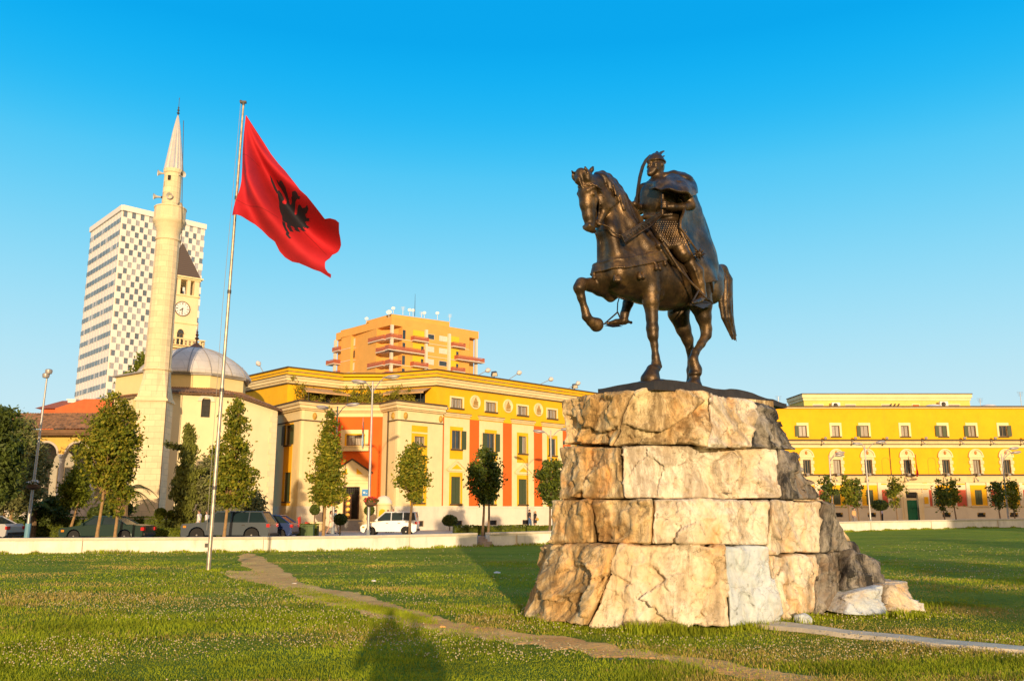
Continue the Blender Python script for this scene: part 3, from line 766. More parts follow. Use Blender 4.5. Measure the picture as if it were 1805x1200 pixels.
def build_grass():
    gm = M("grass_blade", (0.29, 0.34, 0.018), 0.75, 0.5, 0.9, spec=0.15, trans=0.25, detail=8)
    gd = M("grass_blade_dry", (0.48, 0.36, 0.10), 0.8, 0.35, 2.0, spec=0.1, trans=0.2, detail=6)
    r = np.random.default_rng(5)
    P = np.r_[scatter_px(430000, 985, 1225, r=r), scatter_px(60000, 955, 1000, r=r), scatter_px(60000, 1225, 1400, r=r)]
    jt = r.normal(0, 0.2, P.shape) + 0.35 * fbm(np.c_[P * 1.1, np.zeros(len(P))], 3)[:, None]
    bad = in_poly(P + jt, pathpoly) | in_poly(P + jt, spurpoly) | in_poly(P, kerbpoly) | ped_mask(P)
    isl = fbm(np.c_[P[:, 0] * 0.5, P[:, 1] * 0.9, np.full(len(P), 4.0)], 3) > 0.42
    bad = bad & ~(isl & (r.random(len(P)) < 0.6) & ~in_poly(P, kerbpoly) & ~ped_mask(P))
    isl_ = [tuple(G(*q))[:2] for q in ((508, 1033), (560, 1046), (640, 1062), (720, 1082), (770, 1100), (740, 1100), (660, 1080), (560, 1058), (505, 1042))]; inb = in_poly(P + jt * 0.25, isl_); extra = np.concatenate([P[inb]] * 3) + r.normal(0, 0.06, (3 * inb.sum(), 2))
    P = np.r_[P[~bad | inb], extra]
    cl = fbm(np.c_[P * 0.45, np.zeros(len(P))], 4)
    dryn = fbm(np.c_[P[:, 0] * 0.35 + 40, P[:, 1] * 0.8, np.zeros(len(P))], 4) + r.normal(0, 0.35, len(P))
    d = P[:, 1]
    keep = r.random(len(P)) < 0.55 + 0.45 * sstep(-0.4, 0.5, cl); P = P[keep]; cl = cl[keep]; d = d[keep]; dryn = dryn[keep]
    h = (0.042 + 0.03 * np.clip(cl, -1, 1)) * r.uniform(0.5, 1.5, len(P)); h = np.maximum(h, 0.02) * np.clip(1.15 - d / 90, 0.6, 1)
    wdt = 0.0055 + 0.00042 * d
    dm = dryn > 0.32
    grass_obj("grass", P[~dm], h[~dm], wdt[~dm], gm, seed=11)
    grass_obj("dry_grass", P[dm], h[dm] * 0.9, wdt[dm], gd, seed=12)
    # taller tufts round the pedestal's foot, the flagpole and along the wall
    seg = []
    ft = PED_FOOT
    for i in range(8):
        a, b = np.array(ft[i]), np.array(ft[i + 1]); nn = int(700 * np.linalg.norm(b - a)); u = r.random(nn)[:, None]; d = (b - a) / np.linalg.norm(b - a); nrm = np.array([d[1], -d[0]]); seg.append(a + (b - a) * u + nrm * (r.exponential(0.16, nn)[:, None] - 0.12))
    xw = r.uniform(-30, 48, 9000); seg.append(np.c_[xw, wall_y(xw) - np.abs(r.normal(0.06, 0.15, 9000)) - 0.02])
    g_ = G(367, 1006); seg.append(np.array([g_.x, g_.y]) + r.normal(0, 0.22, (900, 2)))
    Pt = np.concatenate(seg); k_ = 0.5 + 0.9 * sstep(-0.3, 0.6, fbm(np.c_[Pt * 1.3, np.zeros(len(Pt))], 3)); ht = r.uniform(0.06, 0.16, len(Pt)) * k_
    grass_obj("tall_grass", Pt, ht, 0.007 + 0.0005 * Pt[:, 1], gm, 0.5, 13)
    # clover flowers
    Pc = scatter_px(17000, 965, 1225, r=r)
    bad = in_poly(Pc, pathpoly) | in_poly(Pc, spurpoly) | in_poly(Pc, kerbpoly) | ped_mask(Pc); Pc = Pc[~bad]
    c = fbm(np.c_[Pc[:, 0] * 0.33 + 9, Pc[:, 1] * 0.55, np.zeros(len(Pc))], 4)
    pr = sstep(-0.15, 0.55, c); Pc = Pc[r.random(len(Pc)) < pr]
    n = len(Pc); z = zg(Pc[:, 0], Pc[:, 1]) + r.uniform(0.045, 0.11, n)
    rad = (0.008 + 0.00035 * Pc[:, 1]) * r.uniform(0.6, 1.2, n)
    o = np.array([(1, 0, 0), (0, 1, 0), (-1, 0, 0), (0, -1, 0), (0, 0, 1), (0, 0, -1)], float)
    V = (np.c_[Pc, z][:, None, :] + o[None] * rad[:, None, None]).reshape(-1, 3)
    f = np.array([(0, 1, 4), (1, 2, 4), (2, 3, 4), (3, 0, 4), (1, 0, 5), (2, 1, 5), (3, 2, 5), (0, 3, 5)])
    F = (np.arange(n)[:, None, None] * 6 + f[None]).reshape(-1, 3)
    tag(fast_mesh("clover_flowers", V, F, M("clover", (0.62, 0.52, 0.30), 0.9, 0.25, 3, spec=0.1, trans=0.15)), kind="stuff")
build_grass()
# ================================================================ shared building pieces
def slat_mat(name, col, sc_=14.0, dark=0.45, horiz=True, rough=0.6):
    m = bpy.data.materials.new(name); m.use_nodes = True; N = m.node_tree.nodes; L = m.node_tree.links
    b = N["Principled BSDF"]; b.inputs["Roughness"].default_value = rough
    co = N.new("ShaderNodeTexCoord"); wv = N.new("ShaderNodeTexWave"); wv.wave_type = 'BANDS'; wv.bands_direction = 'Z' if horiz else 'X'
    wv.inputs["Scale"].default_value = sc_; wv.inputs["Distortion"].default_value = 0.0 if horiz else 1.5
    L.new(co.outputs["Object"], wv.inputs[0])
    mx = N.new("ShaderNodeMix"); mx.data_type = 'RGBA'; mx.inputs[6].default_value = (*[c * dark for c in col], 1); mx.inputs[7].default_value = (*col, 1)
    L.new(wv.outputs[1], mx.inputs[0]); L.new(mx.outputs[2], b.inputs["Base Color"]); MATS[name] = m; return m
YEL = M("yellow_render", (0.84, 0.45, 0.008), 0.85, 0.10, 0.5, 0.25, 12, stain=0.6, stain_col=(0.62, 0.36, 0.02))
ORG = M("orange_render", (0.74, 0.13, 0.012), 0.85, 0.07, 0.8, 0.15, 12, stain=0.2, stain_col=(0.5, 0.1, 0.02))
CRM = M("cream_render", (0.82, 0.66, 0.36), 0.85, 0.08, 0.7, 0.2, 12, stain=0.35, stain_col=(0.62, 0.50, 0.30))
CRD = M("cream_trim", (0.70, 0.54, 0.28), 0.85, 0.1, 1.5, 0.2, 20, stain=0.25)
DRK = M("dark_flashing", (0.09, 0.06, 0.03), 0.8, 0.2, 3)
BASEW = M("base_render", (0.76, 0.68, 0.53), 0.85, 0.08, 0.7, 0.2, 14, stain=0.45, stain_col=(0.5, 0.45, 0.36))
GLS = M("window_glass", (0.035, 0.045, 0.05), 0.08, 0.4, 0.8, spec=0.7)
SHUT = slat_mat("green_shutter", (0.075, 0.10, 0.035), 9.0, 0.45)
CURT = slat_mat("curtained_glass", (0.58, 0.50, 0.40), 2.3, 0.12, False, 0.25)
WFR = M("window_frame", (0.20, 0.15, 0.09), 0.6, 0.15)
IRON = M("wrought_iron", (0.04, 0.035, 0.03), 0.55, 0.2, metal=0.3)
GREY = M("painted_steel", (0.42, 0.40, 0.37), 0.45, 0.12, 4, metal=0.5)
WHT = M("white_paint", (0.78, 0.76, 0.72), 0.5, 0.05)

def window(T, root, u0, u1, z0, z1, y=0.0, pane=None, shut=None, sill=True, mull=1, frame_w=0.07, name="window", trim=None, bars=False, shname="shutter"):
    """y = depth of the pane plane behind local facade plane; shut in None/'closed'/'L'/'R'/'LR'"""
    f = MB(); f.T = T; w_ = frame_w
    f.box((u0, y - 0.06, z0), (u0 + w_, y + 0.02, z1)); f.box((u1 - w_, y - 0.06, z0), (u1, y + 0.02, z1))
    f.box((u0 + w_, y - 0.058, z1 - w_), (u1 - w_, y + 0.018, z1)); f.box((u0 + w_, y - 0.058, z0), (u1 - w_, y + 0.018, z0 + w_))
    for k in range(mull):
        c = u0 + (u1 - u0) * (k + 1) / (mull + 1); f.box((c - 0.035, y - 0.054, z0 + w_), (c + 0.035, y + 0.014, z1 - w_))
    fr = f.build(name, WFR, root)
    p = MB(); p.T = T; p.quad((u0 + w_, y, z0 + w_), (u1 - w_, y, z0 + w_), (u1 - w_, y, z1 - w_), (u0 + w_, y, z1 - w_)); p.build("pane", pane or GLS, fr)
    if sill:
        q = MB(); q.T = T; q.box((u0 - 0.16, -0.17, z0 - 0.13), (u1 + 0.16, y - 0.065, z0 - 0.003)); q.build("sill", DRK if sill is True else sill, fr)
    if shut:
        W = (u1 - u0) / 2
        def leaf(a, b, yy):
            s = MB(); s.T = T; s.box((a, yy - 0.05, z0 + 0.02), (b, yy, z1 - 0.02)); s.build(shname, SHUT, fr)
        if shut == 'closed': leaf(u0 + 0.03, u0 + W - 0.015, y - 0.07); leaf(u0 + W + 0.015, u1 - 0.03, y - 0.07)
        if 'L' in shut: leaf(u0 - W, u0 - 0.02, -0.10)
        if 'R' in shut: leaf(u1 + 0.02, u1 + W, -0.10)
        if 'a' in shut: leaf(u0 + 0.03, u0 + W - 0.015, y - 0.07)
        if 'b' in shut: leaf(u0 + W + 0.015, u1 - 0.03, y - 0.07)
    if bars:
        q = MB(); q.T = T; nb = 6
        for k in range(nb + 1):
            c = lerp(u0 + 0.05, u1 - 0.05, k / nb); q.box((c - 0.015, y - 0.14, z0), (c + 0.015, y - 0.11, z1))
        for k in range(1, 3):
            c = lerp(z0, z1, k / 3); q.box((u0 + 0.04, y - 0.145, c - 0.015), (u1 - 0.04, y - 0.105, c + 0.015))
        q.build("bars", IRON, fr)
    return fr
def polyband(pts, z0, z1, out, inn=0.3, close=False):
    """band following a polyline of facade corners (seen from outside left to right); returns MB"""
    mb = MB(); P = [Vector((p[0], p[1], 0)) for p in pts]; n = len(P); O = []; I = []
    for i in range(n):
        d1 = (P[i] - P[i - 1]).normalized() if (i > 0 or close) else (P[1] - P[0]).normalized()
        d2 = (P[(i + 1) % n] - P[i]).normalized() if (i < n - 1 or close) else d1
        n1 = Vector((d1.y, -d1.x, 0)); n2 = Vector((d2.y, -d2.x, 0)); m = (n1 + n2); m = m / max(1e-6, m.length_squared) * 2
        O.append(P[i] + m * out); I.append(P[i] - m * inn)
    vs = [(p.x, p.y, z0) for p in O] + [(p.x, p.y, z1) for p in O] + [(p.x, p.y, z1) for p in I] + [(p.x, p.y, z0) for p in I]
    fs = []
    for i in range(n - (0 if close else 1)):
        j = (i + 1) % n
        for k in range(4):
            a, b = k * n, ((k + 1) % 4) * n; fs.append((a + i, a + j, b + j, b + i))
    if not close: fs.append((0, n, 2 * n, 3 * n)); fs.append((n - 1, 4 * n - 1, 3 * n - 1, 2 * n - 1))
    mb.add(vs, fs); return mb
def pediment(T, root, u0, u1, z0, z1, mat, inner=None, name="pediment", out=0.22):
    m = MB(); m.T = T; c = (u0 + u1) / 2
    m.prism([(u0, z0), (u1, z0), (u1, z0 + 0.14), (c, z1), (u0, z0 + 0.14)], -out, 0.0, axis='y'); 
    o = m.build(name, mat, root)
    t = MB(); t.T = T; t.prism([(u0 - 0.12, z0 + 0.08), (u0 - 0.12, z0 + 0.2), (c, z1 + 0.14), (u1 + 0.12, z0 + 0.2), (u1 + 0.12, z0 + 0.08), (c, z1)], -out - 0.12, -out + 0.02, axis='y'); t.build("raking_cornice", mat, o)
    if inner:
        q = MB(); q.T = T; a = (u1 - u0) * 0.3; q.prism([(c - a, z0 + 0.2), (c + a, z0 + 0.2), (c, z0 + 0.2 + (z1 - z0) * 0.5)], -out - 0.03, -out + 0.01, axis='y'); q.build("tympanum", inner, o)
    return o

# ================================================================ the big yellow building on the left
S45 = sqrt(0.5)
def ministry():
    U2 = Vector((-7.02, 79.5, 0)); uM = Vector((S45, S45, 0)); LM = 50.0
    B = Vector((-18.58, 76, 0)); C = Vector((-10.08, 76, 0)); P1 = Vector((-16.4, 78.3, 0)); P2 = Vector((-11.75, 78.3, 0))
    uC = Vector((cos(radians(46)), sin(radians(46)), 0)); D = C + uC * 5.3
    uA = Vector((-cos(radians(127)), -sin(radians(127)), 0)); A = B - uA * 9.6
    U1 = Vector((-20.5, 78.1, 0)); uL = Vector((0.70, -0.714, 0)).normalized(); A2 = U1 - uL * 26
    V1 = Vector((-16.2, 81.9, 0)); V2 = Vector((-12.4, 81.9, 0))
    R = U2 + uM * LM; back = Vector((-S45, S45, 0)) * 22
    root = thing("ministry_building", "yellow and cream government building with orange stripes and recessed corner entrance", "building", (-14, 79, 0))
    H1, H2 = 11.25, 14.56
    # --- main wing right facade -------------------------------------------------
    T = frame((U2.x, U2.y, 0), uM)
    nb = 11; cs = [2.53 + 4.45 * k for k in range(nb)]
    top = [(c - 0.72, c + 0.72, 11.22, 12.14) for c in cs]
    mid = [(c - 0.57, c + 0.57, 7.35, 9.1) for c in cs]
    low = [(c - 0.58, c + 0.58, 2.32, 4.8) for c in cs]
    bas = [(c - 0.12, c + 0.78, 0.34, 0.8) for c in cs]
    w_ = MB(); w_.T = T
    w_.panel(0, LM, 10.25, H2, 0.0, 0.35, top); w_.build("upper_wall", YEL, root)
    w_ = MB(); w_.T = T; w_.panel(0.002, LM, 2.08, 10.248, 0.0, 0.3, mid + low); w_.build("wall", CRM, root)
    w_ = MB(); w_.T = T; w_.panel(0.004, LM + 0.05, -0.2, 2.078, -0.10, 0.25, bas); w_.build("plinth_wall", BASEW, root)
    w_ = MB(); w_.T = T; w_.box((0.0, -0.17, 1.98), (LM + 0.05, -0.02, 2.12)); w_.build("plinth_moulding", BASEW, root)
    for a, b in [(0.41, 0.97)] + [(4.20 + 4.45 * k, 5.42 + 4.45 * k) for k in range(nb - 1)]:
        m = MB(); m.T = T; m.box((a, -0.035, 2.13), (b, 0.05, 10.25)); m.build("orange_pilaster", ORG, root)
    for i, c in enumerate(cs):
        hole = [mid[i]]
        m = MB(); m.T = T; m.panel(c - 0.81, c + 0.81, 6.42, 9.44, -0.03, 0.0, [mid[i]]); m.build("yellow_panel", YEL, root)
        m = MB(); m.T = T; m.panel(c - 0.81, c + 0.81, 2.14, 5.2, -0.03, 0.0, [low[i]]); m.build("yellow_panel", YEL, root)
        window(T, root, *mid[i], y=0.16, pane=CURT if i % 3 == 2 else GLS, shut=['R', 'LR', 'a', 'a', 'R', 'a', 'LR', 'b', 'a', 'R', 'a'][i], mull=1)
        window(T, root, *low[i], y=0.16, shut='closed')
        fr = MB(); fr.T = T; a, b, z0, z1 = top[i]
        fr.panel(a - 0.17, b + 0.17, z0 - 0.1, z1 + 0.17, -0.05, 0.0, [top[i]]); fr.build("window_surround", CRM, root)
        window(T, root, *top[i], y=0.14, pane=CURT, mull=2, frame_w=0.05)
        window(T, root, *bas[i], y=0.1, bars=True, sill=False, mull=0)
        pediment(T, root, c - 1.1, c + 1.1, 5.3, 6.2, CRM, YEL, out=0.12)
        m = MB(); m.T = T
        m.box((c - 1.62, -0.14, 10.32), (c + 1.62, 0.01, 10.52)); m.box((c - 1.72, -0.24, 10.52), (c + 1.72, 0.01, 10.66)); m.build("ledge", CRD, root)
        m = MB(); m.T = T; m.box((c - 1.74, -0.26, 10.662), (c + 1.74, 0.0, 10.72)); m.build("ledge_flashing", DRK, root)
        # medallion with a relief of a galley
        mc = c + 2.33
        m = MB(); m.T = T @ Matrix.Translation((mc, 0, 11.97)) @ Matrix.Rotation(pi / 2, 4, 'X')
        m.lathe([(0.68, 0), (0.68, 0.10), (0.60, 0.13), (0.55, 0.10), (0.5, 0.06)], n=28); md = m.build("medallion", CRM, root, smooth=True)
        m = MB(); m.T = T; 
        m.prism([(mc - 0.36, 11.62), (mc - 0.22, 11.48), (mc + 0.22, 11.48), (mc + 0.36, 11.62)], -0.16, -0.03, axis='y')
        m.prism([(mc - 0.28, 11.70), (mc + 0.28, 11.70), (mc + 0.22, 12.05), (mc + 0.02, 12.42), (mc - 0.2, 12.02)], -0.15, -0.03, axis='y')
        for q in range(3): m.box((mc - 0.3, -0.19, 11.72 + 0.13 * q), (mc + 0.3, -0.145, 11.76 + 0.13 * q))
        m.build("relief", M("bronze_relief", (0.42, 0.25, 0.07), 0.6, 0.3, 4), md)
    pts_top = [A2, U1, V1, V2, U2, R, R + back]
    def band(nm, pts, z0, z1, out, mat, inn=0.35): return polyband(pts, z0, z1, out, inn).build(nm, mat, root)
    band("parapet_flashing", pts_top, H2 - 0.0, H2 + 0.1, 0.16, DRK)
    band("cornice_flashing", pts_top, 13.80, 13.88, 0.50, DRK)
    band("cornice", pts_top, 13.60, 13.798, 0.46, CRD); band("cornice", pts_top, 13.36, 13.598, 0.34, CRM); band("cornice", pts_top, 13.14, 13.358, 0.2, CRD)
    band("cornice_flashing", pts_top, 13.04, 13.12, 0.14, DRK)
    # --- upper storey: walls other than the main facade ---------------------------
    band("upper_wall", [A2, U1, V1, V2, U2], H1 - 0.3, H2, 0.0, YEL)
    band("upper_wall", [R, R + back, A2 + Vector((S45, S45, 0)) * 22, A2], 0, H2 - 0.3, 0.0, YEL)
    rf = MB(); rf.prism([(p.x, p.y) for p in (A2, U1, V1, V2, U2, R, R + back, A2 + Vector((S45, S45, 0)) * 20)], H2 - 0.35, H2 - 0.25); rf.build("roof", M("roof_felt", (0.25, 0.22, 0.2), 0.9), root)
    # doors to the terrace
    T2 = frame((V1.x, V1.y, 0), V2 - V1)
    for a in (0.5, 2.4):
        m = MB(); m.T = T2; m.box((a, -0.04, 11.3), (a + 1.2, 0.0, 12.7)); m.build("terrace_door", GLS, root)
    for s_, (a_, b_) in enumerate(((U1, V1), (V2, U2))):
        T3 = frame((a_.x, a_.y, 0), b_ - a_)
        m = MB(); m.T = T3; L_ = (b_ - a_).length; m.box((L_ * 0.3, -0.04, 11.3), (L_ * 0.8, 0.0, 12.6)); m.build("terrace_door", GLS, root)
        w = MB(); w.T = T3; w.add([(L_ * 0.18, -0.05, 12.95), (L_ * 0.92, -0.05, 12.95), (L_ * 0.95, -1.9, 12.35), (L_ * 0.15, -1.9, 12.35), (L_ * 0.95, -1.9, 12.2), (L_ * 0.15, -1.9, 12.2)], [(0, 1, 2, 3), (3, 2, 4, 5)])
        w.build("awning", M("awning_cloth", (0.55, 0.33, 0.14), 0.8, 0.2, 2), root)
        w = MB(); w.T = T3
        for q in (0.2, 0.9): w.tube([(L_ * q, -1.88, 11.2), (L_ * q, -1.88, 12.3)], 0.03, 6)
        w.build("awning_post", IRON, root)
    # --- lower block ------------------------------------------------------------
    ptsl = [A, B, P1, P2, C, D]
    rf = MB(); rf.prism([(p.x, p.y) for p in (A, B, P1, P2, C, D, U2 + uM * 1.5, U2, V2, V1, U1, A + Vector((4, 4, 0)))], H1 - 0.3, H1 - 0.05); rf.build("terrace", M("roof_felt", (0.25, 0.22, 0.2)), root)
    band("cornice_flashing", ptsl, 11.10, 11.25, 0.62, DRK); band("cornice", ptsl, 10.86, 11.098, 0.56, CRD); band("cornice", ptsl, 10.6, 10.858, 0.40, CRM); band("cornice", ptsl, 10.45, 10.598, 0.22, CRD)
    # faces: A-B
    LA = (B - A).length; TA = frame((A.x, A.y, 0), uA)
    hA = [(LA - 3.3, LA - 2.0, 7.5, 9.3), (LA - 3.05, LA - 1.75, 2.5, 5.05), (LA - 8.6, LA - 7.3, 7.5, 9.45), (LA - 8.6, LA - 7.2, 2.5, 5.2)]
    w_ = MB(); w_.T = TA; w_.panel(0, LA, 2.08, 10.5, 0, 0.3, hA); w_.build("wall", CRM, root)
    w_ = MB(); w_.T = TA; w_.panel(0, LA + 0.08, -0.2, 2.078, -0.1, 0.2, []); w_.build("plinth_wall", BASEW, root)
    for i in (0, 2):
        a, b = hA[i][0], hA[i][1]
        m = MB(); m.T = TA; m.panel(a - 0.25, b + 0.35, 2.14, 9.44, -0.03, 0, [hA[i], hA[i + 1]]); m.build("yellow_panel", YEL, root)
        window(TA, root, *hA[i], y=0.16, shut='LR' if i == 0 else 'closed'); window(TA, root, *hA[i + 1], y=0.16, shut='closed')
    # front angled piers B-P1 and P2-C, right face C-D
    for a_, b_ in ((B, P1), (P2, C)):
        L_ = (b_ - a_).length; TT = frame((a_.x, a_.y, 0), b_ - a_)
        w_ = MB(); w_.T = TT; w_.panel(0, L_, 2.08, 10.5, 0, 0.3); w_.build("wall", CRM, root)
        w_ = MB(); w_.T = TT; w_.panel(-0.06, L_ + 0.06, -0.2, 2.078, -0.1, 0.2); w_.build("plinth_wall", BASEW, root)
        fl = a_ is B
        m = MB(); m.T = TT; m.tube([(L_ * (0.82 if fl else 0.42), -0.08, 0.2), (L_ * (0.82 if fl else 0.42), -0.08, 10.9)], 0.07, 8); m.build("drainpipe", DRK, root)
        for q in ((0.42,) if fl else (0.72,)):
            m = MB(); m.T = TT; m.ell((L_ * q, -0.05, 9.98), (0.22, 0.16, 0.32)); m.ell((L_ * q, -0.2, 9.95), (0.05, 0.06, 0.09), 8, 6); m.build("mask_relief", M("gilt_mask", (0.50, 0.30, 0.05), 0.55, 0.3, 5), root, smooth=True)
        m = MB(); m.T = TT; m.box((-0.08 if fl else L_ * 0.36, -0.09, 9.5), (L_ * 0.97 if fl else L_ + 0.04, 0.0, 9.6)); m.build("string_course", DRK, root)
    TC = frame((C.x, C.y, 0), uC)
    hC = [(1.95, 3.1, 7.45, 8.25), (1.95, 3.1, 2.4, 4.8)]
    w_ = MB(); w_.T = TC; w_.panel(0, 5.3, 2.08, 10.5, 0, 0.3, hC); w_.build("wall", CRM, root)
    w_ = MB(); w_.T = TC; w_.panel(-0.06, 5.34, -0.2, 2.078, -0.1, 0.2, [(2.3, 3.15, 0.32, 0.82)]); w_.build("plinth_wall", BASEW, root)
    w_ = MB(); w_.T = TC; w_.panel(1.6, 3.45, 2.14, 9.2, -0.03, 0, hC); w_.build("yellow_panel", YEL, root)
    window(TC, root, *hC[0], y=0.14, pane=CURT, mull=3, frame_w=0.05); window(TC, root, *hC[1], y=0.14, shut='closed'); window(TC, root, 2.3, 3.15, 0.32, 0.82, y=0.1, bars=True, sill=False, mull=0)
    m = MB(); m.T = TC; m.box((-0.02, -0.09, 9.5), (5.35, 0.0, 9.6)); m.build("string_course", DRK, root)
    m = MB(); m.T = TC; m.box((1.6, -0.06, 8.5), (3.45, 0.0, 8.62)); m.build("string_course", CRM, root)
    for q in (0.85, 5.0):
        m = MB(); m.T = TC; m.ell((q, -0.05, 9.98), (0.22, 0.16, 0.32)); m.ell((q, -0.2, 9.95), (0.05, 0.06, 0.09), 8, 6); m.build("mask_relief", MATS["gilt_mask"], root, smooth=True)
    m = MB(); m.T = TA; m.box((0, -0.09, 9.5), (LA + 0.06, 0.0, 9.6)); m.build("string_course", DRK, root)
    # --- orange recess with portal ------------------------------------------------
    TO = frame((-16.4, 78.3, 0), Vector((1, 0, 0))); W = 4.65
    w_ = MB(); w_.T = TO; w_.panel(0, W, 10.07, 10.5, -0.002, 0.3); w_.build("wall", CRM, root)
    hw = (1.45, 2.98, 7.45, 8.4); hd = (1.42, 2.86, 0.95, 3.78)
    w_ = MB(); w_.T = TO; w_.panel(0, W, 0.0, 10.068, 0.0, 0.35, [hw, hd]); w_.build("orange_wall", ORG, root)
    w_ = MB(); w_.T = TO; w_.panel(0.0, W, -0.2, 2.1, -0.06, 0.0, [hd]); w_.build("plinth_wall", BASEW, root)
    w_ = MB(); w_.T = TO; w_.panel(0.91, 3.4, 7.38, 8.88, -0.12, 0.0, [hw]); w_.build("window_surround", CRM, root)
    w_ = MB(); w_.T = TO; w_.panel(1.3, 3.1, 7.39, 8.52, -0.16, -0.12, [hw]); w_.build("window_lining", YEL, root)
    window(TO, root, *hw, y=0.12, pane=CURT, mull=1, sill=False)
    m = MB(); m.T = TO; m.box((0.72, -0.6, 6.95), (3.52, 0.0, 7.3)); m.box((0.62, -0.7, 7.3), (3.62, 0.0, 7.38)); m.build("balcony_slab", CRM, root)
    # portal block
    m = MB(); m.T = TO; c = 2.12
    m.panel(0.55, 3.75, -0.1, 4.75, -0.5, 0.0, [(hd[0], hd[1], 0.9, hd[3])]); 
    m.prism([(0.45, 4.75), (3.8, 4.75), (3.8, 5.0), (c, 6.15), (0.45, 5.0)], -0.6, 0.0, axis='y'); po = m.build("portal", CRM, root)
    m = MB(); m.T = TO; m.prism([(0.3, 4.98), (0.3, 5.06), (c, 6.28), (3.95, 5.06), (3.95, 4.98), (c, 6.2)], -0.72, 0.0, axis='y'); m.build("pediment_cap", DRK, po)
    m = MB(); m.T = TO; m.box((0.5, -0.55, 4.3), (3.8, -0.501, 4.4)); m.box((0.5, -0.55, 4.05), (3.8, -0.501, 4.12)); m.build("moulding", CRD, po)
    for sgn in (-1, 1):
        m = MB(); m.T = TO; m.prism([(c + sgn * 0.42, 4.88), (c + sgn * 1.0, 4.88), (c + sgn * 0.42, 5.42)], -0.63, -0.58, axis='y'); m.build("yellow_triangle", YEL, po)
    # door: ironwork grille over leaves with gilt discs, right leaf open
    m = MB(); m.T = TO; m.box((hd[0], 0.3, 0.9), (hd[1], 0.34, hd[3])); dr = m.build("doorway", M("dark_interior", (0.02, 0.016, 0.012), 0.8), root)
    m = MB(); m.T = TO
    for k in range(9): x = lerp(hd[0] + 0.03, hd[1] - 0.03, k / 8); m.box((x - 0.02, -0.1, 3.15), (x + 0.02, -0.05, 3.76))
    for k in range(4): z = lerp(3.17, 3.74, k / 3); m.box((hd[0], -0.105, z - 0.02), (hd[1], -0.045, z + 0.02))
    m.build("door_grille", IRON, root)
    m = MB(); m.T = TO; m.box((hd[0] + 0.02, -0.08, 0.96), (c - 0.02, -0.02, 3.12)); m.box((hd[1] - 0.2, -0.08, 0.96), (hd[1] - 0.02, -0.02, 3.12)); dl = m.build("door_leaf", M("door_wood", (0.10, 0.045, 0.02), 0.6, 0.3, 3), root)
    for k in range(4):
        m = MB(); m.T = TO @ Matrix.Translation((hd[0] + 0.36, -0.08, 1.3 + 0.5 * k)) @ Matrix.Rotation(pi / 2, 4, 'X')
        m.lathe([(0.2, 0), (0.2, 0.03), (0.1, 0.06)], n=14); m.build("gilt_disc", M("gilt", (0.75, 0.45, 0.10), 0.4, 0.2, metal=0.6), dl)
    for k in range(5):
        m = MB(); m.T = TO; m.box((0.9 - 0.12 * (4 - k), -0.9 - 0.34 * (4 - k), -0.1), (3.2 + 0.12 * (4 - k), -0.5 if k == 4 else -0.9 - 0.34 * (3 - k), 0.16 + 0.18 * k)); m.build("entrance_step", M("grey_stone", (0.30, 0.29, 0.28), 0.85, 0.15, 3), root)
    sg = MB(); sg.T = TO; sg.box((3.08, -0.56, 2.97), (3.66, -0.503, 3.56)); so_ = sg.build("plaque", M("blue_enamel", (0.02, 0.22, 0.55), 0.35, 0.15), root)
    sg = MB(); sg.T = TO; sg.box((3.2, -0.575, 3.2), (3.36, -0.561, 3.36)); sg.box((3.42, -0.575, 3.18), (3.55, -0.561, 3.22)); sg.build("plaque_marks", WHT, so_)
    return root, T, TO, TC, TA
MIN = ministry()
T_MAIN, T_ORG = MIN[1], MIN[2]

# roof spot lamps on slanted poles, floodlights ------------------------------------------------------
def roof_lamp(p0, p1, label):
    p0, p1 = Vector(p0), Vector(p1)
    t = thing("roof_spotlight", label, "spotlight", p0, "spotlights on slanted poles along the yellow parapet")
    m = MB(); m.tube([p0, p1], 0.035, 6); m.build("pole", GREY, t)
    m = MB(); d = (p1 - p0).normalized(); m.tube([p1 - d * 0.1, p1 + d * 0.12, p1 + d * 0.3 + Vector((0, 0, -0.05))], [0.12, 0.26, 0.24], 12); m.ell(p1 + d * 0.3 + Vector((0, 0, -0.05)), 0.2, 10, 6); m.build("lamp_head", M("lamp_white", (0.62, 0.58, 0.55), 0.4, 0.1), t, smooth=True)
def on_main(px, py, dy=0.3):
    n = Vector((-S45, S45, 0)); p0 = Vector((-7.02, 79.5, 0)) + n * dy
    return onplane(px, py, p0, n)
names = ["first", "second", "third", "fourth"]
for i, (a, b) in enumerate((((840, 659), (857.5, 653.5)), ((894, 668.5), (913, 658)), ((949, 677), (969, 669)), ((999, 684), (1017, 676)))):
    q = on_main(*a); e = on_main(*b, dy=0.0)
    roof_lamp((q.x, q.y, 14.6), (e.x, e.y, e.z), f"white spotlight on a slanted pole on the yellow parapet, {names[i]} right of the orange block")
for i, (a, b) in enumerate((((466, 659), (457, 643)), ((440, 664), (427, 653)))):
    q = atz(*a, 14.62); e = at(*b, q.y); roof_lamp(q, e, ["white spotlight on a slanted pole on the left parapet, nearer the corner", "white spotlight on a slanted pole on the parapet just right of the mosque dome"][i])
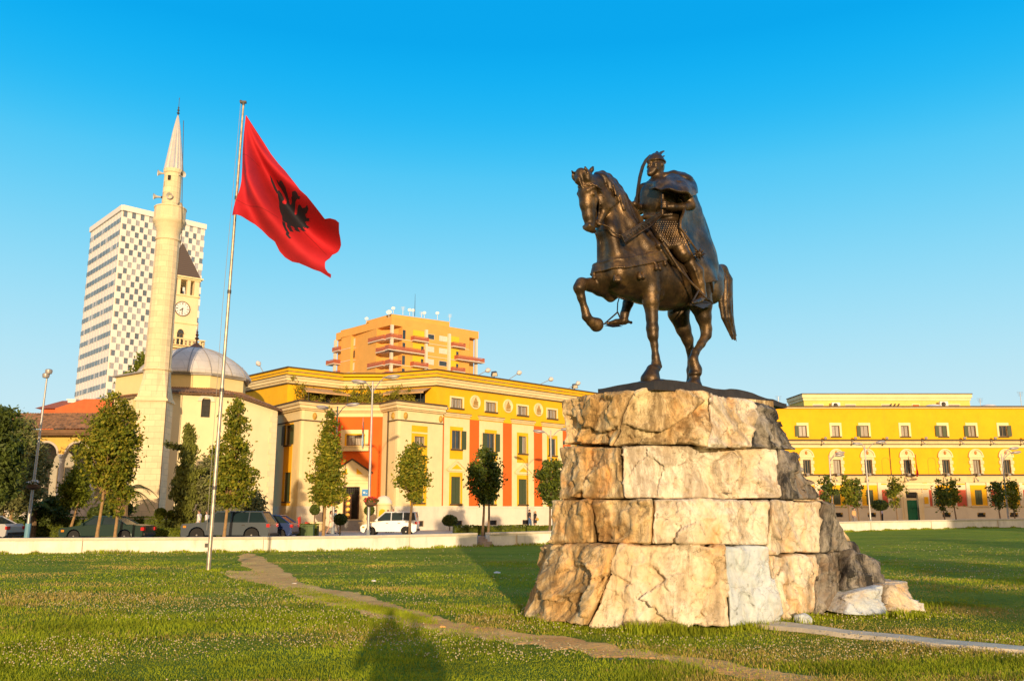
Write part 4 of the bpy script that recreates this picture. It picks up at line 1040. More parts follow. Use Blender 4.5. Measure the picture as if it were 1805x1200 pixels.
for i, (px, py) in enumerate(((871, 661), (1013, 684))):
    q = on_main(px, py); q.z = 14.66; t = thing("floodlight", ["dark square floodlight on the yellow parapet, the left one of two", "dark square floodlight on the yellow parapet just left of the rock pedestal"][i], "floodlight", q, "floodlights on the yellow parapet")
    m = MB(); m.tube([q, q + Vector((0, 0, 0.3))], 0.05, 6); m.build("bracket", IRON, t)
    m = MB(); m.T = Matrix.Translation(q + Vector((0, 0, 0.45))) @ Matrix.Rotation(0.5, 4, 'X') @ Matrix.Rotation(0.3, 4, 'Z'); m.prism([(-0.32, -0.22), (0.32, -0.22), (0.24, 0.22), (-0.24, 0.22)], -0.22, 0.12, axis='y'); h_ = m.build("housing", M("dark_metal", (0.10, 0.09, 0.08), 0.5, 0.2, metal=0.4), t)
    m2 = MB(); m2.T = m.T; m2.quad((-0.26, -0.23, -0.17), (0.26, -0.23, -0.17), (0.2, -0.23, 0.17), (-0.2, -0.23, 0.17)); m2.build("lens", M("lens_glass", (0.7, 0.6, 0.45), 0.2), t)
# ================================================================ long yellow building on the right
def right_building():
    YB = 104.0
    root = thing("yellow_building", "long yellow building with arched stone window surrounds and green door, right of the rock", "building", (44, YB, 0))
    O = Vector((0, YB, 0)); u = Vector((1, 0.0, 0)); T = frame(O, u)
    def P(px, py): q = onplane(px, py, O, Vector((0, 1, 0))); return q.x, q.z
    ZR = P(1600, 720)[1]; ZC = P(1600, 777)[1]; ZL = P(1600, 836.5)[1]
    X0 = P(1340, 800)[0]; X1 = X0 + 75
    RZ = 0.25
    # three kinds of storeys
    tops = []; mids = []
    for px in (1415, 1473, 1524, 1595, 1662, 1713, 1768):
        x = P(px, 760)[0]; tops.append(x)
    bays = [P(p, 820)[0] for p in (1422, 1475, 1530, 1599, 1667, 1721, 1774)]
    d = tops[-1] - tops[-2]
    for k in range(1, 5): tops.append(tops[6] + d * k + (2 if k > 1 else 0)); bays.append(bays[6] + d * k + (2 if k > 1 else 0))
    zt0, zt1 = P(1600, 769)[1], P(1600, 750)[1]; zm0, zm1 = P(1600, 834.5)[1], P(1600, 810)[1]
    ht = [(x - 0.48, x + 0.48, zt0, zt1) for x in tops]
    hm = [(x - 0.46, x + 0.46, zm0, zm1) for x in bays]
    Y2 = M("yellow_render_warm", (0.86, 0.44, 0.006), 0.85, 0.10, 0.4, 0.25, 10, stain=0.55, stain_col=(0.66, 0.36, 0.02))
    w_ = MB(); w_.T = T; w_.panel(X0, X1, ZC, ZR, 0, 0.35, ht); w_.panel(X0, X1, ZL, ZC, 0.001, 0.35, hm); w_.build("wall", Y2, root)
    # side + roof
    m = MB(); m.box((X0, YB + 0.3, 0), (X0 + 0.3, YB + 22, ZR - 0.01)); m.box((X1 - 0.3, YB + 0.3, 0), (X1, YB + 22, ZR - 0.01)); m.build("side_wall", Y2, root)
    m = MB(); m.box((X0, YB + 0.36, ZR - 0.5), (X1, YB + 22, ZR - 0.3)); m.build("roof", M("roof_felt", (0.25, 0.22, 0.2)), root)
    def bx(nm, mat, x0, x1, y0, y1, z0, z1, par=None):
        m = MB(); m.T = T; m.box((x0, y0, z0), (x1, y1, z1)); return m.build(nm, mat, par or root)
    bx("roof_edge", CRD, X0 - 0.3, X1, -0.3, 0.3, ZR, ZR + 0.14); bx("roof_flashing", DRK, X0 - 0.35, X1, -0.36, 0.3, ZR + 0.142, ZR + 0.30)
    bx("cornice", CRD, X0, X1, -0.28, 0, ZC - 0.42, ZC + 0.0); bx("cornice", CRM, X0, X1, -0.18, 0, ZC - 0.8, ZC - 0.422)
    bx("cornice_flashing", DRK, X0, X1, -0.46, 0.0, ZC + 0.002, ZC + 0.17); bx("cable", DRK, X0, X1, -0.36, -0.285, ZC - 0.44, ZC - 0.37)
    bx("cornice", CRD, X0, X1, -0.2, 0, ZL - 0.9, ZL - 0.1); bx("cornice_flashing", DRK, X0, X1, -0.45, 0, ZL - 0.098, ZL + 0.06)
    st = ['La', 'none', 'L', 'none', 'Lb', 'L', 'R', 'L', 'none', 'L', 'R']
    for i, x in enumerate(tops):
        m = MB(); m.T = T; m.panel(x - 0.72, x + 0.72, zt0 - 0.1, zt1 + 0.35, -0.06, 0.0, [ht[i]]); m.build("window_surround", CRM, root)
        s = {'La': 'L', 'none': None, 'L': 'L', 'Lb': 'Lb', 'R': 'R'}[st[i]]
        T_ = T
        window(T_, root, *ht[i], y=0.2, pane=CURT if i != 6 else GLS, shut=None, mull=1, frame_w=0.06)
        if s:
            for q in s:
                m = MB(); m.T = T; W = 0.46
                if q == 'L': m.box((ht[i][0] - W - 0.02, -0.16, zt0), (ht[i][0] - 0.02, -0.11, zt1))
                if q == 'R': m.box((ht[i][1] + 0.02, -0.16, zt0), (ht[i][1] + W + 0.02, -0.11, zt1))
                if q == 'b': m.box((x + 0.02, 0.06, zt0), (ht[i][1] - 0.02, 0.11, zt1))
                m.build("shutter", SHUT, root)
    zc = P(1600, 805.5)[1]
    stone = M("surround_stone", (0.78, 0.60, 0.34), 0.85, 0.1, 2, 0.3, 14, stain=0.25)
    for i, x in enumerate(bays):
        m = MB(); m.T = T
        # rusticated jambs: alternately wide and narrow blocks
        n = 5; hgt = (zc - (ZL + 0.06)) / n
        for k in range(n):
            wd = 0.42 if k % 2 else 0.30; za_ = ZL + 0.07 + k * hgt
            if za_ + hgt > zm1 + 0.2 and False: pass
            m.box((hm[i][0] - wd, -0.12 - 0.03 * (k % 2), za_), (hm[i][0] - 0.002, -0.002, za_ + hgt - 0.02)); m.box((hm[i][1] + 0.002, -0.12 - 0.03 * (k % 2), za_), (hm[i][1] + wd, -0.002, za_ + hgt - 0.02))
        m.box((hm[i][0], -0.1, zm1 + 0.01), (hm[i][1], -0.002, zc))
        arc = [(x + 0.80 * cos(a), zc + 0.12 + 0.80 * sin(a)) for a in np.linspace(0, pi, 17)]
        m.prism([(x - 0.80, zc + 0.01)] + arc[::-1] + [(x + 0.80, zc + 0.01)], -0.08, -0.002, axis='y')
        so_ = m.build("window_surround", stone, root)
        m = MB(); m.T = T
        A_ = [(x + 0.88 * cos(a), zc + 0.12 + 0.88 * sin(a)) for a in np.linspace(0, pi, 17)]; B_ = [(x + 0.76 * cos(a), zc + 0.12 + 0.76 * sin(a)) for a in np.linspace(0, pi, 17)]
        m.prism(A_ + B_[::-1], -0.2, -0.085, axis='y'); m.box((x - 0.9, -0.22, zc - 0.02), (x + 0.9, -0.125, zc + 0.14)); m.build("arch_moulding", CRM, so_)
        m = MB(); m.T = T; m.ell((x, -0.12, zc + 0.52), (0.15, 0.1, 0.22), 12, 8); m.build("shield_relief", M("terracotta_shield", (0.52, 0.22, 0.05), 0.7, 0.2), so_, smooth=True)
        window(T, root, *hm[i], y=0.2, pane=[GLS, CURT, GLS, GLS][i % 4], mull=2, sill=True, frame_w=0.07)
        # cornice spotlights
        for (px_, zz) in ((x + (d / 2 if i % 2 == 0 else d / 2), ZC), (x - 0.5, ZL - 0.3)):
            q = T @ Vector((px_, -0.45, zz)); t_ = thing("facade_spotlight", f"small grey spotlight on the {'upper' if zz == ZC else 'lower'} cornice by {'first second third fourth fifth sixth seventh eighth ninth tenth eleventh'.split()[i]} arched window of the right building", "spotlight", q, f"spotlights along the {'upper' if zz == ZC else 'lower'} cornice of the right building")
            m = MB(); m.tube([q, q + Vector((0.05, -0.35, -0.35))], 0.05, 6); m.ell(q + Vector((0.05, -0.45, -0.4)), (0.12, 0.16, 0.12), 8, 6); m.ell(q + Vector((0.32, -0.3, 0.28)), (0.2, 0.2, 0.18), 8, 6); m.build("lamp_head", GREY, t_)
    for px in (1562, 1643):   # blind arches
        x, z = P(px, 822); m = MB(); m.T = T
        a = [(x + 0.5 * cos(t), z + 0.6 + 0.5 * sin(t)) for t in np.linspace(0, pi, 13)]; b = [(x + 0.44 * cos(t), z + 0.6 + 0.44 * sin(t)) for t in np.linspace(0, pi, 13)]
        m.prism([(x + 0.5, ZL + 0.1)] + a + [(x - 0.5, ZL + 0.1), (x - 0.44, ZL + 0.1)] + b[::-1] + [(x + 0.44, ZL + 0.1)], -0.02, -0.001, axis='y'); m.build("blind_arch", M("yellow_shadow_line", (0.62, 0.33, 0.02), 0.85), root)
    # ---- ground floor: pilasters, red panels, yellow panels, plinth
    zP = P(1700, 897)[1]; zR1 = P(1700, 863)[1]; zY = P(1700, 847)[1]; zB = ZL - 0.9
    gw = M("ground_floor_render", (0.74, 0.64, 0.44), 0.85, 0.06, 0.8, 0.2, 14, stain=0.2)
    red = M("red_panel", (0.52, 0.10, 0.05), 0.85, 0.1, 1); yel = YEL
    winx = [P(p, 875)[0] for p in (1422, 1475, 1533, 1725, 1782)] + [P(1664, 875)[0]]
    dx = P(1606, 880)[0]
    winx += [winx[4] + d * k for k in (1, 2, 3)]
    zw0, zw1 = P(1725, 889)[1], P(1725, 863)[1]
    hl = [(x - 0.42, x + 0.42, zw0, zw1) for x in winx]; hd = (dx - 0.7, dx + 0.7, 0.3, P(1606, 867)[1])
    hb = [(x - 0.5, x + 0.5, P(1700, 911)[1] , P(1700, 907)[1] + 0.25) for x in winx]
    m = MB(); m.T = T; m.panel(X0, X1, -0.2, ZL - 0.9, 0.0, 0.3, hl + [hd] + hb); m.build("ground_floor_wall", gw, root)
    for i, x in enumerate(winx):
        if abs(x - dx) < 2: continue
        m = MB(); m.T = T; m.panel(x - 0.97, x + 0.97, zw0 - 0.1, zB - 0.3, -0.03, 0, [hl[i]]); m.build("yellow_panel", yel, root)
        m = MB(); m.T = T; m.box((x - 1.1, -0.35, zw0 - 0.3), (x + 1.1, 0.0, zw0 - 0.105)); m.build("window_ledge", CRD, root)
        for s_ in (-1, 1):
            m = MB(); m.T = T; m.prism([(x + s_ * 0.3, 1.3), (x + s_ * 0.85, 1.3), (x + s_ * 0.85, zw0 - 0.35), (x + s_ * 0.45, zw0 - 0.35)], -0.15, -0.0, axis='y'); m.build("ochre_bracket", M("ochre_render", (0.66, 0.40, 0.05), 0.85, 0.1), root)
        window(T, root, *hl[i], y=0.14, shut='closed', sill=False); window(T, root, *hb[i], y=0.1, bars=True, sill=False, mull=0)
        for s_ in (-1, 1):
            m = MB(); m.T = T; m.box((x + s_ * 1.0, -0.14, zP + 0.3), (x + s_ * 1.42, 0.0, zB)); m.build("pilaster", gw, root)
        rr = x + 1.8
        for r0 in (rr, x - 1.8):
            if abs(r0 - dx) < 1.9: continue
            m = MB(); m.T = T; m.box((r0 - 0.32, -0.05 - 0.004 * (r0 < x), zP + 0.35), (r0 + 0.32, 0.0, zR1)); m.build("red_panel", red, root)
            m = MB(); m.T = T; m.box((r0 - 0.32, -0.05 - 0.004 * (r0 < x), zR1 + 0.75), (r0 + 0.32, 0.0, zB - 0.25)); m.build("yellow_panel", yel, root)
    m = MB(); m.T = T; m.panel(X0 - 0.01, X1, -0.2, zP + 0.2, -0.25, -0.0, [hd] + [(h[0], h[1], h[2], h[3]) for h in hb], edges=True); m.build("plinth_wall", gw, root)
    for px in (1577, 1632):
        x = P(px, 880)[0]; m = MB(); m.T = T; m.box((x - 0.4, -0.1, zP + 0.3), (x + 0.4, 0.0, zB - 0.4)); m.build("pilaster", gw, root)
        for z_ in (P(px, 855)[1], P(px, 880)[1], P(px, 900)[1]):
            m = MB(); m.T = T; m.box((x - 0.25, -0.13, z_ - 0.5), (x + 0.25, -0.1, z_ + 0.3)); m.build("yellow_panel", yel, root)
    m = MB(); m.T = T; m.box((dx - 1.9, -0.5, zB - 0.35), (dx + 2.6, 0.0, zB - 0.1)); m.box((dx - 1.5, -0.35, zB - 0.75), (dx + 2.2, 0.0, zB - 0.36)); m.build("door_hood", CRM, root)
    m = MB(); m.T = T; m.panel(dx - 1.3, dx + 1.3, 0.2, zB - 1.2, -0.28, 0.0, [hd]); m.panel(dx - 1.05, dx + 1.05, 0.2, zB - 1.7, -0.36, -0.28, [hd]); m.build("door_surround", CRM, root)
    zt = P(1606, 876)[1]
    bx("door", M("green_door", (0.01, 0.17, 0.075), 0.5, 0.12, 3), dx - 0.69, dx + 0.69, 0.1, 0.16, 0.3, zt - 0.35)
    for k in range(2):
        for j in range(3):
            bx("door_panel", MATS["green_door"], dx - 0.6 + k * 0.66, dx - 0.06 + k * 0.66, 0.07, 0.1, 0.5 + j * 0.85, 1.2 + j * 0.85, par=None)
    m = MB(); m.T = T
    for k in range(12): m.box((dx - 0.66 + k * 0.12, 0.06, zt - 0.1), (dx - 0.62 + k * 0.12, 0.1, hd[3])) 
    m.box((dx - 0.7, 0.14, zt - 0.1), (dx + 0.7, 0.18, hd[3])); m.build("transom", IRON, root)
    bx("transom_bar", CRM, dx - 0.7, dx + 0.7, 0.05, 0.2, zt - 0.35, zt - 0.1)
    for k in range(3):
        m = MB(); m.T = T; m.box((dx - 4 - 0.4 * (2 - k), -1.2 - 0.4 * (2 - k), -0.1), (dx + 4.3 + 0.4 * (2 - k), -0.38 if k == 2 else -1.2 - 0.4 * (1 - k), 0.12 + 0.1 * k)); m.build("entrance_step", M("grey_stone", (0.3, 0.29, 0.28)), root)
    for px, y0, y1 in ((1566.5, 781, 836), (1571, 775, 777)):
        a = P(px, y0); b = P(px + 5, y1); m = MB(); m.T = T; m.tube([(a[0], -0.06, a[1]), (a[0], -0.06, b[1])], 0.04, 5); m.build("cable", DRK, root)
    # ---- penthouse
    YP = YB + 12
    q0 = onplane(1416, 694, Vector((0, YP, 0)), Vector((0, 1, 0))); q1 = onplane(1708, 694, Vector((0, YP, 0)), Vector((0, 1, 0)))
    ql = atz(1390, 703, q0.z)
    pale = M("pale_yellow_render", (0.78, 0.58, 0.14), 0.85, 0.07, 0.6, 0.15, 10, stain=0.25)
    TP = frame((0, YP, 0), Vector((1, 0, 0)))
    m = MB(); m.T = TP; m.panel(q0.x, q1.x, ZR - 0.4, q0.z - 0.9, 0, 0.3); m.build("penthouse_wall", pale, root)
    sp = Vector((ql.x - q0.x, ql.y - q0.y, 0)); TS = frame((ql.x, ql.y, 0), -sp)
    m = MB(); m.T = TS; m.panel(0, sp.length, ZR - 0.4, q0.z - 0.9, 0.05, 0.3); m.build("penthouse_wall", pale, root)
    for z0, z1, o_, nm in ((q0.z - 0.9, q0.z - 0.55, 0.12, "penthouse_cornice"), (q0.z - 0.548, q0.z - 0.08, 0.28, "penthouse_cornice"), (q0.z - 0.078, q0.z + 0.03, 0.36, "penthouse_flashing")):
        polyband([(ql.x, ql.y), (q0.x, q0.y), (q1.x, q1.y), (q1.x + 2, q1.y + 12)], z0, z1, o_, 0.5).build(nm, CRM if nm.endswith("cornice") else DRK, root)
    for px, wd in ((1442, 0.75), (1499, 0.75), (1563, 0.75), (1614, 0.55), (1680, 0.95)):
        q = onplane(px, 716, Vector((0, YP, 0)), Vector((0, 1, 0)))
        m = MB(); m.T = TP; m.box((q.x - wd, -0.06, ZR - 0.2), (q.x + wd, 0, q.z + 0.35)); f_ = m.build("window", CRM, root)
        m = MB(); m.T = TP; m.box((q.x - wd + 0.12, -0.09, ZR - 0.2), (q.x + wd - 0.12, -0.06, q.z + 0.22)); m.build("pane", CURT if wd > 0.6 else ORG, f_)
    return root, T, YB, ZR, ZC, ZL, P, YP
RB = right_building()
for px, py in ((1474, 715), (1664, 713)):
    YP = RB[7]; q = onplane(px, py, Vector((0, YP - 0.7, 0)), Vector((0, 1, 0)))
    t = thing("air_conditioner", "white outdoor air conditioning unit on the pale penthouse wall, " + ("left one" if px < 1500 else "right one"), "air conditioner", q, "air conditioners on the penthouse")
    m = MB(); m.box((q.x - 0.6, q.y - 0.2, q.z - 0.35), (q.x + 0.5, q.y + 0.2, q.z + 0.45)); m.build("casing", WHT, t, bevel=0.04)
    m = MB(); m.T = Matrix.Translation((q.x - 0.15, q.y - 0.2, q.z + 0.05)) @ Matrix.Rotation(pi / 2, 4, 'X'); m.lathe([(0.3, 0), (0.3, 0.03), (0.22, 0.01), (0.08, 0.0), (0.08, 0.04)], n=18); m.build("fan_grille", IRON, t)
q = onplane(1576, 716, Vector((0, RB[2] + 6, 0)), Vector((0, 1, 0)))
t = thing("roof_vent", "dark twin pipe vent on the roof between penthouse windows", "vent", q); m = MB()
for k in (-0.5, 0, 0.5): m.tube([(q.x + k, q.y, q.z - 0.6), (q.x + k, q.y, q.z + 0.1), (q.x + k + 0.2, q.y, q.z + 0.3)], 0.1, 8)
m.box((q.x - 0.8, q.y - 0.1, q.z - 0.1), (q.x + 0.8, q.y + 0.1, q.z)); m.build("pipes", DRK, t)
for i, px in enumerate((1645, 1742)):
    q = onplane(px, 717.5, Vector((0, RB[2] + 5, 0)), Vector((0, 1, 0)))
    t = thing("roof_cover", ["low white domed roof cover left on the roof edge", "low pale domed roof cover right of the penthouse"][i], "roof cover", q); m = MB()
    m.lathe([(1.1, -0.6), (1.1, 0.0), (0.8, 0.25), (0.3, 0.35), (0.02, 0.36)], c=(q.x, q.y, q.z), n=16); m.build("shell", WHT, t, smooth=True)
for i, (px, h) in enumerate(((1729, 18), (1801, 30), (1373, 22))):
    q = onplane(px, 719, Vector((0, RB[2] + 4, 0)), Vector((0, 1, 0))); m = MB(); m.tube([(q.x, q.y, q.z - 0.8), (q.x, q.y, q.z + h * 0.067)], 0.035, 5)
    for k in range(4): m.tube([(q.x - 0.4 + 0.05 * k, q.y, q.z + h * 0.067 - 0.15 * k), (q.x + 0.4 - 0.05 * k, q.y, q.z + h * 0.067 - 0.15 * k)], 0.015, 4)
    tag(m.build("antenna", GREY, loc=(q.x, q.y, q.z - 0.8)), ["thin television antenna on the right roof, left of the last window column", "tall thin antenna at the right edge of the photo on the roof", "thin antenna at the left end of the right building's roof"][i], "antenna")
# ================================================================ high-rise with checker facade
def checker_tower():
    K = Vector((-108.25, 228.6, 0)); Lp = Vector((-126.1, 247.8, 0)); Rp = Vector((-91.4, 245.1, 0)); H = 85.0
    root = thing("office_tower", "tall white high-rise with a checkered window facade behind the minaret", "high-rise", K)
    pan = M("tower_panel", (0.80, 0.75, 0.68), 0.7, 0.04, 0.1, stain=0.1)
    gl = M("tower_glass", (0.13, 0.165, 0.21), 0.12, 0.3, 0.1, spec=0.8); gl2 = M("tower_glass_pale", (0.38, 0.38, 0.40), 0.15, 0.2, 0.1, spec=0.8)
    core = MB(); Bk = Lp + (Rp - K)
    core.prism([(p.x, p.y) for p in (Lp, K, Rp, Bk)], 0, H - 0.6); core.build("core", M("tower_wall", (0.50, 0.43, 0.36), 0.8), root)
    r = random.Random(4); count = 0
    rest = MB(); wall = MB()
    rowh = 1.78; nrow = 46
    for side, (a, b, ncol) in enumerate(((K, Rp, 20), (Lp, K, 22))):
        T = frame((a.x, a.y, 0), b - a); L_ = (b - a).length; cw = L_ / ncol
        for j in range(nrow):
            z1 = H - 1.5 - j * rowh; z0 = z1 - rowh
            for i in range(ncol):
                is_win = (i + j) % 2 == (0 if side == 0 else 1)
                x0 = i * cw; x1 = x0 + cw
                if side == 1:
                    wall.T = T; wall.box((x0, -0.30 - 0.05 * ((i + j) % 2), z0 + (0.0 if j % 2 else 0)), (x1 + 0.01, 0, z1), 0)
                    if j % 2: rest.T = T; rest.box((x0 + cw * 0.22, -0.50, z0 + 0.3), (x1 - cw * 0.28, -0.28, z1 - 0.15), 0 if r.random() < 0.85 else 1)
                    continue
                if is_win:
                    m = MB() if (count < 100 and side == 0 and z0 > 48) else rest
                    mm = m; mm.T = T; s_ = 0.18 * cw
                    q = 0 if r.random() < 0.62 else 1
                    mm.box((x0 + s_, -0.28, z0 + 0.05), (x1 - s_ * 0.4, -0.02, z1 - 0.12), q)
                    if m is not rest: m.build("window", [gl, gl2], root); count += 1
                else:
                    wall.T = T; e = 0.06 * cw; off = 0.22 + 0.22 * r.random()
                    wall.box((x0 - e, -off, z0 - 0.10), (x1 + e, 0, z1 + 0.12), 0)
        wall.T = T; wall.box((-0.3, -0.75, H - 1.45), (L_ + 0.3, 0, H + 0.1), 0)
    wall.build("facade_panels", [pan], root)
    tag(rest.build("window_rest", [gl, gl2], root), kind="stuff")
checker_tower()

# ================================================================ minaret
stone = M("limestone", (0.76, 0.61, 0.38), 0.85, 0.08, 1.2, 0.35, 10, stain=0.4, stain_col=(0.52, 0.40, 0.24))
def brick_lines(name, col, bw=0.9, bh=0.42, mortar=0.62, var=0.08):
    m = bpy.data.materials.new(name); m.use_nodes = True; N = m.node_tree.nodes; L = m.node_tree.links
    b = N["Principled BSDF"]; b.inputs["Roughness"].default_value = 0.88; b.inputs["Specular IOR Level"].default_value = 0.2
    co = N.new("ShaderNodeTexCoord"); sp_ = N.new("ShaderNodeSeparateXYZ"); L.new(co.outputs["Object"], sp_.inputs[0])
    at_ = N.new("ShaderNodeMath"); at_.operation = 'ADD'; L.new(sp_.outputs[0], at_.inputs[0]); L.new(sp_.outputs[1], at_.inputs[1])
    cb = N.new("ShaderNodeCombineXYZ"); L.new(at_.outputs[0], cb.inputs[0]); L.new(sp_.outputs[2], cb.inputs[1])
    bt = N.new("ShaderNodeTexBrick"); bt.inputs["Scale"].default_value = 1; bt.inputs["Brick Width"].default_value = bw; bt.inputs["Row Height"].default_value = bh
    bt.inputs["Mortar Size"].default_value = 0.012; bt.inputs["Mortar Smooth"].default_value = 0.3
    bt.inputs["Color1"].default_value = (*[c * (1 - var) for c in col], 1); bt.inputs["Color2"].default_value = (*[min(1, c * (1 + var)) for c in col], 1); bt.inputs["Mortar"].default_value = (*[c * mortar for c in col], 1)
    L.new(cb.outputs[0], bt.inputs[0])
    nz = N.new("ShaderNodeTexNoise"); nz.inputs["Scale"].default_value = 1.1; nz.inputs["Detail"].default_value = 8; nz.inputs["Roughness"].default_value = 0.7; L.new(co.outputs["Object"], nz.inputs[0])
    c2 = N.new("ShaderNodeValToRGB"); c2.color_ramp.elements[0].position = 0.45; c2.color_ramp.elements[1].position = 0.75; c2.color_ramp.elements[1].color = (0.5,) * 3 + (1,)
    L.new(nz.outputs[0], c2.inputs[0]); mx = N.new("ShaderNodeMix"); mx.data_type = 'RGBA'; L.new(c2.outputs[0], mx.inputs[0]); L.new(bt.outputs[0], mx.inputs[6]); mx.inputs[7].default_value = (*[c * 0.62 for c in col], 1)
    L.new(mx.outputs[2], b.inputs["Base Color"]); MATS[name] = m; return m
ASH = brick_lines("ashlar", (0.78, 0.63, 0.40))
LEAD = brick_lines("lead_sheet", (0.62, 0.57, 0.51), 1.3, 0.8, 0.55, 0.1)
def minaret():
    X, Y = -25.8, 62.0
    root = thing("minaret", "slender pale stone minaret with a pointed metal cone, in front of the mosque", "minaret", (X, Y, 0))
    T0 = Matrix.Translation((X, Y, 0)) @ Matrix.Rotation(radians(8), 4, 'Z')
    m = MB(); m.T = T0; m.box((-1.02, -1.02, 0), (1.02, 1.02, 9.35)); m.build("base", ASH, root)
    m = MB(); m.T = T0; m.box((-1.14, -1.14, 9.352), (1.14, 1.14, 9.5)); m.box((-1.07, -1.07, 9.502), (1.07, 1.07, 9.62)); m.build("base_cornice", stone, root)
    m = MB(); m.T = T0; n = 12
    def ngon(r, z, k=12): return [(r * cos(pi / k + 2 * pi * i / k), r * sin(pi / k + 2 * pi * i / k), z) for i in range(k)]
    sq = []
    for i in range(12):
        a = pi / 12 + 2 * pi * i / 12; s_ = 1.0 / max(abs(cos(a)), abs(sin(a))); sq.append((s_ * cos(a), s_ * sin(a), 9.62))
    vs = sq + ngon(0.93, 11.62); m.add(vs, [(i, (i + 1) % 12, (i + 1) % 12 + 12, i + 12) for i in range(12)]); m.build("transition", ASH, root)
    m = MB(); m.T = T0; m.lathe([(0.96, 11.62), (1.03, 11.66), (1.03, 11.8), (0.94, 11.86)], n=16); m.build("ring", stone, root)
    m = MB(); m.T = T0; m.lathe([(0.93, 11.86), (0.84, 21.45)], n=16); m.build("shaft", ASH, root)
    m = MB(); m.T = T0; m.lathe([(0.84, 21.45), (0.90, 21.5), (0.90, 21.62), (0.84, 21.66), (0.84, 22.1), (0.92, 22.3), (0.93, 22.42), (1.02, 22.55), (1.03, 22.68), (1.14, 22.8), (1.2, 22.95), (1.2, 23.05), (1.15, 23.08)], n=24); m.build("balcony_corbel", stone, root, smooth=True)
    m = MB(); m.T = T0; m.lathe([(1.13, 23.08), (1.13, 23.95), (1.17, 23.97), (1.17, 24.06), (1.03, 24.06), (1.03, 23.3), (0.3, 23.25)], n=16); m.build("balcony_parapet", stone, root)
    m = MB(); m.T = T0; m.lathe([(0.68, 23.2), (0.63, 26.75)], n=16); m.build("upper_shaft", ASH, root)
    m = MB(); m.T = T0; m.lathe([(0.63, 26.75), (0.70, 26.82), (0.72, 27.0), (0.70, 27.1)], n=16); m.build("cone_collar", stone, root)
    m = MB(); m.T = T0
    nn = 32; pr = [(0.72, 27.08), (0.60, 28.0), (0.44, 29.2), (0.28, 30.4), (0.12, 31.3), (0.05, 31.6)]
    vs = []; fs = []
    for r_, z in pr:
        for k in range(nn): rr = r_ * (1.0 if k % 2 else 0.90); vs.append((rr * cos(2 * pi * k / nn), rr * sin(2 * pi * k / nn), z))
    for i in range(len(pr) - 1):
        for k in range(nn): fs.append((i * nn + k, i * nn + (k + 1) % nn, (i + 1) * nn + (k + 1) % nn, (i + 1) * nn + k))
    m.add(vs, fs); m.build("cone", M("zinc", (0.66, 0.61, 0.56), 0.35, 0.1, 3, metal=0.35), root)
    m = MB(); m.T = T0; m.lathe([(0.03, 31.5), (0.03, 31.7), (0.12, 31.8), (0.03, 31.9), (0.1, 32.05), (0.03, 32.15), (0.07, 32.25), (0.02, 32.35), (0.015, 32.9), (0.03, 33.0), (0.01, 33.1)], n=10); m.build("finial", M("dark_metal", (0.1, 0.09, 0.08)), root, smooth=True)
    m = MB(); m.T = T0
    a = radians(-98); m.box((0.64 * cos(a) - 0.1, 0.64 * sin(a) - 0.1, 26.1), (0.64 * cos(a) + 0.1, 0.64 * sin(a) + 0.1, 26.45))
    m.build("slit_opening", M("dark_interior", (0.02, 0.016, 0.012)), root)
    m = MB(); m.tube([(X + 0.62, Y - 0.4, 31.0), (X + 1.05, Y - 0.5, 24.0), (X + 1.2, Y - 0.5, 22.0), (X + 1.05, Y - 0.6, 16), (X + 1.2, Y - 0.9, 9.5), (X + 1.3, Y - 1.15, 1)], 0.025, 5); m.build("cable", DRK, root)
    lab = {(-0.95, 24.85): "horn loudspeaker pointing left above the minaret balcony", (0.15, 24.8): "horn loudspeaker facing the square just above the minaret balcony", (0.75, 24.1): "dark horn loudspeaker at the right of the minaret balcony", (-0.75, 26.7): "small white loudspeaker at the left just under the minaret cone", (0.8, 26.6): "small white loudspeaker at the right just under the minaret cone"}
    for (dx, z), l in lab.items():
        d = Vector((1 if dx > 0.4 else (-1 if dx < -0.4 else 0.1), -0.6, -0.08)).normalized()
        p = Vector((X + dx, Y - 0.7 + 0.3 * abs(dx), z)); t = thing("loudspeaker", l, "loudspeaker", p, "horn loudspeakers on the minaret")
        m = MB(); m.tube([p - d * 0.35, p - d * 0.05, p + d * 0.1, p + d * 0.22], [0.05, 0.08, 0.15, 0.25], 12, cap=False); m.build("horn", M("speaker_grey", (0.55, 0.52, 0.48), 0.5), t, smooth=True)
        m = MB(); m.tube([p - d * 0.5, p - d * 0.3], 0.09, 8); m.tube([p - d * 0.35, Vector((X, Y, z))], 0.03, 5); m.build("driver", IRON, t)
minaret()

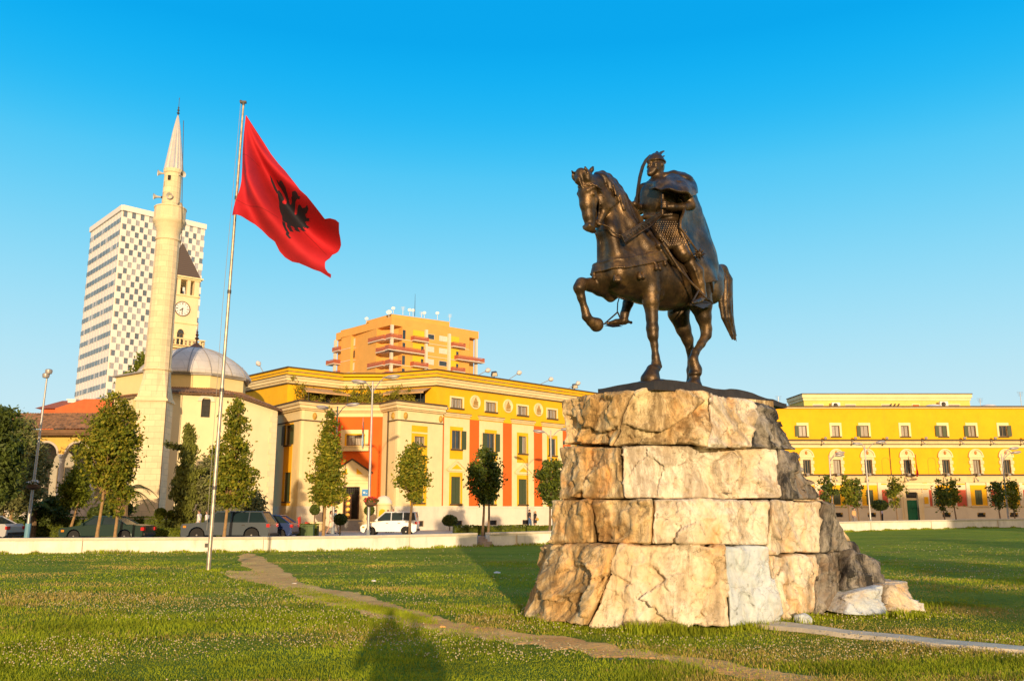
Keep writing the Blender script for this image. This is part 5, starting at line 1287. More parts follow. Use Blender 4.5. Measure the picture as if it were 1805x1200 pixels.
# ================================================================ mosque
ROOFT = None
def tile_mat():
    m = bpy.data.materials.new("roof_tiles"); m.use_nodes = True; N = m.node_tree.nodes; L = m.node_tree.links
    b = N["Principled BSDF"]; b.inputs["Roughness"].default_value = 0.9
    co = N.new("ShaderNodeTexCoord"); nz = N.new("ShaderNodeTexNoise"); nz.inputs["Scale"].default_value = 3.0; nz.inputs["Detail"].default_value = 8; L.new(co.outputs["Object"], nz.inputs[0])
    r = N.new("ShaderNodeValToRGB"); e = r.color_ramp.elements; e[0].position = 0.35; e[0].color = (0.13, 0.07, 0.03, 1); e[1].position = 0.65; e[1].color = (0.42, 0.20, 0.08, 1)
    L.new(nz.outputs[0], r.inputs[0]); L.new(r.outputs[0], b.inputs["Base Color"]); return m
TILE = tile_mat(); MATS["roof_tiles"] = TILE
def tiled_slope(name, a, b, c, d, root, pitch=0.24, amp=0.05, rows=0.35):
    """a-b eave (left to right), d-c ridge; real corrugation of barrel tiles running up the slope"""
    a, b, c, d = map(Vector, (a, b, c, d)); n = (b - a).cross(d - a).normalized()
    if n.z < 0: n = -n
    L_ = (b - a).length; nu = max(8, int(L_ / pitch) * 4); nv = max(2, int((d - a).length / rows) * 2)
    V = []; F = []
    for j in range(nv + 1):
        v = j / nv
        for i in range(nu + 1):
            u = i / nu; p = (a * (1 - u) + b * u) * (1 - v) + (d * (1 - u) + c * u) * v
            h = amp * abs(sin(pi * u * nu / 4)) + (0.03 if j % 2 == 0 else 0.0) + 0.02 * mnoise.noise(p * 1.3)
            V.append(tuple(p + n * h))
    for j in range(nv):
        for i in range(nu): q = j * (nu + 1) + i; F.append((q, q + 1, q + nu + 2, q + nu + 1))
    return fast_mesh(name, V, F, TILE, root)
def mosque():
    root = thing("mosque", "cream walled mosque with lead dome and tiled porch, behind the minaret", "mosque", (-27, 72, 0))
    wal = M("mosque_plaster", (0.82, 0.68, 0.40), 0.85, 0.05, 0.6, 0.15, 10, stain=0.15)
    drm = M("drum_plaster", (0.82, 0.65, 0.31), 0.85, 0.05, 0.6, 0.15, 10, stain=0.2)
    zE = 10.55
    P = [Vector(p) for p in ((-31.3, 68.6, 0), (-26.0, 65, 0), (-21.7, 66.9, 0), (-19.0, 69.6, 0), (-21.5, 79, 0), (-31.3, 77.9, 0))]
    N_ = len(P); EZ = [zE, zE, zE, zE - 0.85, zE, zE]
    # wall faces; window in the face P1-P2
    for i in range(N_):
        a, b = P[i], P[(i + 1) % N_]; T = frame((a.x, a.y, 0), b - a); L_ = (b - a).length; m = MB(); m.T = T
        h = []
        if i == 1:
            q = onplane(363, 717, a, Vector((-(b - a).y, (b - a).x, 0)).normalized()); u = (q - a).dot((b - a).normalized()); zc = q.z; u = min(u, L_ - 0.6)
            h = [(u - 0.33, u + 0.33, zc - 0.8, zc + 0.62)]
        m.panel(0, L_, -0.2, min(EZ[i], EZ[(i + 1) % N_]), 0, 0.4, h); m.add([(0, 0, EZ[i] - (0.85 if EZ[i] > EZ[(i + 1) % N_] else 0)), (L_, 0, EZ[(i + 1) % N_] - (0.85 if EZ[i] < EZ[(i + 1) % N_] else 0)), (L_, 0, EZ[(i + 1) % N_] + .01), (0, 0, EZ[i] + .01)], [(0, 1, 2, 3)]) if abs(EZ[i] - EZ[(i + 1) % N_]) > .1 else None; m.build("wall", wal, root)
        if h:
            window(T, root, *h[0], y=0.3, pane=GLS, mull=0, bars=True, sill=False, frame_w=0.05)
            m = MB(); m.T = T; ar = [(u + 0.62 * cos(t), zc + 0.42 + 0.58 * sin(t)) for t in np.linspace(0, pi, 11)]; ai = [(u + 0.33 * cos(t), zc + 0.42 + 0.30 * sin(t)) for t in np.linspace(0, pi, 11)]
            m.prism(ar + ai[::-1], -0.12, -0.002, axis='y'); m.build("arch_hood", BASEW, root)
    m = MB(); a, b = P[2], P[3]; m.T = frame((a.x, a.y, 0), b - a); L_ = (b - a).length
    for k in range(22):
        s_ = 0.45 if k % 2 else 0.62; z0 = 0.1 + k * 0.43
        m.box((L_ - s_, -0.03, z0), (L_ + 0.03, 0.3, z0 + 0.41))
    m.build("quoins", stone, root)
    # octagonal drum
    c = Vector((-26.9, 72.2, 0)); zD = 12.35; R = 4.45; k = 8; a0 = radians(-112.5 + 14)
    oc = [c + Vector((R * cos(a0 + 2 * pi * i / k), R * sin(a0 + 2 * pi * i / k), 0)) for i in range(k)]
    m = MB(); m.prism([(p.x, p.y) for p in oc], 9.0, zD); m.build("drum", drm, root)
    m = MB(); o2 = [(c + (p - c) * 1.05) for p in oc]; m.prism([(p.x, p.y) for p in o2], zD + 0.002, zD + 0.16); m.build("drum_cornice", M("lead_edge", (0.30, 0.27, 0.24), 0.6, 0.2), root)
    # dome (cloister shaped with 24 seams)
    m = MB(); pr = [(R * 1.04 * cos(t) ** 1.2, 2.8 * sin(t) ** 1.35) for t in np.linspace(0.0, pi / 2 * 0.985, 15)]
    m.lathe([(r, z + zD + 0.16) for r, z in pr], c=(c.x, c.y, 0), n=48, a0=a0); m.build("dome", LEAD, root, smooth='all')
    m = MB()
    for i in range(16):
        a = a0 + 2 * pi * i / 16; m.tube([(c.x + r * cos(a) * 1.004, c.y + r * sin(a) * 1.004, zD + 0.17 + z) for r, z in pr], 0.035, 5)
    m.build("dome_seams", MATS["lead_edge"], root)
    m = MB(); zt = zD + 2.9; m.lathe([(0.7, zt - 0.1), (0.5, zt + 0.15), (0.1, zt + 0.45), (0.06, zt + 0.7), (0.2, zt + 0.85), (0.06, zt + 1.0), (0.15, zt + 1.15), (0.05, zt + 1.3), (0.1, zt + 1.4), (0.03, zt + 1.5), (0.02, zt + 2.3)], c=(c.x, c.y, 0), n=12); m.build("finial", M("rusty_metal", (0.25, 0.12, 0.05), 0.6), root, smooth=True)
    # tiled skirt roof between wall and drum
    o3 = [c + (p - c) * 0.99 for p in oc]
    def near(p): return min(o3, key=lambda q: (q - p).length)
    for i in range(N_):
        a, b = P[i], P[(i + 1) % N_]; ca = Vector((-26.6, 72.8, 0))
        ea = a + (a - ca).normalized() * 0.45; eb = b + (b - ca).normalized() * 0.45
        if i == 1: # split for a nicer match
            pass
        ra, rb = near(a), near(b)
        tiled_slope("eave_tiles", (ea.x, ea.y, EZ[i] - 0.05), (eb.x, eb.y, EZ[(i + 1) % N_] - 0.05), (rb.x, rb.y, zE + 0.75), (ra.x, ra.y, zE + 0.75), root)
        m = MB(); m.tube([(ea.x, ea.y, EZ[i] - 0.1), (eb.x, eb.y, EZ[(i + 1) % N_] - 0.1)], 0.07, 5); m.build("eave_board", M("old_wood", (0.18, 0.10, 0.05), 0.85, 0.25), root)
    # porch with arcade --------------------------------------------------------------
    Y0 = 63.5; x0, x1 = -41.2, -29.6; T = frame((0, Y0, 0), Vector((1, 0, 0)))
    cols = [-41.0 + 2.72 * k for k in range(5)]; cols = [-32.95 - 2.35 * k for k in range(3, -1, -1)] + [-30.6]
    par = M("porch_stone", (0.55, 0.48, 0.40), 0.9, 0.15, 1.5, 0.4, 8, stain=0.4)
    m = MB(); m.T = T; m.box((x0, -0.15, -0.2), (x1, 0.3, 2.2)); m.box((x0, -0.25, 2.2), (x1, 0.4, 2.4)); m.build("porch_parapet", par, root)
    yp = M("porch_plaster", (0.72, 0.46, 0.10), 0.85, 0.15, 1, stain=0.3)
    # spandrel wall with arches
    zS, zT = 5.75, 7.1; pts_top = []; m = MB(); m.T = T; nA = 12
    for i in range(len(cols) - 1):
        a, b = cols[i] + 0.22, cols[i + 1] - 0.22; rr = (b - a) / 2; cx = (a + b) / 2; rz = min(rr, 1.05)
        arc = [(cx - rr * cos(pi * t / nA), zS + rz * sin(pi * t / nA)) for t in range(nA + 1)]
        for t in range(nA):
            p, q = arc[t], arc[t + 1]
            for yy in (0.0, 0.35): m.quad((p[0], yy, p[1]), (q[0], yy, q[1]), (q[0], yy, zT), (p[0], yy, zT))
            m.quad((p[0], 0, p[1]), (p[0], 0.35, p[1]), (q[0], 0.35, q[1]), (q[0], 0, q[1]))
    for cxx in cols: m.box((cxx - 0.22, 0, zS), (cxx + 0.22, 0.35, zT))
    m.build("arcade_wall", yp, root)
    for i in range(len(cols) - 1):
        a, b = cols[i] + 0.22, cols[i + 1] - 0.22; rr = (b - a) / 2; cx = (a + b) / 2; rz = min(rr, 1.05)
        o_ = [(cx - (rr + 0.02) * cos(pi * t / 16), zS + (rz + 0.02) * sin(pi * t / 16)) for t in range(17)]; i_ = [(cx - (rr - 0.13) * cos(pi * t / 16), zS + (rz - 0.13) * sin(pi * t / 16)) for t in range(17)]
        m = MB(); m.T = T; m.prism(o_ + i_[::-1], -0.06, 0.3, axis='y'); m.build("arch_ring", par, root)
    for cxx in cols:
        m = MB(); m.lathe([(0.26, 2.4), (0.26, 2.55), (0.2, 2.62), (0.18, 5.2), (0.22, 5.3), (0.22, 5.36), (0.2, 5.4), (0.32, 5.68), (0.32, 5.75)], c=(cxx, Y0 + 0.18, 0), n=14); m.build("column", M("marble", (0.52, 0.50, 0.48), 0.6, 0.12, 3), root, smooth=True)
    m = MB(); m.box((x0, Y0 + 3.6, -0.1), (x1 + 3, Y0 + 3.9, 7.1)); m.build("porch_back_wall", M("porch_inner", (0.42, 0.38, 0.30), 0.85, 0.15, 1, stain=0.3), root)
    for k in range(4):
        TB = frame((0, Y0 + 3.58, 0), Vector((1, 0, 0))); xx = -40 + 2.5 * k
        window(TB, root, xx, xx + 1.1, 3.2, 5.0, y=0.0, pane=CURT if k % 2 else GLS, mull=1, sill=False)
    m = MB(); m.box((x0 - 0.4, Y0 - 0.9, 7.06), (x1 + 3, Y0 + 4.0, 7.18)); m.box((x0 - 0.5, Y0 - 1.05, 7.18), (x1 + 3, Y0 - 0.9, 7.45)); m.build("porch_soffit", M("old_wood", (0.18, 0.1, 0.05)), root)
    tiled_slope("porch_roof", (x0 - 0.6, Y0 - 1.15, 7.45), (x1 + 3.2, Y0 - 1.15, 7.45), (x1 + 3.2, Y0 + 2.6, 9.0), (x0 + 2.6, Y0 + 2.6, 9.0), root)
    tiled_slope("porch_roof", (x0 - 0.6, Y0 + 6.5, 7.45), (x0 - 0.6, Y0 - 1.15, 7.45), (x0 + 2.6, Y0 + 2.6, 9.0), (x0 + 2.6, Y0 + 2.7, 9.0), root)
    # yellow annex rising left of the minaret
    m = MB(); m.prism([(-32.2, 69.4), (-27.6, 65.9), (-27.0, 70), (-31, 72)], 9, 12.3); m.build("annex_wall", drm, root)
    m = MB(); m.prism([(-32.5, 69.3), (-27.5, 65.5), (-26.8, 70), (-31, 72.2)], 12.3, 12.42); m.build("annex_cornice", MATS["lead_edge"], root)
mosque()

# ================================================================ clock tower
def clock_tower():
    q = Vector((-42.0, 107, 0)); u = Vector((cos(radians(38)), sin(radians(38)), 0)); T = frame((q.x, q.y, 0), u)
    root = thing("clock_tower", "square cream clock tower with a dark pyramid roof, right behind the minaret", "clock tower", q)
    pl = M("tower_plaster", (0.82, 0.66, 0.40), 0.85, 0.06, 0.6, 0.1, 10, stain=0.2)
    a0, a1 = -1.9, 1.95; W = a1 - a0; c = (a0 + a1) / 2; c = 0.0; h = W / 2
    def blk(nm, mat, e, z0, z1):
        m = MB(); m.T = T; m.box((c - h - e, -e, z0), (c + h + e, 2 * h + e, z1)); return m.build(nm, mat, root)
    m = MB(); m.T = T; m.panel(c - h, c + h, 0, 28.6, 0, 0.5, [(-0.42, 0.42, 22.2, 23.7)]); m.box((c - h, 0.5, 0), (c + h, 2 * h, 28.6)); m.build("shaft", pl, root)
    wf = window(T, root, -0.42, 0.42, 22.2, 23.7, y=0.25, pane=GLS, mull=1, sill=False)
    m = MB(); m.T = T; ar = [(0.42 * cos(t), 23.7 + 0.55 * sin(t)) for t in np.linspace(0, pi, 13)]; m.prism(ar, -0.02, -0.002, axis='y'); m.build("fanlight", GLS, wf)
    m = MB(); m.T = T; o_ = [(0.55 * cos(t), 23.7 + 0.68 * sin(t)) for t in np.linspace(0, pi, 13)]; m.prism(o_ + [(p[0] * 0.78, 23.7 + (p[1] - 23.7) * 0.82) for p in o_[::-1]], -0.08, -0.021, axis='y'); m.build("arch_trim", CRM, wf)
    for z, e, t in ((25.0, 0.14, 0.16), (28.6, 0.16, 0.2), (30.75, 0.12, 0.2), (30.95, 0.35, 0.2), (22.0, 0.9, 0.12), (21.75, 0.6, 0.25)): blk("ledge", CRM if e < 0.9 else CRD, e, z, z + t)
    # belfry piers
    for x in (-h + 0.3, -0.62, 0.62, h - 0.3):
        for y in (0.3, 2 * h - 0.3):
            m = MB(); m.T = T; wd = 0.3 if abs(x) > 1 else 0.2; m.box((x - wd, y - 0.28, 28.8), (x + wd, y + 0.28, 30.75)); m.build("belfry_pier", pl, root)
    for y in (1.2, 2.6):
        for x in (-h + 0.28, h - 0.28):
            m = MB(); m.T = T; m.box((x - 0.26, y - 0.2, 28.8), (x + 0.26, y + 0.2, 30.75)); m.build("belfry_pier", pl, root)
    m = MB(); m.T = T; m.lathe([(0.6, 29.2), (0.5, 29.35), (0.38, 29.9), (0.2, 30.15), (0.05, 30.2)], c=(0, h, 0), n=14); m.tube([(0, h, 30.15), (0, h, 30.75)], 0.06); m.build("bell", M("bell_bronze", (0.14, 0.11, 0.07), 0.5, 0.2, metal=0.5), root, smooth=True)
    m = MB(); m.T = T; e = h + 0.12; m.add([(c - e, h - e, 31.15), (c + e, h - e, 31.15), (c + e, h + e, 31.15), (c - e, h + e, 31.15), (c, h, 36.2)], [(0, 1, 4), (1, 2, 4), (2, 3, 4), (3, 0, 4), (3, 2, 1, 0)]); m.build("pyramid_roof", slat_mat("dark_roof_sheet", (0.12, 0.085, 0.06), 1.1, 0.7), root)
    # clock
    TC_ = T @ Matrix.Translation((0, 0, 26.9)) @ Matrix.Rotation(pi / 2, 4, 'X')
    m = MB(); m.T = TC_; m.lathe([(0.98, 0.0), (0.98, 0.10), (0.88, 0.10), (0.88, 0.04)], n=32); ck = m.build("clock_rim", M("clock_rim", (0.16, 0.10, 0.05), 0.5), root)
    m = MB(); m.T = TC_; m.lathe([(0.88, 0.05), (0.87, 0.06)], n=32); m.build("clock_face", WHT, ck)
    m = MB(); m.T = TC_
    for k in range(12):
        a = pi / 6 * k; r0 = 0.62 if k % 3 else 0.55; dv = Vector((cos(a), sin(a), 0)); p_ = Vector((-sin(a), cos(a), 0)) * (0.03 if k % 3 else 0.05)
        m.add([dv * r0 - p_ + Vector((0, 0, 0.075)), dv * 0.8 - p_ + Vector((0, 0, 0.075)), dv * 0.8 + p_ + Vector((0, 0, 0.075)), dv * r0 + p_ + Vector((0, 0, 0.075))], [(0, 1, 2, 3)])
    m.build("hour_marks", IRON, ck)
    for nm, ang, ln, wd in (("hour_hand", radians(218), 0.48, 0.05), ("minute_hand", radians(266), 0.7, 0.04)):
        m = MB(); m.T = TC_ @ Matrix.Rotation(ang, 4, 'Z'); m.prism([(-0.12, -wd), (ln * 0.8, -wd), (ln, 0), (ln * 0.8, wd), (-0.12, wd)], 0.085, 0.10 + wd * 0.2); m.build(nm, IRON, ck)
    # balustrade
    m = MB(); m.T = T; e = 0.85
    for k in range(12):
        x = lerp(c - h - e, c + h + e, k / 11); m.lathe([(0.1, 22.12), (0.06, 22.3), (0.12, 22.5), (0.06, 22.75), (0.1, 22.85)], c=(x, -e, 0), n=8)
        m.lathe([(0.1, 22.12), (0.06, 22.3), (0.12, 22.5), (0.06, 22.75), (0.1, 22.85)], c=(c + h + e, -e + (2 * h + 2 * e) * k / 11, 0), n=8)
    m.box((c - h - e - 0.1, -e - 0.1, 22.86), (c + h + e + 0.1, -e + 0.1, 23.0)); m.box((c + h + e - 0.1, -e + 0.101, 22.86), (c + h + e + 0.1, 2 * h + e, 23.0)); m.build("balustrade", CRM, root)
clock_tower()

# ================================================================ orange apartment block
def apartments():
    K = Vector((-28.65, 200, 0)); R = Vector((-8.6, 217.5, 0)); Lp = Vector((-46.3, 219.0, 0)); H = 46.9; FH = 3.12
    root = thing("apartment_block", "orange brick apartment block with railed balconies behind the yellow building", "apartment block", K)
    br = M("orange_brick", (0.76, 0.38, 0.085), 0.85, 0.06, 0.5, 0.1, 20); ylw = M("balcony_yellow", (0.84, 0.52, 0.03), 0.85, 0.05); wh = M("pale_concrete", (0.74, 0.62, 0.48), 0.85, 0.05)
    rail = M("red_railing", (0.42, 0.12, 0.06), 0.7, 0.1); bl = M("white_blind", (0.70, 0.62, 0.50), 0.6, 0.1)
    u = (R - K).normalized(); v = (Lp - K).normalized(); LR = (R - K).length; LL = (Lp - K).length
    T = frame((K.x, K.y, 0), u); TL = frame((Lp.x, Lp.y, 0), -v)
    m = MB(); i_ = 2.2
    A = K + u * i_ + v * i_ * 0.0; 
    pts = [Lp + u * 1.5, Lp + u * 1.5 - v * 4, Lp - v * 4 + u * 0.0, Lp - v * 8.5, Lp - v * 8.5 + u * 0.9, K + v * 6, K + v * 6 + u * 1.3, K + u * 3.2 + v * 1.6, K + u * 3.2, R - u * 3.0, R - u * 3.0 + v * 2.0, R + v * 2.0, R + v * 22, Lp + u * 22]
    m.prism([(p.x, p.y) for p in pts], 0, H - 1.9); m.build("wall", br, root)
    # roof parapet and attic
    cap = [Lp + u * 0.8, Lp + u * 0.8 - v * 4, Lp - v * 4 - u * 0.3, Lp - v * 9, K + v * 8 - u * 0.0, K + v * 0.2 + u * 0.2, R, R + v * 22, Lp + u * 22]
    m = MB(); m.prism([(p.x, p.y) for p in cap], H - 1.9, H); m.build("parapet", br, root)
    m = MB(); at2 = [K + u * 2 + v * 3, K + u * 18 + v * 1, K + u * 18 + v * 14, K + u * 2 + v * 14]; m.prism([(p.x, p.y) for p in at2], H, H + 1.5); m.build("attic", br, root)
    m = MB(); m.add([K + u * 1.0 + v * 3.5 + Vector((0, 0, H + 0.3)), K + u * 1.0 + v * 9 + Vector((0, 0, H - 0.1)), K + u * 4 + v * 9 + Vector((0, 0, H + 1.6)), K + u * 4 + v * 3.5 + Vector((0, 0, H + 1.6))], [(0, 1, 2, 3)]); m.build("skylight", M("pale_grey", (0.6, 0.55, 0.5)), root)
    def slab(T_, x0, x1, y0, y1, z): 
        m = MB(); m.T = T_; m.box((x0, y0, z - 0.22), (x1, y1, z)); o = m.build("balcony", wh, root)
        m = MB(); m.T = T_
        n = max(2, int((x1 - x0) / 0.35))
        for k in range(n + 1): x = lerp(x0 + 0.05, x1 - 0.05, k / n); m.box((x - 0.05, y0 + 0.02, z), (x + 0.05, y0 + 0.07, z + 0.95))
        m.box((x0, y0 + 0.01, z + 0.9), (x1, y0 + 0.09, z + 1.0)); m.box((x0, y0 + 0.03, z + 0.15), (x1, y0 + 0.05, z + 0.75))
        for xx in (x0 + 0.03, x1 - 0.09): m.box((xx, y0 + 0.1, z), (xx + 0.06, y1, z + 1.0))
        m.build("railing", rail, o); return o
    for f in range(5):
        z = H - 1.9 - FH * (f + 1)
        m = MB(); m.T = T; m.box((3.2, -0.06, z - 0.12), (LR - 3.0, -0.003, z)); m.build("floor_band", wh, root)
        # yellow recess bays
        for a, b in ((6.3, 9.6), (17.6, 20.3)):
            m = MB(); m.T = T; m.box((a, -0.05, z), (b, 0.0, z + FH - 0.4)); m.build("yellow_bay", ylw, root)
            if f in (1, 2): m = MB(); m.T = T; m.box((b - 0.9, -0.08, z + 0.05), (b - 0.15, -0.05, z + 2.1)); m.build("balcony_door", GLS, root)
        if f % 2 == 0: slab(T, 5.6, 9.9, -1.6, 0, z); slab(T, 17.4, 21.2, -1.6, 0, z); slab(T, -0.3, 3.0, -0.3, 1.8, z)
        else: slab(T, -1.6, 8.7, -1.6, 0, z); slab(T, 18.8, LR + 0.8, -1.6, 0, z)
        for j, (a, b) in enumerate(((10.2, 12.6), (14.1, 16.6))):
            m = MB(); m.T = T; m.box((a, -0.05, z + 1.0), (b, 0.0, z + 2.35)); w_ = m.build("window", wh, root)
            m = MB(); m.T = T; m.box((a + 0.1, -0.08, z + 1.1), (b - 0.1, -0.05, z + 2.25)); m.build("pane", bl if (f + j) % 3 else GLS, w_)
        # corner glazing
        m = MB(); m.T = T; m.box((3.3, -0.04, z + 0.1), (4.1, 0.0, z + 2.3)); m.build("balcony_door", GLS, root)
        m = MB(); m.T = T; m.box((LR - 2.9, 1.97, z + 0.1), (LR - 1.4, 2.0, z + 2.2)); m.build("balcony_door", GLS, root)
        # left face
        for j, s_ in enumerate((2.0, 3.6, 8.3, 10.6, 12.6, 15.6, 17.8)):
            uu = LL - 26 + s_ + 8 if False else s_
            y0 = 1.44 if s_ < 3.9 else (-0.0 if s_ < 8 else 0.84)
            m = MB(); m.T = TL; m.box((s_ + 0.0, y0 - 0.02, z + 0.5), (s_ + (0.6 if j % 2 else 0.9), y0 + 0.1, z + 2.4)); m.build("window", GLS if (j + f) % 2 else bl, root)
        m = MB(); m.T = TL; m.box((4.0, -0.05, z - 0.12), (8.5, -0.003, z)); m.box((8.52, 0.80, z - 0.12), (LL - 6, 0.897, z)); m.build("floor_band", wh, root)
        if f % 2 == 0: slab(TL, LL - 9, LL - 2.5, -0.5, 1.5, z); slab(TL, 0.3, 3.6, -0.4, 1.5, z)
        else: slab(TL, LL - 4.5, LL + 0.8, -1.2, 1.0, z); slab(TL, -2.2, 1.6, -0.6, 1.5, z)
    for T_, x, y in ((T, 0.35, 0.15), (T, 9.85, -0.5), (T, 17.0, -0.3), (T, LR - 0.5, 0.4), (TL, 0.4, 0.5)):
        m = MB(); m.T = T_; m.box((x - 0.32, y - 0.3, 20), (x + 0.32, y + 0.3, H - 1.9)); m.build("column", wh, root)
    return K, u, v, H
KU = apartments()
K_, u_, v_, H_ = KU
for i, (px, h, dish) in enumerate(((685.5, 5, 1), (693, 3, 1), (710, 7, 0), (722, 4, 1), (728, 4, 1), (743, 4, 0), (748, 3, 1), (771, 5, 1), (793, 6, 0), (646.5, 2, 1))):
    s_ = (px - 690) * 0.135; q = K_ + u_ * max(0.6, s_ + 2) + v_ * (2.2 if s_ > -2 else 9)
    base = H_ + (1.5 if 2 < s_ + 2 < 18 else 0.0); q = at(px, 560, q.y); q = Vector((q.x, q.y, base))
    lab = ["white satellite dish at the left corner of the orange block's roof", "small antenna mast next to the left roof corner dish", "thin mast on the orange block's roof left of the tall aerial", "small white dish left of the tall aerial", "small white dish just beside the tall aerial", "thin mast just right of the tall aerial", "low white dish right of the tall aerial", "white dish on the right part of the orange block's roof", "thin mast at the right end of the orange block's roof", "low dish over the left stair tower of the orange block"][i]
    m = MB(); hh = h * 0.2 + 0.6; m.tube([q, q + Vector((0, 0, hh))], 0.06, 5)
    if dish:
        m.T = Matrix.Translation(q + Vector((0, -0.1, hh))) @ Matrix.Rotation(radians(62), 4, 'X'); m.lathe([(0.02, 0), (0.28, 0.04), (0.48 + 0.2 * (i == 0), 0.14), (0.46, 0.16), (0.28, 0.06), (0.02, 0.03)], n=14)
    else:
        for k in range(3): m.tube([q + Vector((-0.5, 0, hh - 0.3 * k)), q + Vector((0.5, 0, hh - 0.3 * k))], 0.03, 4)
    tag(m.build("satellite_dish" if dish else "antenna", WHT, loc=q), lab, "satellite dish" if dish else "antenna", "aerials on the orange apartment block")
q = at(731, 557, 206); q = Vector((q.x, q.y, H_ + 1.5)); m = MB(); m.tube([q, q + Vector((0, 0, 5.6))], [0.09, 0.03], 6)
tag(m.build("tall_aerial", IRON, loc=q), "tallest thin aerial on the roof of the orange apartment block", "aerial")

# red roofed house behind the porch, chimney
def red_house():
    q = at(115, 720, 96); root = thing("red_roof_house", "house with a red tiled roof and white chimney behind the mosque porch", "house", (q.x, q.y, 0))
    x0 = at(84, 720, 96).x; x1 = at(200, 720, 96).x; z = at(110, 724, 96).z; zt = at(100, 719, 96).z
    m = MB(); m.box((x0 + 0.4, 94, 0), (x1, 104, z)); m.build("wall", M("red_wall", (0.55, 0.13, 0.04), 0.85), root)
    for i in range(3):
        TW = frame((x0 + 2 + 3 * i, 94, 0), Vector((1, 0, 0))); window(TW, root, 0, 1.2, z - 3.2, z - 1.4, y=-0.07, sill=False)
    m = MB(); m.prism([(93.4, z), (104.6, z), (99, zt + 1.2)], x0, x1, axis='x'); m.build("roof", M("red_tiles", (0.42, 0.11, 0.04), 0.85, 0.2, 3), root)
    c = at(129, 712, 98); m = MB(); m.box((c.x - 0.45, c.y - 0.4, z), (c.x + 0.45, c.y + 0.4, c.z + 0.4)); m.box((c.x - 0.55, c.y - 0.5, c.z + 0.4), (c.x + 0.55, c.y + 0.5, c.z + 0.55)); m.build("chimney", WHT, root)
    a = at(118, 724, 95); b = at(168, 708, 95); m = MB(); m.prism([(a.x, a.z), (b.x, b.z), (b.x + 3, b.z), (b.x + 3, a.z - 2), (a.x, a.z - 2)], 92.5, 93.3, axis='y'); m.build("gable", M("red_wall", (0.55, 0.13, 0.04)), root)
red_house()
# ================================================================ bronze horseman
def bronze_mat():
    m = bpy.data.materials.new("bronze"); m.use_nodes = True; N = m.node_tree.nodes; L = m.node_tree.links
    b = N["Principled BSDF"]; b.inputs["Metallic"].default_value = 0.55
    geo = N.new("ShaderNodeNewGeometry")
    def noise(s, d=6, r=0.6):
        q = N.new("ShaderNodeTexNoise"); q.inputs["Scale"].default_value = s; q.inputs["Detail"].default_value = d; q.inputs["Roughness"].default_value = r; L.new(geo.outputs["Position"], q.inputs["Vector"]); return q.outputs[0]
    r = N.new("ShaderNodeValToRGB"); e = r.color_ramp.elements; e[0].position = 0.3; e[0].color = (0.018, 0.013, 0.009, 1); e[1].position = 0.68; e[1].color = (0.22, 0.132, 0.055, 1)
    q = e.new(0.5); q.color = (0.070, 0.044, 0.022, 1)
    L.new(noise(2.6, 9, 0.7), r.inputs[0]); L.new(r.outputs[0], b.inputs["Base Color"])
    mr = N.new("ShaderNodeMapRange"); mr.inputs["To Min"].default_value = 0.24; mr.inputs["To Max"].default_value = 0.5; L.new(noise(5, 8), mr.inputs[0]); L.new(mr.outputs[0], b.inputs["Roughness"])
    bp = N.new("ShaderNodeBump"); bp.inputs["Strength"].default_value = 0.35; bp.inputs["Distance"].default_value = 0.02; L.new(noise(22, 8, 0.75), bp.inputs["Height"]); L.new(bp.outputs[0], b.inputs["Normal"])
    MATS["bronze"] = m; return m
BRZ = bronze_mat()
BRD = M("dark_bronze", (0.055, 0.045, 0.04), 0.55, 0.3, 5, 0.3, 30, metal=0.5)
SA = radians(39)
_FC = at(1153, 665, 15.4); ZP = _FC.z
SU = Vector((cos(SA), sin(SA), 0)); SL = Vector((SU.y, -SU.x, 0))
SO = _FC + SU * 1.75 - SL * 0.72; SO.z = ZP
ST = np.array([[-SU.x, SL.x, 0, SO.x], [-SU.y, SL.y, 0, SO.y], [0, 0, 1, SO.z], [0, 0, 0, 1]])
def S(zx, zy, l=0.0):
    px, py = 960 + zx / 2.5, 240 + zy / 2.5
    p = onplane(px, py, SO + SL * l, SL); d = p - SO
    return np.array([-(d.dot(SU)), l, d.z])
def SW(p): q = ST @ np.array([p[0], p[1], p[2], 1.0]); return Vector(q[:3])
_camL = np.linalg.inv(ST) @ np.array([0, 0, EYE, 1.0]); _camL = _camL[:3]
def surf(sdf, zx, zy, off=0.0):
    r = ray(960 + zx / 2.5, 240 + zy / 2.5); dl = np.linalg.inv(ST)[:3, :3] @ np.array(r); dl /= np.linalg.norm(dl)
    for t in np.arange(13.0, 22.0, 0.012):
        p = _camL + dl * t; i = ((p - sdf.lo) / sdf.vox)
        if (i < 1).any() or (i > np.array(sdf.n) - 2).any(): continue
        if sdf.d[tuple(np.round(i).astype(int))] < off: return p
    return None
def C(s, pts, k=0.05, sq=(1, 1, 1), op='u'):
    P = [S(p[0], p[1], p[2]) if len(p) == 4 else np.array(p[:3]) for p in pts]
    s.chain(P, [p[-1] for p in pts], k, sq, op); return s
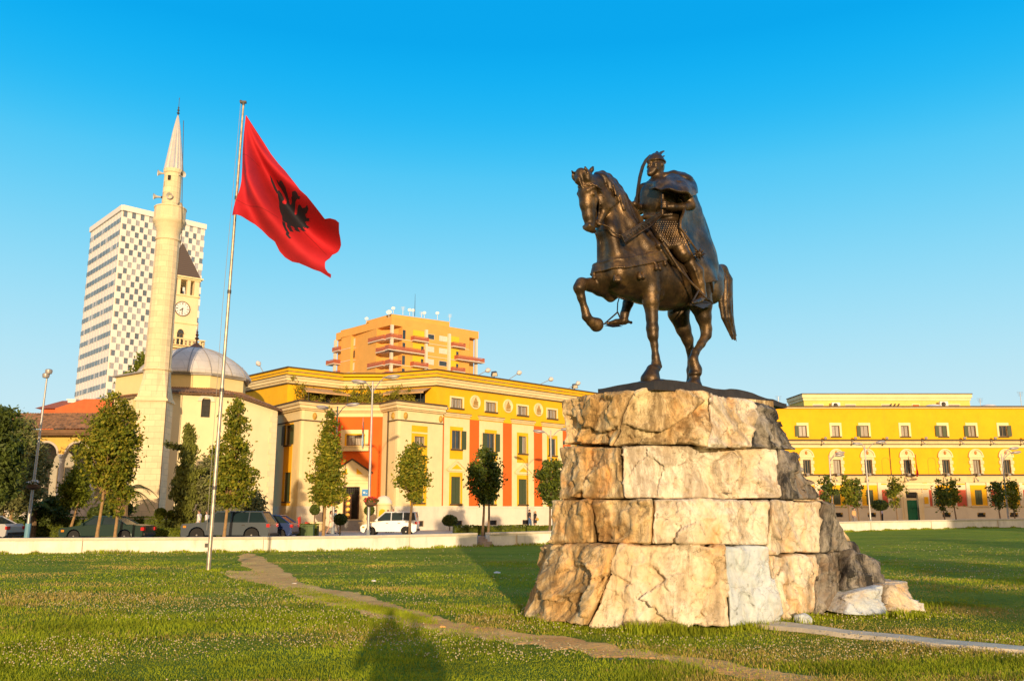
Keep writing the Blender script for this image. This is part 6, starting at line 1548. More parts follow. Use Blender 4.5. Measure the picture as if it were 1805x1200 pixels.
def statue():
    root = thing("equestrian_statue", "dark bronze statue of a helmeted bearded rider on horseback, standing on the rock pedestal", "statue", SO)
    H = SDF((-2.15, -0.95, -0.02), (3.25, 0.95, 4.25), 0.021)
    # trunk
    C(H, [(345, 598, 0, 0.50), (430, 615, 0, 0.53), (520, 640, 0, 0.56), (610, 637, 0, 0.53), (662, 640, 0, 0.46)], 0.12, (1, 0.86, 1))
    H.ell(S(455, 500, 0), (0.50, 0.25, 0.42), 0.15); H.ell(S(560, 545, 0), (0.6, 0.3, 0.25), 0.15)
    H.ell(S(715, 620, 0), (0.36, 0.36, 0.36), 0.15)
    for s_ in (-1, 1):
        H.ell(S(292 + (10 if s_ > 0 else 0), 600, 0.0) + [0, 0.19 * s_, -0.02], (0.24, 0.2, 0.30), 0.07)          # pectorals
        H.ell(S(440, 560, 0) * [1, 0, 1] + [0, 0.30 * s_, 0.0], (0.34, 0.17, 0.46), 0.10)        # shoulders
        H.ell(S(400, 650, 0) * [1, 0, 1] + [0, 0.30 * s_, 0.0], (0.30, 0.16, 0.26), 0.08)
        H.ell(S(675, 665, 0) * [1, 0, 1] + [0, 0.26 * s_, 0.0], (0.44, 0.24, 0.42), 0.10)        # haunches
        H.ell(S(590, 690, 0) * [1, 0, 1] + [0, 0.32 * s_, 0.05], (0.25, 0.15, 0.22), 0.08)
    # neck
    C(H, [(395, 540, 0, 0.50), (355, 460, 0, 0.40), (333, 400, 0, 0.325), (322, 340, 0, 0.275), (310, 280, 0, 0.235), (275, 232, 0, 0.20)], 0.10, (1, 0.72, 1))
    for s_ in (-1, 1):
        P = [S(300, 300, 0) + [0, 0.13 * s_, 0], S(345, 400, 0) + [0, 0.2 * s_, 0], S(400, 500, 0) + [0, 0.27 * s_, 0]]; H.chain(P, [0.05, 0.10, 0.15], 0.10)
        P = [S(275, 330, 0) + [0, 0.07 * s_, 0], S(275, 420, 0) + [0, 0.10 * s_, 0], S(290, 520, 0) + [0, 0.14 * s_, 0]]; H.chain(P, [0.10, 0.13, 0.16], 0.10)
    for k in range(4):
        H.chain([S(268 + 9 * k, 345 - 4 * k, 0.10), S(285 + 10 * k, 315 - 8 * k, 0.19), S(300 + 6 * k, 280 - 8 * k, 0.19)], [0.012, 0.02, 0.012], 0.02)
    # head
    C(H, [(226, 215, 0, 0.20), (192, 222, 0, 0.185), (190, 255, 0, 0.185), (189, 300, 0, 0.152), (195, 350, 0, 0.122), (202, 395, 0, 0.105)], 0.05, (1, 0.9, 1))
    for s_ in (-1, 1):
        H.ell(S(250, 285, 0) + [0, 0.13 * s_, 0], (0.23, 0.095, 0.25), 0.045)
        H.chain([S(250, 320, 0) + [0, 0.10 * s_, 0], S(225, 395, 0) + [0, 0.055 * s_, 0]], [0.085, 0.055], 0.05)
        H.chain([S(205, 285, 0) + [0, 0.15 * s_, 0], S(205, 345, 0) + [0, 0.095 * s_, 0]], [0.03, 0.018], 0.03)      # facial crest
        H.chain([S(172, 262, 0) + [0.03, 0.12 * s_, 0.06], S(200, 246, 0) + [0.03, 0.19 * s_, 0.05], S(222, 262, 0) + [0.02, 0.195 * s_, 0.0]], [0.03, 0.045, 0.02], 0.03)   # brow
        H.ell(S(193, 268, 0) + [0.03, 0.185 * s_, 0], (0.075, 0.032, 0.05), 0.02, op='s')
        H.ell(S(193, 267, 0) + [0.03, 0.165 * s_, 0], (0.048, 0.04, 0.042), 0.008)
        H.ell(S(186, 398, 0) + [0.0, 0.075 * s_, 0], (0.045, 0.035, 0.045), 0.03)
        H.ell(S(181, 400, 0) + [0.02, 0.082 * s_, 0], (0.028, 0.02, 0.032), 0.012, op='s')
        H.chain([S(193, 416, 0) + [0.04, 0.09 * s_, 0], S(224, 405, 0) + [0, 0.10 * s_, 0]], [0.012, 0.014], 0.01, op='s')
    H.ell(S(196, 405, 0), (0.10, 0.09, 0.075), 0.03); H.ell(S(212, 418, 0), (0.075, 0.065, 0.045), 0.02)
    for (b, t, l) in (((192, 190), (178, 133), 0.13), ((147, 200), (119, 152), -0.14)):
        B, T_ = S(*b, l), S(*t, l); mid = B * 0.55 + T_ * 0.45
        H.chain([B, mid, T_], [0.065, 0.072, 0.016], 0.03, (1, 0.8, 1)); H.chain([B + [0.05, 0.01, 0.04], mid + [0.05, 0.015, 0.03], T_ + [0.03, 0, -0.08]], [0.02, 0.035, 0.01], 0.01, op='s')
    H.ell(S(182, 192, 0), (0.17, 0.16, 0.15), 0.05); C(H, [(175, 178, 0, 0.13), (160, 165, -0.01, 0.10), (148, 198, -0.02, 0.07)], 0.04); C(H, [(195, 165, 0, 0.05), (208, 148, 0.03, 0.04), (213, 134, 0.04, 0.02)], 0.03); C(H, [(150, 185, 0.03, 0.04), (165, 225, 0.05, 0.02)], 0.02)
    # mane: strands running back along the crest and falling to the near side
    cr_ = [(228, 168), (262, 168), (296, 190), (325, 228), (352, 270), (382, 318), (410, 358), (432, 392)]
    def crest(t):
        t = min(max(t, 0), 1) * 7; i = min(int(t), 6); f_ = t - i; return (cr_[i][0] * (1 - f_) + cr_[i + 1][0] * f_, cr_[i][1] * (1 - f_) + cr_[i + 1][1] * f_)
    rr = random.Random(3)
    C(H, [(*crest(k / 9), 0.0, 0.065 if k else 0.05) for k in range(10)], 0.05)
    for k in range(26):
        t = k / 26 * 0.85; j = rr.uniform(-0.03, 0.03); L_ = rr.uniform(0.25, 0.4)
        a, b, c_, d_ = crest(t), crest(t + L_ * 0.35), crest(t + L_ * 0.75), crest(t + L_)
        l1 = 0.10 + rr.uniform(0, 0.04); dp = rr.uniform(14, 30)
        C(H, [(a[0], a[1], 0.03, 0.04), (b[0] - 2, b[1] + 6, l1, 0.045), (c_[0] - 6, c_[1] + dp * 0.8, l1 + 0.08, 0.036), (d_[0] - 10, d_[1] + dp * 1.5, l1 + 0.12 + j, 0.016)], 0.018)
    # left fore (standing)
    C(H, [(452, 600, 0.27, 0.25), (468, 680, 0.31, 0.19), (468, 725, 0.32, 0.160), (473, 800, 0.32, 0.108), (475, 848, 0.32, 0.112), (477, 878, 0.32, 0.098), (484, 920, 0.32, 0.066), (489, 972, 0.32, 0.068), (492, 1000, 0.32, 0.098)], 0.05)
    C(H, [(506, 1014, 0.32, 0.055), (492, 1005, 0.32, 0.07)], 0.03); H.ell(S(482, 1026, 0.32), (0.135, 0.13, 0.05), 0.02); H.ell(S(662, 1046, 0.31), (0.13, 0.13, 0.05), 0.02); C(H, [(489, 1012, 0.32, 0.085), (480, 1038, 0.32, 0.095)], 0.03)
    p = S(476, 1045, 0.32); H.chain([p + [0, 0, 0.06], [p[0] + 0.06, 0.32, 0.05]], [0.12, 0.19], 0.03)
    H.chain([S(500, 700, 0.25), S(495, 640, 0.30)], [0.12, 0.10], 0.06)
    # right fore (raised)
    C(H, [(315, 610, -0.24, 0.28), (292, 680, -0.30, 0.185), (245, 668, -0.31, 0.155), (200, 655, -0.31, 0.125), (163, 650, -0.31, 0.112), (152, 668, -0.31, 0.105), (162, 712, -0.31, 0.072), (178, 765, -0.31, 0.068), (184, 792, -0.31, 0.092)], 0.05)
    C(H, [(290, 712, -0.31, 0.09), (278, 690, -0.3, 0.1)], 0.05); C(H, [(186, 796, -0.31, 0.085), (202, 816, -0.31, 0.085)], 0.03)
    C(H, [(207, 818, -0.31, 0.10), (228, 830, -0.31, 0.14)], 0.02)
    # left hind
    C(H, [(660, 660, 0.26, 0.38), (688, 740, 0.30, 0.23), (700, 795, 0.31, 0.155), (712, 850, 0.31, 0.112), (712, 876, 0.31, 0.10), (690, 915, 0.31, 0.078), (664, 952, 0.31, 0.074), (655, 985, 0.31, 0.088), (660, 1008, 0.31, 0.092), (666, 1028, 0.31, 0.115), (662, 1058, 0.31, 0.095)], 0.05)
    C(H, [(727, 868, 0.31, 0.05), (716, 880, 0.31, 0.07)], 0.03); p = S(662, 1075, 0.31); H.chain([p, [p[0] + 0.03, 0.31, 0.05]], [0.11, 0.17], 0.03)
    # right hind
    C(H, [(600, 700, -0.24, 0.30), (590, 780, -0.28, 0.215), (612, 850, -0.28, 0.15), (630, 895, -0.28, 0.115), (642, 945, -0.28, 0.078), (648, 1000, -0.28, 0.078), (648, 1030, -0.28, 0.10), (646, 1060, -0.28, 0.09)], 0.05)
    p = S(646, 1078, -0.28); H.chain([p, [p[0] + 0.03, -0.28, 0.05]], [0.10, 0.15], 0.03)
    # tail
    C(H, [(752, 590, 0, 0.13), (780, 592, 0, 0.13), (797, 635, 0, 0.14), (796, 695, 0, 0.145), (795, 745, 0, 0.13), (808, 800, 0, 0.105), (824, 855, 0, 0.06), (838, 895, 0, 0.03)], 0.04)
    for k in range(22):
        l = rr.uniform(-0.11, 0.11); o = rr.uniform(-30, 30)
        C(H, [(778 + o * 0.4, 588, l * 0.5, 0.05), (798 + o * .8, 640 + rr.uniform(-20, 20), l * 1.3, 0.045), (797 + o * .9, 720, l * 1.3, 0.04), (806 + o * 0.8, 800, l, 0.028), (836 + o * 0.35, 875 + rr.uniform(0, 30), l * 0.6, 0.012)], 0.012)
    # loin fold, ribs, veins
    for k in range(5):
        a = S(520 + 22 * k, 600, 0); b = S(505 + 20 * k, 735, 0); H.chain([[a[0], 0.47, a[2]], [b[0], 0.40, b[2] + 0.05]], [0.012, 0.008], 0.03)
    horse = H.build("horse", BRZ, root, ST)
    # --- trappings on the horse: straps follow the body surface ------------------------
    G_ = SDF(H.lo, H.lo + 0.1, H.vox); G_.n = H.n; G_.ax = H.ax; G_.d = np.ones_like(H.d)
    F_, L_, Z_ = [a.astype(np.float32) for a in np.meshgrid(H.ax[0], H.ax[1], H.ax[2], indexing='ij')]
    def shell(cond, lo=0.0, hi=0.03): return np.maximum(np.maximum(lo - 0.02 - H.d, H.d - hi), cond)
    pf, ps = S(288, 580, 0), S(525, 527, 0.45)
    mz = (ps[2] - pf[2]) / (pf[0] - ps[0])
    z_line = pf[2] + mz * np.clip(pf[0] - F_, 0, 9)
    front_ok = np.maximum(np.maximum(ps[0] - 0.1 - F_, 1.7 - Z_), Z_ - 3.3)
    legs = -(np.sqrt((F_ - 99) ** 2))
    G_.d = np.minimum(G_.d, np.maximum(shell(np.abs(Z_ - z_line) - 0.092), front_ok))
    for e in (-0.09, 0.09): G_.d = np.minimum(G_.d, np.maximum(shell(np.abs(Z_ - z_line - e) - 0.02, 0, 0.045), front_ok))
    for (zx, zy) in ((235, 576), (262, 577), (308, 577), (352, 577), (402, 570), (437, 560), (468, 541), (502, 522)):
        p = surf(H, zx, zy)
        if p is not None: G_.ell(p, (0.04, 0.04, 0.034), 0.01)
    for (zx, zy, n) in ((218, 608, 1), (312, 618, 2), (418, 605, 2), (490, 568, 2), (530, 548, 1)):
        for q in range(n):
            p = surf(H, zx + 16 * q, zy)
            if p is None: p = S(zx, zy, -0.30)
            G_.chain([p + [0.02, 0.01, 0.02], p + [0.02, 0.02, -0.08]], [0.025, 0.052], 0.01)
    for (zx, zy) in ((308, 552), (385, 548), (455, 520), (495, 492)):
        p = surf(H, zx, zy)
        if p is not None: G_.chain([p + [0.02, 0, 0.02], p + [-0.10, 0.03, 0.06]], [0.025, 0.02], 0.01)
    # girth and crupper
    fg = S(585, 600, 0)[0]
    G_.d = np.minimum(G_.d, np.maximum(shell(np.abs(F_ - fg - 0.10 * (Z_ - 2.2)) - 0.05, 0, 0.012), np.maximum(1.6 - Z_, Z_ - 2.75)))
    # saddle cloth: shell over the back
    fa, fb = S(470, 480, 0)[0], S(640, 560, 0)[0]
    ff = (F_ - (fa + fb) / 2) / ((fa - fb) / 2)
    G_.d = np.minimum(G_.d, np.maximum(shell(np.abs(ff) - 1.05, 0, 0.04), 2.48 + 0.55 * np.clip(ff, -1, 1) - Z_))
    G_.d = np.maximum(G_.d, -(Z_ - 0.0) - 9)
    # rolled edge of the cloth
    pts = []
    for (zx, zy) in ((440, 405), (470, 440), (500, 485), (530, 530), (560, 562), (595, 582), (622, 600)):
        p = surf(H, zx, zy); pts.append(p + [0.01, 0.03, 0.0] if p is not None else S(zx, zy, 0.4))
    G_.chain(pts, [0.05, 0.055, 0.055, 0.05, 0.05, 0.04, 0.03], 0.02)
    pts2 = [p + [-0.12, 0.02, 0.02] for p in pts[:-1]]; G_.chain(pts2, [0.035] * len(pts2), 0.02)
    # bridle
    br = [S(133, 228, -0.19), S(148, 222, -0.12), S(178, 222, 0.02), S(215, 218, 0.16), S(240, 226, 0.19), S(255, 245, 0.19)]
    bp_ = []
    for (zx, zy) in ((137, 226), (150, 225), (172, 222), (195, 218), (215, 216), (234, 224), (248, 235)):
        p = surf(H, zx, zy); 
        if p is not None: bp_.append(p)
    G_.chain(bp_, [0.028] * len(bp_), 0.01)
    for p in bp_[1:-1]: G_.ell(p + [0.02, 0.0, 0.015], (0.03, 0.03, 0.03), 0.005)
    cs_ = [surf(H, *q) for q in ((236, 228), (240, 260), (243, 300), (240, 340), (237, 370), (235, 388))]; cs_ = [p for p in cs_ if p is not None]
    G_.chain(cs_, [0.022] * len(cs_), 0.01)
    for k in range(7):
        p = surf(H, 250 + (k % 2) * 11, 262 + 9 * k)
        if p is not None: G_.ell(p, (0.022, 0.022, 0.022), 0.01)
    pb = S(238, 386, 0.11); G_.ell(pb, (0.05, 0.03, 0.05), 0.01)
    C(G_, [(222, 428, 0.05, 0.018), (234, 445, 0.05, 0.022), (245, 462, 0.05, 0.016), (248, 484, 0.06, 0.012)], 0.01)
    rp = [pb] + [S(x, y, l) for x, y, l in ((262, 392, 0.20), (285, 402, 0.27), (300, 422, 0.31), (318, 434, 0.34), (338, 438, 0.37))]
    G_.chain(rp, [0.02] * len(rp), 0.01)
    G_.build("harness", BRZ, horse, ST)
    # broad engraved rein
    def plate(name, poly, th, mat, par, ridge=True):
        m = MB(); P = [SW(S(x, y, l)) for x, y, l in poly]; c = sum(P, Vector()) / len(P); n = Vector((0, 0, 0))
        for i in range(len(P)): n += (P[i] - c).cross(P[(i + 1) % len(P)] - c)
        n.normalize()
        if n.y > 0: n = -n
        k = len(P); vs = [p + n * th / 2 for p in P] + [p - n * th / 2 for p in P]
        m.add(vs, [tuple(range(k)), tuple(range(2 * k - 1, k - 1, -1))] + [(i, i + k, (i + 1) % k + k, (i + 1) % k) for i in range(k)])
        if ridge: 
            for i in range(k): m.tube([P[i] + n * th / 2, P[(i + 1) % k] + n * th / 2], 0.012, 6)
        return m.build(name, mat, par, bevel=0.004)
    pl = plate("broad_rein", [(336, 437, 0.40), (440, 376, 0.42), (518, 335, 0.36), (522, 345, 0.36), (468, 395, 0.44), (350, 470, 0.42)], 0.035, MATS["dark_bronze"] if False else BRZ, horse)
    m = MB()
    for k in range(9):
        a = SW(S(352 + 13 * k, 447 - 7.6 * k, 0.425)) - Vector((0, 0.03, 0)); b = SW(S(362 + 13 * k, 452 - 7.6 * k, 0.43)) - Vector((0, 0.03, 0)); m.tube([a, (a + b) / 2 + Vector((0, 0, 0.03)), b], 0.008, 5)
    m.build("engraving", BRD, pl)
    # ------------------------------------------------------------------ rider
    R = SDF((-1.2, -1.05, 1.15), (1.9, 1.15, 4.95), 0.019)
    tc0 = S(502, 272, 0); R.fn(tc0 - 0.6, tc0 + 0.6, lambda X, Y, Z: ((np.abs((X - tc0[0]) / 0.27) ** 3.2 + np.abs((Y - tc0[1]) / 0.38) ** 3.2 + np.abs((Z - tc0[2]) / 0.36) ** 3.2) ** (1 / 3.2) - 1) * 0.27, 0.04); R.ell(S(512, 325, 0), (0.26, 0.34, 0.26), 0.08); R.ell(S(540, 375, 0), (0.30, 0.36, 0.24), 0.06)
    R.chain([S(470, 347, 0) + [0.03, -0.30, 0], S(492, 350, 0) + [0.05, 0, 0], S(525, 352, 0) + [0, 0.3, 0]], [0.05, 0.05, 0.05], 0.03)
    R.ell(S(560, 222, 0.30), (0.30, 0.26, 0.13), 0.03); R.ell(S(605, 232, 0.46), (0.22, 0.19, 0.17), 0.03); C(R, [(470, 225, -0.1, 0.05), (520, 240, 0.25, 0.06), (570, 232, 0.5, 0.06), (628, 250, 0.62, 0.05)], 0.02)
    C(R, [(500, 212, 0, 0.16), (495, 175, 0, 0.125)], 0.06)
    # head
    hc = S(493, 132, 0)
    R.ell(hc, (0.185, 0.15, 0.215), 0.03); R.ell(hc + [0.07, 0, -0.10], (0.12, 0.115, 0.12), 0.04)
    R.chain([hc + [0.17, 0, 0.04], hc + [0.235, 0, -0.045]], [0.022, 0.036], 0.02)                               # nose
    for s_ in (-1, 1):
        R.chain([hc + [0.185, 0.02 * s_, 0.065], hc + [0.14, 0.11 * s_, 0.06]], [0.025, 0.022], 0.02)         # brow
        R.ell(hc + [0.175, 0.065 * s_, 0.02], (0.03, 0.035, 0.022), 0.01, op='s'); R.ell(hc + [0.152, 0.062 * s_, 0.02], (0.022, 0.026, 0.018), 0.004)
        R.ell(hc + [0.12, 0.10 * s_, -0.03], (0.06, 0.04, 0.045), 0.03)                                             # cheekbone
        R.ell(hc + [-0.02, 0.15 * s_, -0.01], (0.035, 0.022, 0.05), 0.015)                                           # ear
        R.chain([hc + [0.205, 0.01 * s_, -0.085], hc + [0.19, 0.09 * s_, -0.12]], [0.022, 0.012], 0.008)         # moustache
        R.chain([hc + [0.13, 0.09 * s_, -0.12], hc + [0.17, 0.04 * s_, -0.2]], [0.045, 0.05], 0.03)
    R.chain([hc + [0.17, 0, -0.15], hc + [0.21, 0, -0.22], hc + [0.275, 0, -0.245]], [0.075, 0.06, 0.015], 0.02)     # beard
    # helmet
    R.fn(hc - 0.4, hc + 0.5, lambda X, Y, Z: np.maximum((np.sqrt(((X - hc[0]) / 0.205) ** 2 + ((Y - hc[1]) / 0.172) ** 2 + ((Z - hc[2] - 0.02) / 0.262) ** 2) - 1) * 0.17, hc[2] + 0.075 - Z), 0.0)
    an = np.linspace(0, 2 * pi, 17); R.chain([hc + [0.205 * cos(a), 0.172 * sin(a), 0.085] for a in an], [0.018] * 17, 0.008)
    R.chain([hc + [-0.04, 0, 0.22], hc + [-0.03, 0, 0.30]], [0.08, 0.035], 0.03)
    C(R, [(503, 84, 0, 0.045), (514, 73, 0, 0.03), (524, 67, 0, 0.02), (536, 64, 0, 0.008)], 0.01); C(R, [(507, 92, 0.03, 0.03), (518, 92, 0.05, 0.018), (527, 88, 0.06, 0.02)], 0.01)
    R.chain([S(440, 345, -0.30), S(470, 352, -0.05), S(505, 350, 0.22), S(560, 345, 0.40)], [0.035] * 4, 0.01)
    for q_ in (-0.16, 0.10): R.chain([S(462 + 170 * (q_ + 0.16) , 232, q_), S(458 + 150 * (q_ + 0.16), 335, q_)], [0.018, 0.018], 0.012)
    # mantle over shoulders
    R.ell(S(575, 212, 0.10), (0.33, 0.42, 0.20), 0.06); R.ell(S(612, 225, 0.30), (0.20, 0.2, 0.2), 0.06)
    C(R, [(472, 203, -0.22, 0.08), (486, 208, 0.02, 0.12), (530, 218, 0.30, 0.14), (590, 222, 0.52, 0.13), (625, 212, 0.52, 0.08), (645, 225, 0.46, 0.07)], 0.03)
    C(R, [(508, 188, -0.1, 0.09), (530, 182, 0.1, 0.10), (568, 176, 0.22, 0.115), (608, 184, 0.3, 0.11), (632, 198, 0.3, 0.08)], 0.03)
    C(R, [(492, 200, -0.20, 0.06), (462, 212, -0.36, 0.07), (440, 232, -0.44, 0.09)], 0.04)
    # arms
    C(R, [(608, 245, 0.44, 0.135), (630, 275, 0.52, 0.118), (645, 302, 0.56, 0.10)], 0.03)
    C(R, [(645, 306, 0.56, 0.098), (610, 314, 0.53, 0.092), (570, 314, 0.47, 0.075), (548, 312, 0.43, 0.07)], 0.03); R.chain([S(562, 313, 0.46), S(566, 313, 0.46)], [0.095, 0.095], 0.01)
    hnd = S(528, 311, 0.38); R.ell(hnd, (0.085, 0.07, 0.085), 0.02)
    st0, st1 = S(521, 252, 0.40), S(519, 345, 0.38)
    for k in range(4):
        z = 0.055 - 0.038 * k; c0 = hnd + [0.0, 0.06, z]; R.chain([c0, c0 + [0.085, 0.045, 0], c0 + [0.125, -0.0, 0], c0 + [0.09, -0.06, 0.0]], [0.022, 0.022, 0.02, 0.017], 0.004)
    R.chain([hnd + [-0.02, 0.06, 0.07], hnd + [0.06, 0.06, 0.095], hnd + [0.1, 0.02, 0.085]], [0.026, 0.022, 0.018], 0.006)
    R.chain([st0, st1], [0.028, 0.028], 0.005)
    C(R, [(440, 235, -0.42, 0.14), (422, 285, -0.50, 0.125), (418, 325, -0.52, 0.10)], 0.04); C(R, [(418, 325, -0.52, 0.10), (402, 310, -0.30, 0.08), (395, 300, -0.2, 0.07)], 0.04)
    # skirt of mail and thighs
    C(R, [(540, 385, 0.12, 0.30), (570, 430, 0.34, 0.24), (590, 462, 0.46, 0.20)], 0.06); C(R, [(505, 385, -0.1, 0.30), (500, 430, -0.34, 0.22), (500, 450, -0.46, 0.19)], 0.06)
    C(R, [(478, 388, 0.28, 0.08), (505, 440, 0.42, 0.07), (548, 485, 0.52, 0.06), (612, 482, 0.66, 0.05), (636, 462, 0.62, 0.05)], 0.05)
    C(R, [(565, 440, 0.32, 0.19), (612, 505, 0.50, 0.16), (640, 552, 0.60, 0.135)], 0.05); C(R, [(500, 440, -0.34, 0.19), (470, 520, -0.52, 0.16), (440, 570, -0.6, 0.13)], 0.05)
    for k in range(3): C(R, [(585 + 12 * k, 480 + 20 * k, 0.56 + 0.03 * k, 0.16 - 0.01 * k), (592 + 12 * k, 488 + 20 * k, 0.57 + 0.03 * k, 0.15 - 0.01 * k)], 0.01)
    # lower legs
    C(R, [(642, 562, 0.62, 0.13), (668, 600, 0.64, 0.145), (682, 650, 0.66, 0.11), (694, 695, 0.67, 0.085)], 0.04); R.chain([S(640, 556, 0.66), S(662, 590, 0.72), S(684, 660, 0.72)], [0.05, 0.03, 0.02], 0.02)
    C(R, [(696, 706, 0.67, 0.085), (682, 722, 0.74, 0.07), (664, 730, 0.84, 0.05), (652, 734, 0.90, 0.03)], 0.03, (1, 1, 0.8)); C(R, [(700, 712, 0.62, 0.07), (722, 728, 0.58, 0.05)], 0.03)
    C(R, [(440, 570, -0.6, 0.13), (400, 650, -0.62, 0.14), (368, 735, -0.62, 0.105), (352, 785, -0.62, 0.085), (350, 810, -0.62, 0.08)], 0.04); C(R, [(352, 815, -0.62, 0.075), (315, 818, -0.66, 0.055), (278, 824, -0.70, 0.028)], 0.03); C(R, [(360, 815, -0.6, 0.05), (380, 821, -0.58, 0.02)], 0.01); R.ell(S(381, 821, -0.58), (0.035,) * 3, 0.005)
    C(R, [(560, 430, 0.0, 0.34), (520, 440, 0.0, 0.26)], 0.08)         # saddle
    rider = R.build("rider", BRZ, root, ST)
    # mail texture: many small scales on the skirt
    m = MB(); rs = random.Random(8)
    for i in range(15):
        for j in range(12):
            zx = 482 + 10.5 * i + (5 if j % 2 else 0) + 2.2 * j; zy = 378 + 9.2 * j
            if zx > 520 + 9.0 * j + 70 or zy > 480 - 0.0 * zx: continue
            if zx < 470 + 5.0 * j: continue
            p = surf(R, zx, zy, 0.0)
            if p is None: continue
            q = SW(p); m.ell(q, 0.02, 6, 4)
    m.build("mail_rings", BRZ, rider, smooth=True)
    # cape
    K = [  # rows: top -> bottom; columns right edge, back right, spine, back left, left front edge
        [(455, 205, -0.40), (540, 175, -0.25), (600, 178, 0.02), (645, 205, 0.26), (652, 240, 0.52)],
        [(470, 300, -0.62), (560, 270, -0.42), (650, 285, -0.05), (676, 290, 0.28), (612, 330, 0.62)],
        [(500, 400, -0.74), (600, 390, -0.5), (692, 385, -0.05), (702, 395, 0.30), (600, 402, 0.66)],
        [(550, 500, -0.82), (640, 490, -0.55), (722, 480, -0.05), (728, 490, 0.34), (640, 500, 0.72)],
        [(590, 580, -0.84), (690, 570, -0.55), (746, 565, -0.05), (750, 572, 0.36), (688, 576, 0.76)],
        [(620, 640, -0.84), (720, 630, -0.55), (765, 636, -0.05), (762, 640, 0.36), (714, 646, 0.76)]]
    def cat(P, t):   # catmull-rom along axis 0
        n = len(P) - 1; t = t * n; i = min(int(t), n - 1); f_ = t - i; g = lambda k: P[min(max(k, 0), n)]
        a, b, c, d = g(i - 1), g(i), g(i + 1), g(i + 2); return 0.5 * ((2 * b) + (c - a) * f_ + (2 * a - 5 * b + 4 * c - d) * f_ ** 2 + (3 * b - a - 3 * c + d) * f_ ** 3)
    def drape(name, K, nu, nv, foldf, th):
        KP = np.array([[S(*c) for c in row] for row in K]); ncc = KP.shape[1]; V = []
        for j in range(nv + 1):
            row = np.array([cat(KP[:, c], j / nv) for c in range(ncc)])
            for i in range(nu + 1): V.append(cat(row, i / nu))
        V = np.array(V).reshape(nv + 1, nu + 1, 3); nrm = np.cross(np.gradient(V, axis=1), np.gradient(V, axis=0)); nrm /= np.linalg.norm(nrm, axis=2)[..., None] + 1e-9
        U_, W_ = np.meshgrid(np.linspace(0, 1, nu + 1), np.linspace(0, 1, nv + 1))
        V = V + nrm * (foldf(U_, W_) + 0.02 * fbm(V.reshape(-1, 3) * 3, 3).reshape(U_.shape))[..., None]
        A_, B_ = (V + nrm * th).reshape(-1, 3), (V - nrm * th).reshape(-1, 3); NN = (nu + 1) * (nv + 1)
        i = (np.arange(nv)[:, None] * (nu + 1) + np.arange(nu)[None]).ravel(); Fq = np.stack([i, i + 1, i + nu + 2, i + nu + 1], 1)
        Fs = [Fq, Fq[:, ::-1] + NN]
        e = np.arange(nu); Fs.append(np.stack([e, e + NN, e + 1 + NN, e + 1], 1)); e2 = e + nv * (nu + 1); Fs.append(np.stack([e2, e2 + 1, e2 + 1 + NN, e2 + NN], 1))
        e = np.arange(nv) * (nu + 1); Fs.append(np.stack([e, e + nu + 1, e + nu + 1 + NN, e + NN], 1)); e = e + nu; Fs.append(np.stack([e, e + NN, e + nu + 1 + NN, e + nu + 1], 1))
        fast_mesh(name, np.concatenate([A_, B_]) @ ST[:3, :3].T + ST[:3, 3], np.concatenate(Fs), BRZ, rider, smooth=True)
    drape("cape", K, 70, 90, lambda U, W: 0.075 * np.sin(U * 24 + 1.2 * np.sin(W * 3)) * W ** 0.7 + 0.045 * np.sin(U * 47 + W * 4) * W ** 1.5, 0.028)
    drape("mantle", [[(468, 203, -0.12), (484, 198, 0.06), (506, 192, 0.20), (532, 182, 0.28), (560, 172, 0.28), (592, 166, 0.16)],
                     [(450, 214, -0.24), (476, 212, 0.12), (516, 214, 0.42), (572, 200, 0.56), (622, 190, 0.52), (640, 188, 0.26)],
                     [(440, 236, -0.34), (474, 232, 0.16), (522, 240, 0.50), (592, 250, 0.74), (650, 262, 0.76), (676, 250, 0.44)]], 60, 26,
          lambda U, W: 0.022 * np.sin(U * 30 + 3 * W) * W + 0.018 * np.sin(W * 9 + U * 5), 0.03)
    # sabre held upright on the far side
    m = MB(); pts = [(404, 330), (405, 290), (411, 235), (420, 180), (432, 135), (447, 105), (464, 84), (469, 83)]; wds = [10, 10, 11, 12, 12, 11, 5, 0.5]
    Lf = []; Rt = []
    for k, (x, y) in enumerate(pts):
        a = pts[max(0, k - 1)]; b = pts[min(len(pts) - 1, k + 1)]; t = Vector((b[0] - a[0], b[1] - a[1], 0)).normalized(); n = Vector((-t.y, t.x, 0)) * wds[k] / 2
        Lf.append((x + n.x, y + n.y)); Rt.append((x - n.x, y - n.y))
    n_ = len(pts); 
    for off in (0.012, -0.012):
        for q in Lf + Rt: m.v.append(SW(S(q[0], q[1], -0.45)) + SL * off)
    for k in range(n_ - 1):
        for o in (0, 2 * n_): m.f.append([o + k, o + k + 1, o + n_ + k + 1, o + n_ + k]); m.mi.append(0)
        m.f.append([k, k + 1, 2 * n_ + k + 1, 2 * n_ + k]); m.mi.append(0); m.f.append([n_ + k, n_ + k + 1, 3 * n_ + k + 1, 3 * n_ + k]); m.mi.append(0)
    m.build("sabre", BRD, rider)
    # mace, sword, stirrups
    m = MB(); P = lambda x, y, l: SW(S(x, y, l)); m.tube([P(596, 400, 0.66), P(640, 460, 0.78), P(672, 506, 0.82)], 0.02, 8); c = P(681, 520, 0.84); m.ell(c, 0.075, 14, 10)
    for k in range(26):
        z = 1 - 2 * (k + 0.5) / 26; a = k * 2.4; d = Vector((sqrt(1 - z * z) * cos(a), sqrt(1 - z * z) * sin(a), z)); m.tube([c + d * 0.06, c + d * 0.125], [0.022, 0.004], 5)
    m.build("mace", BRZ, rider, smooth=True)
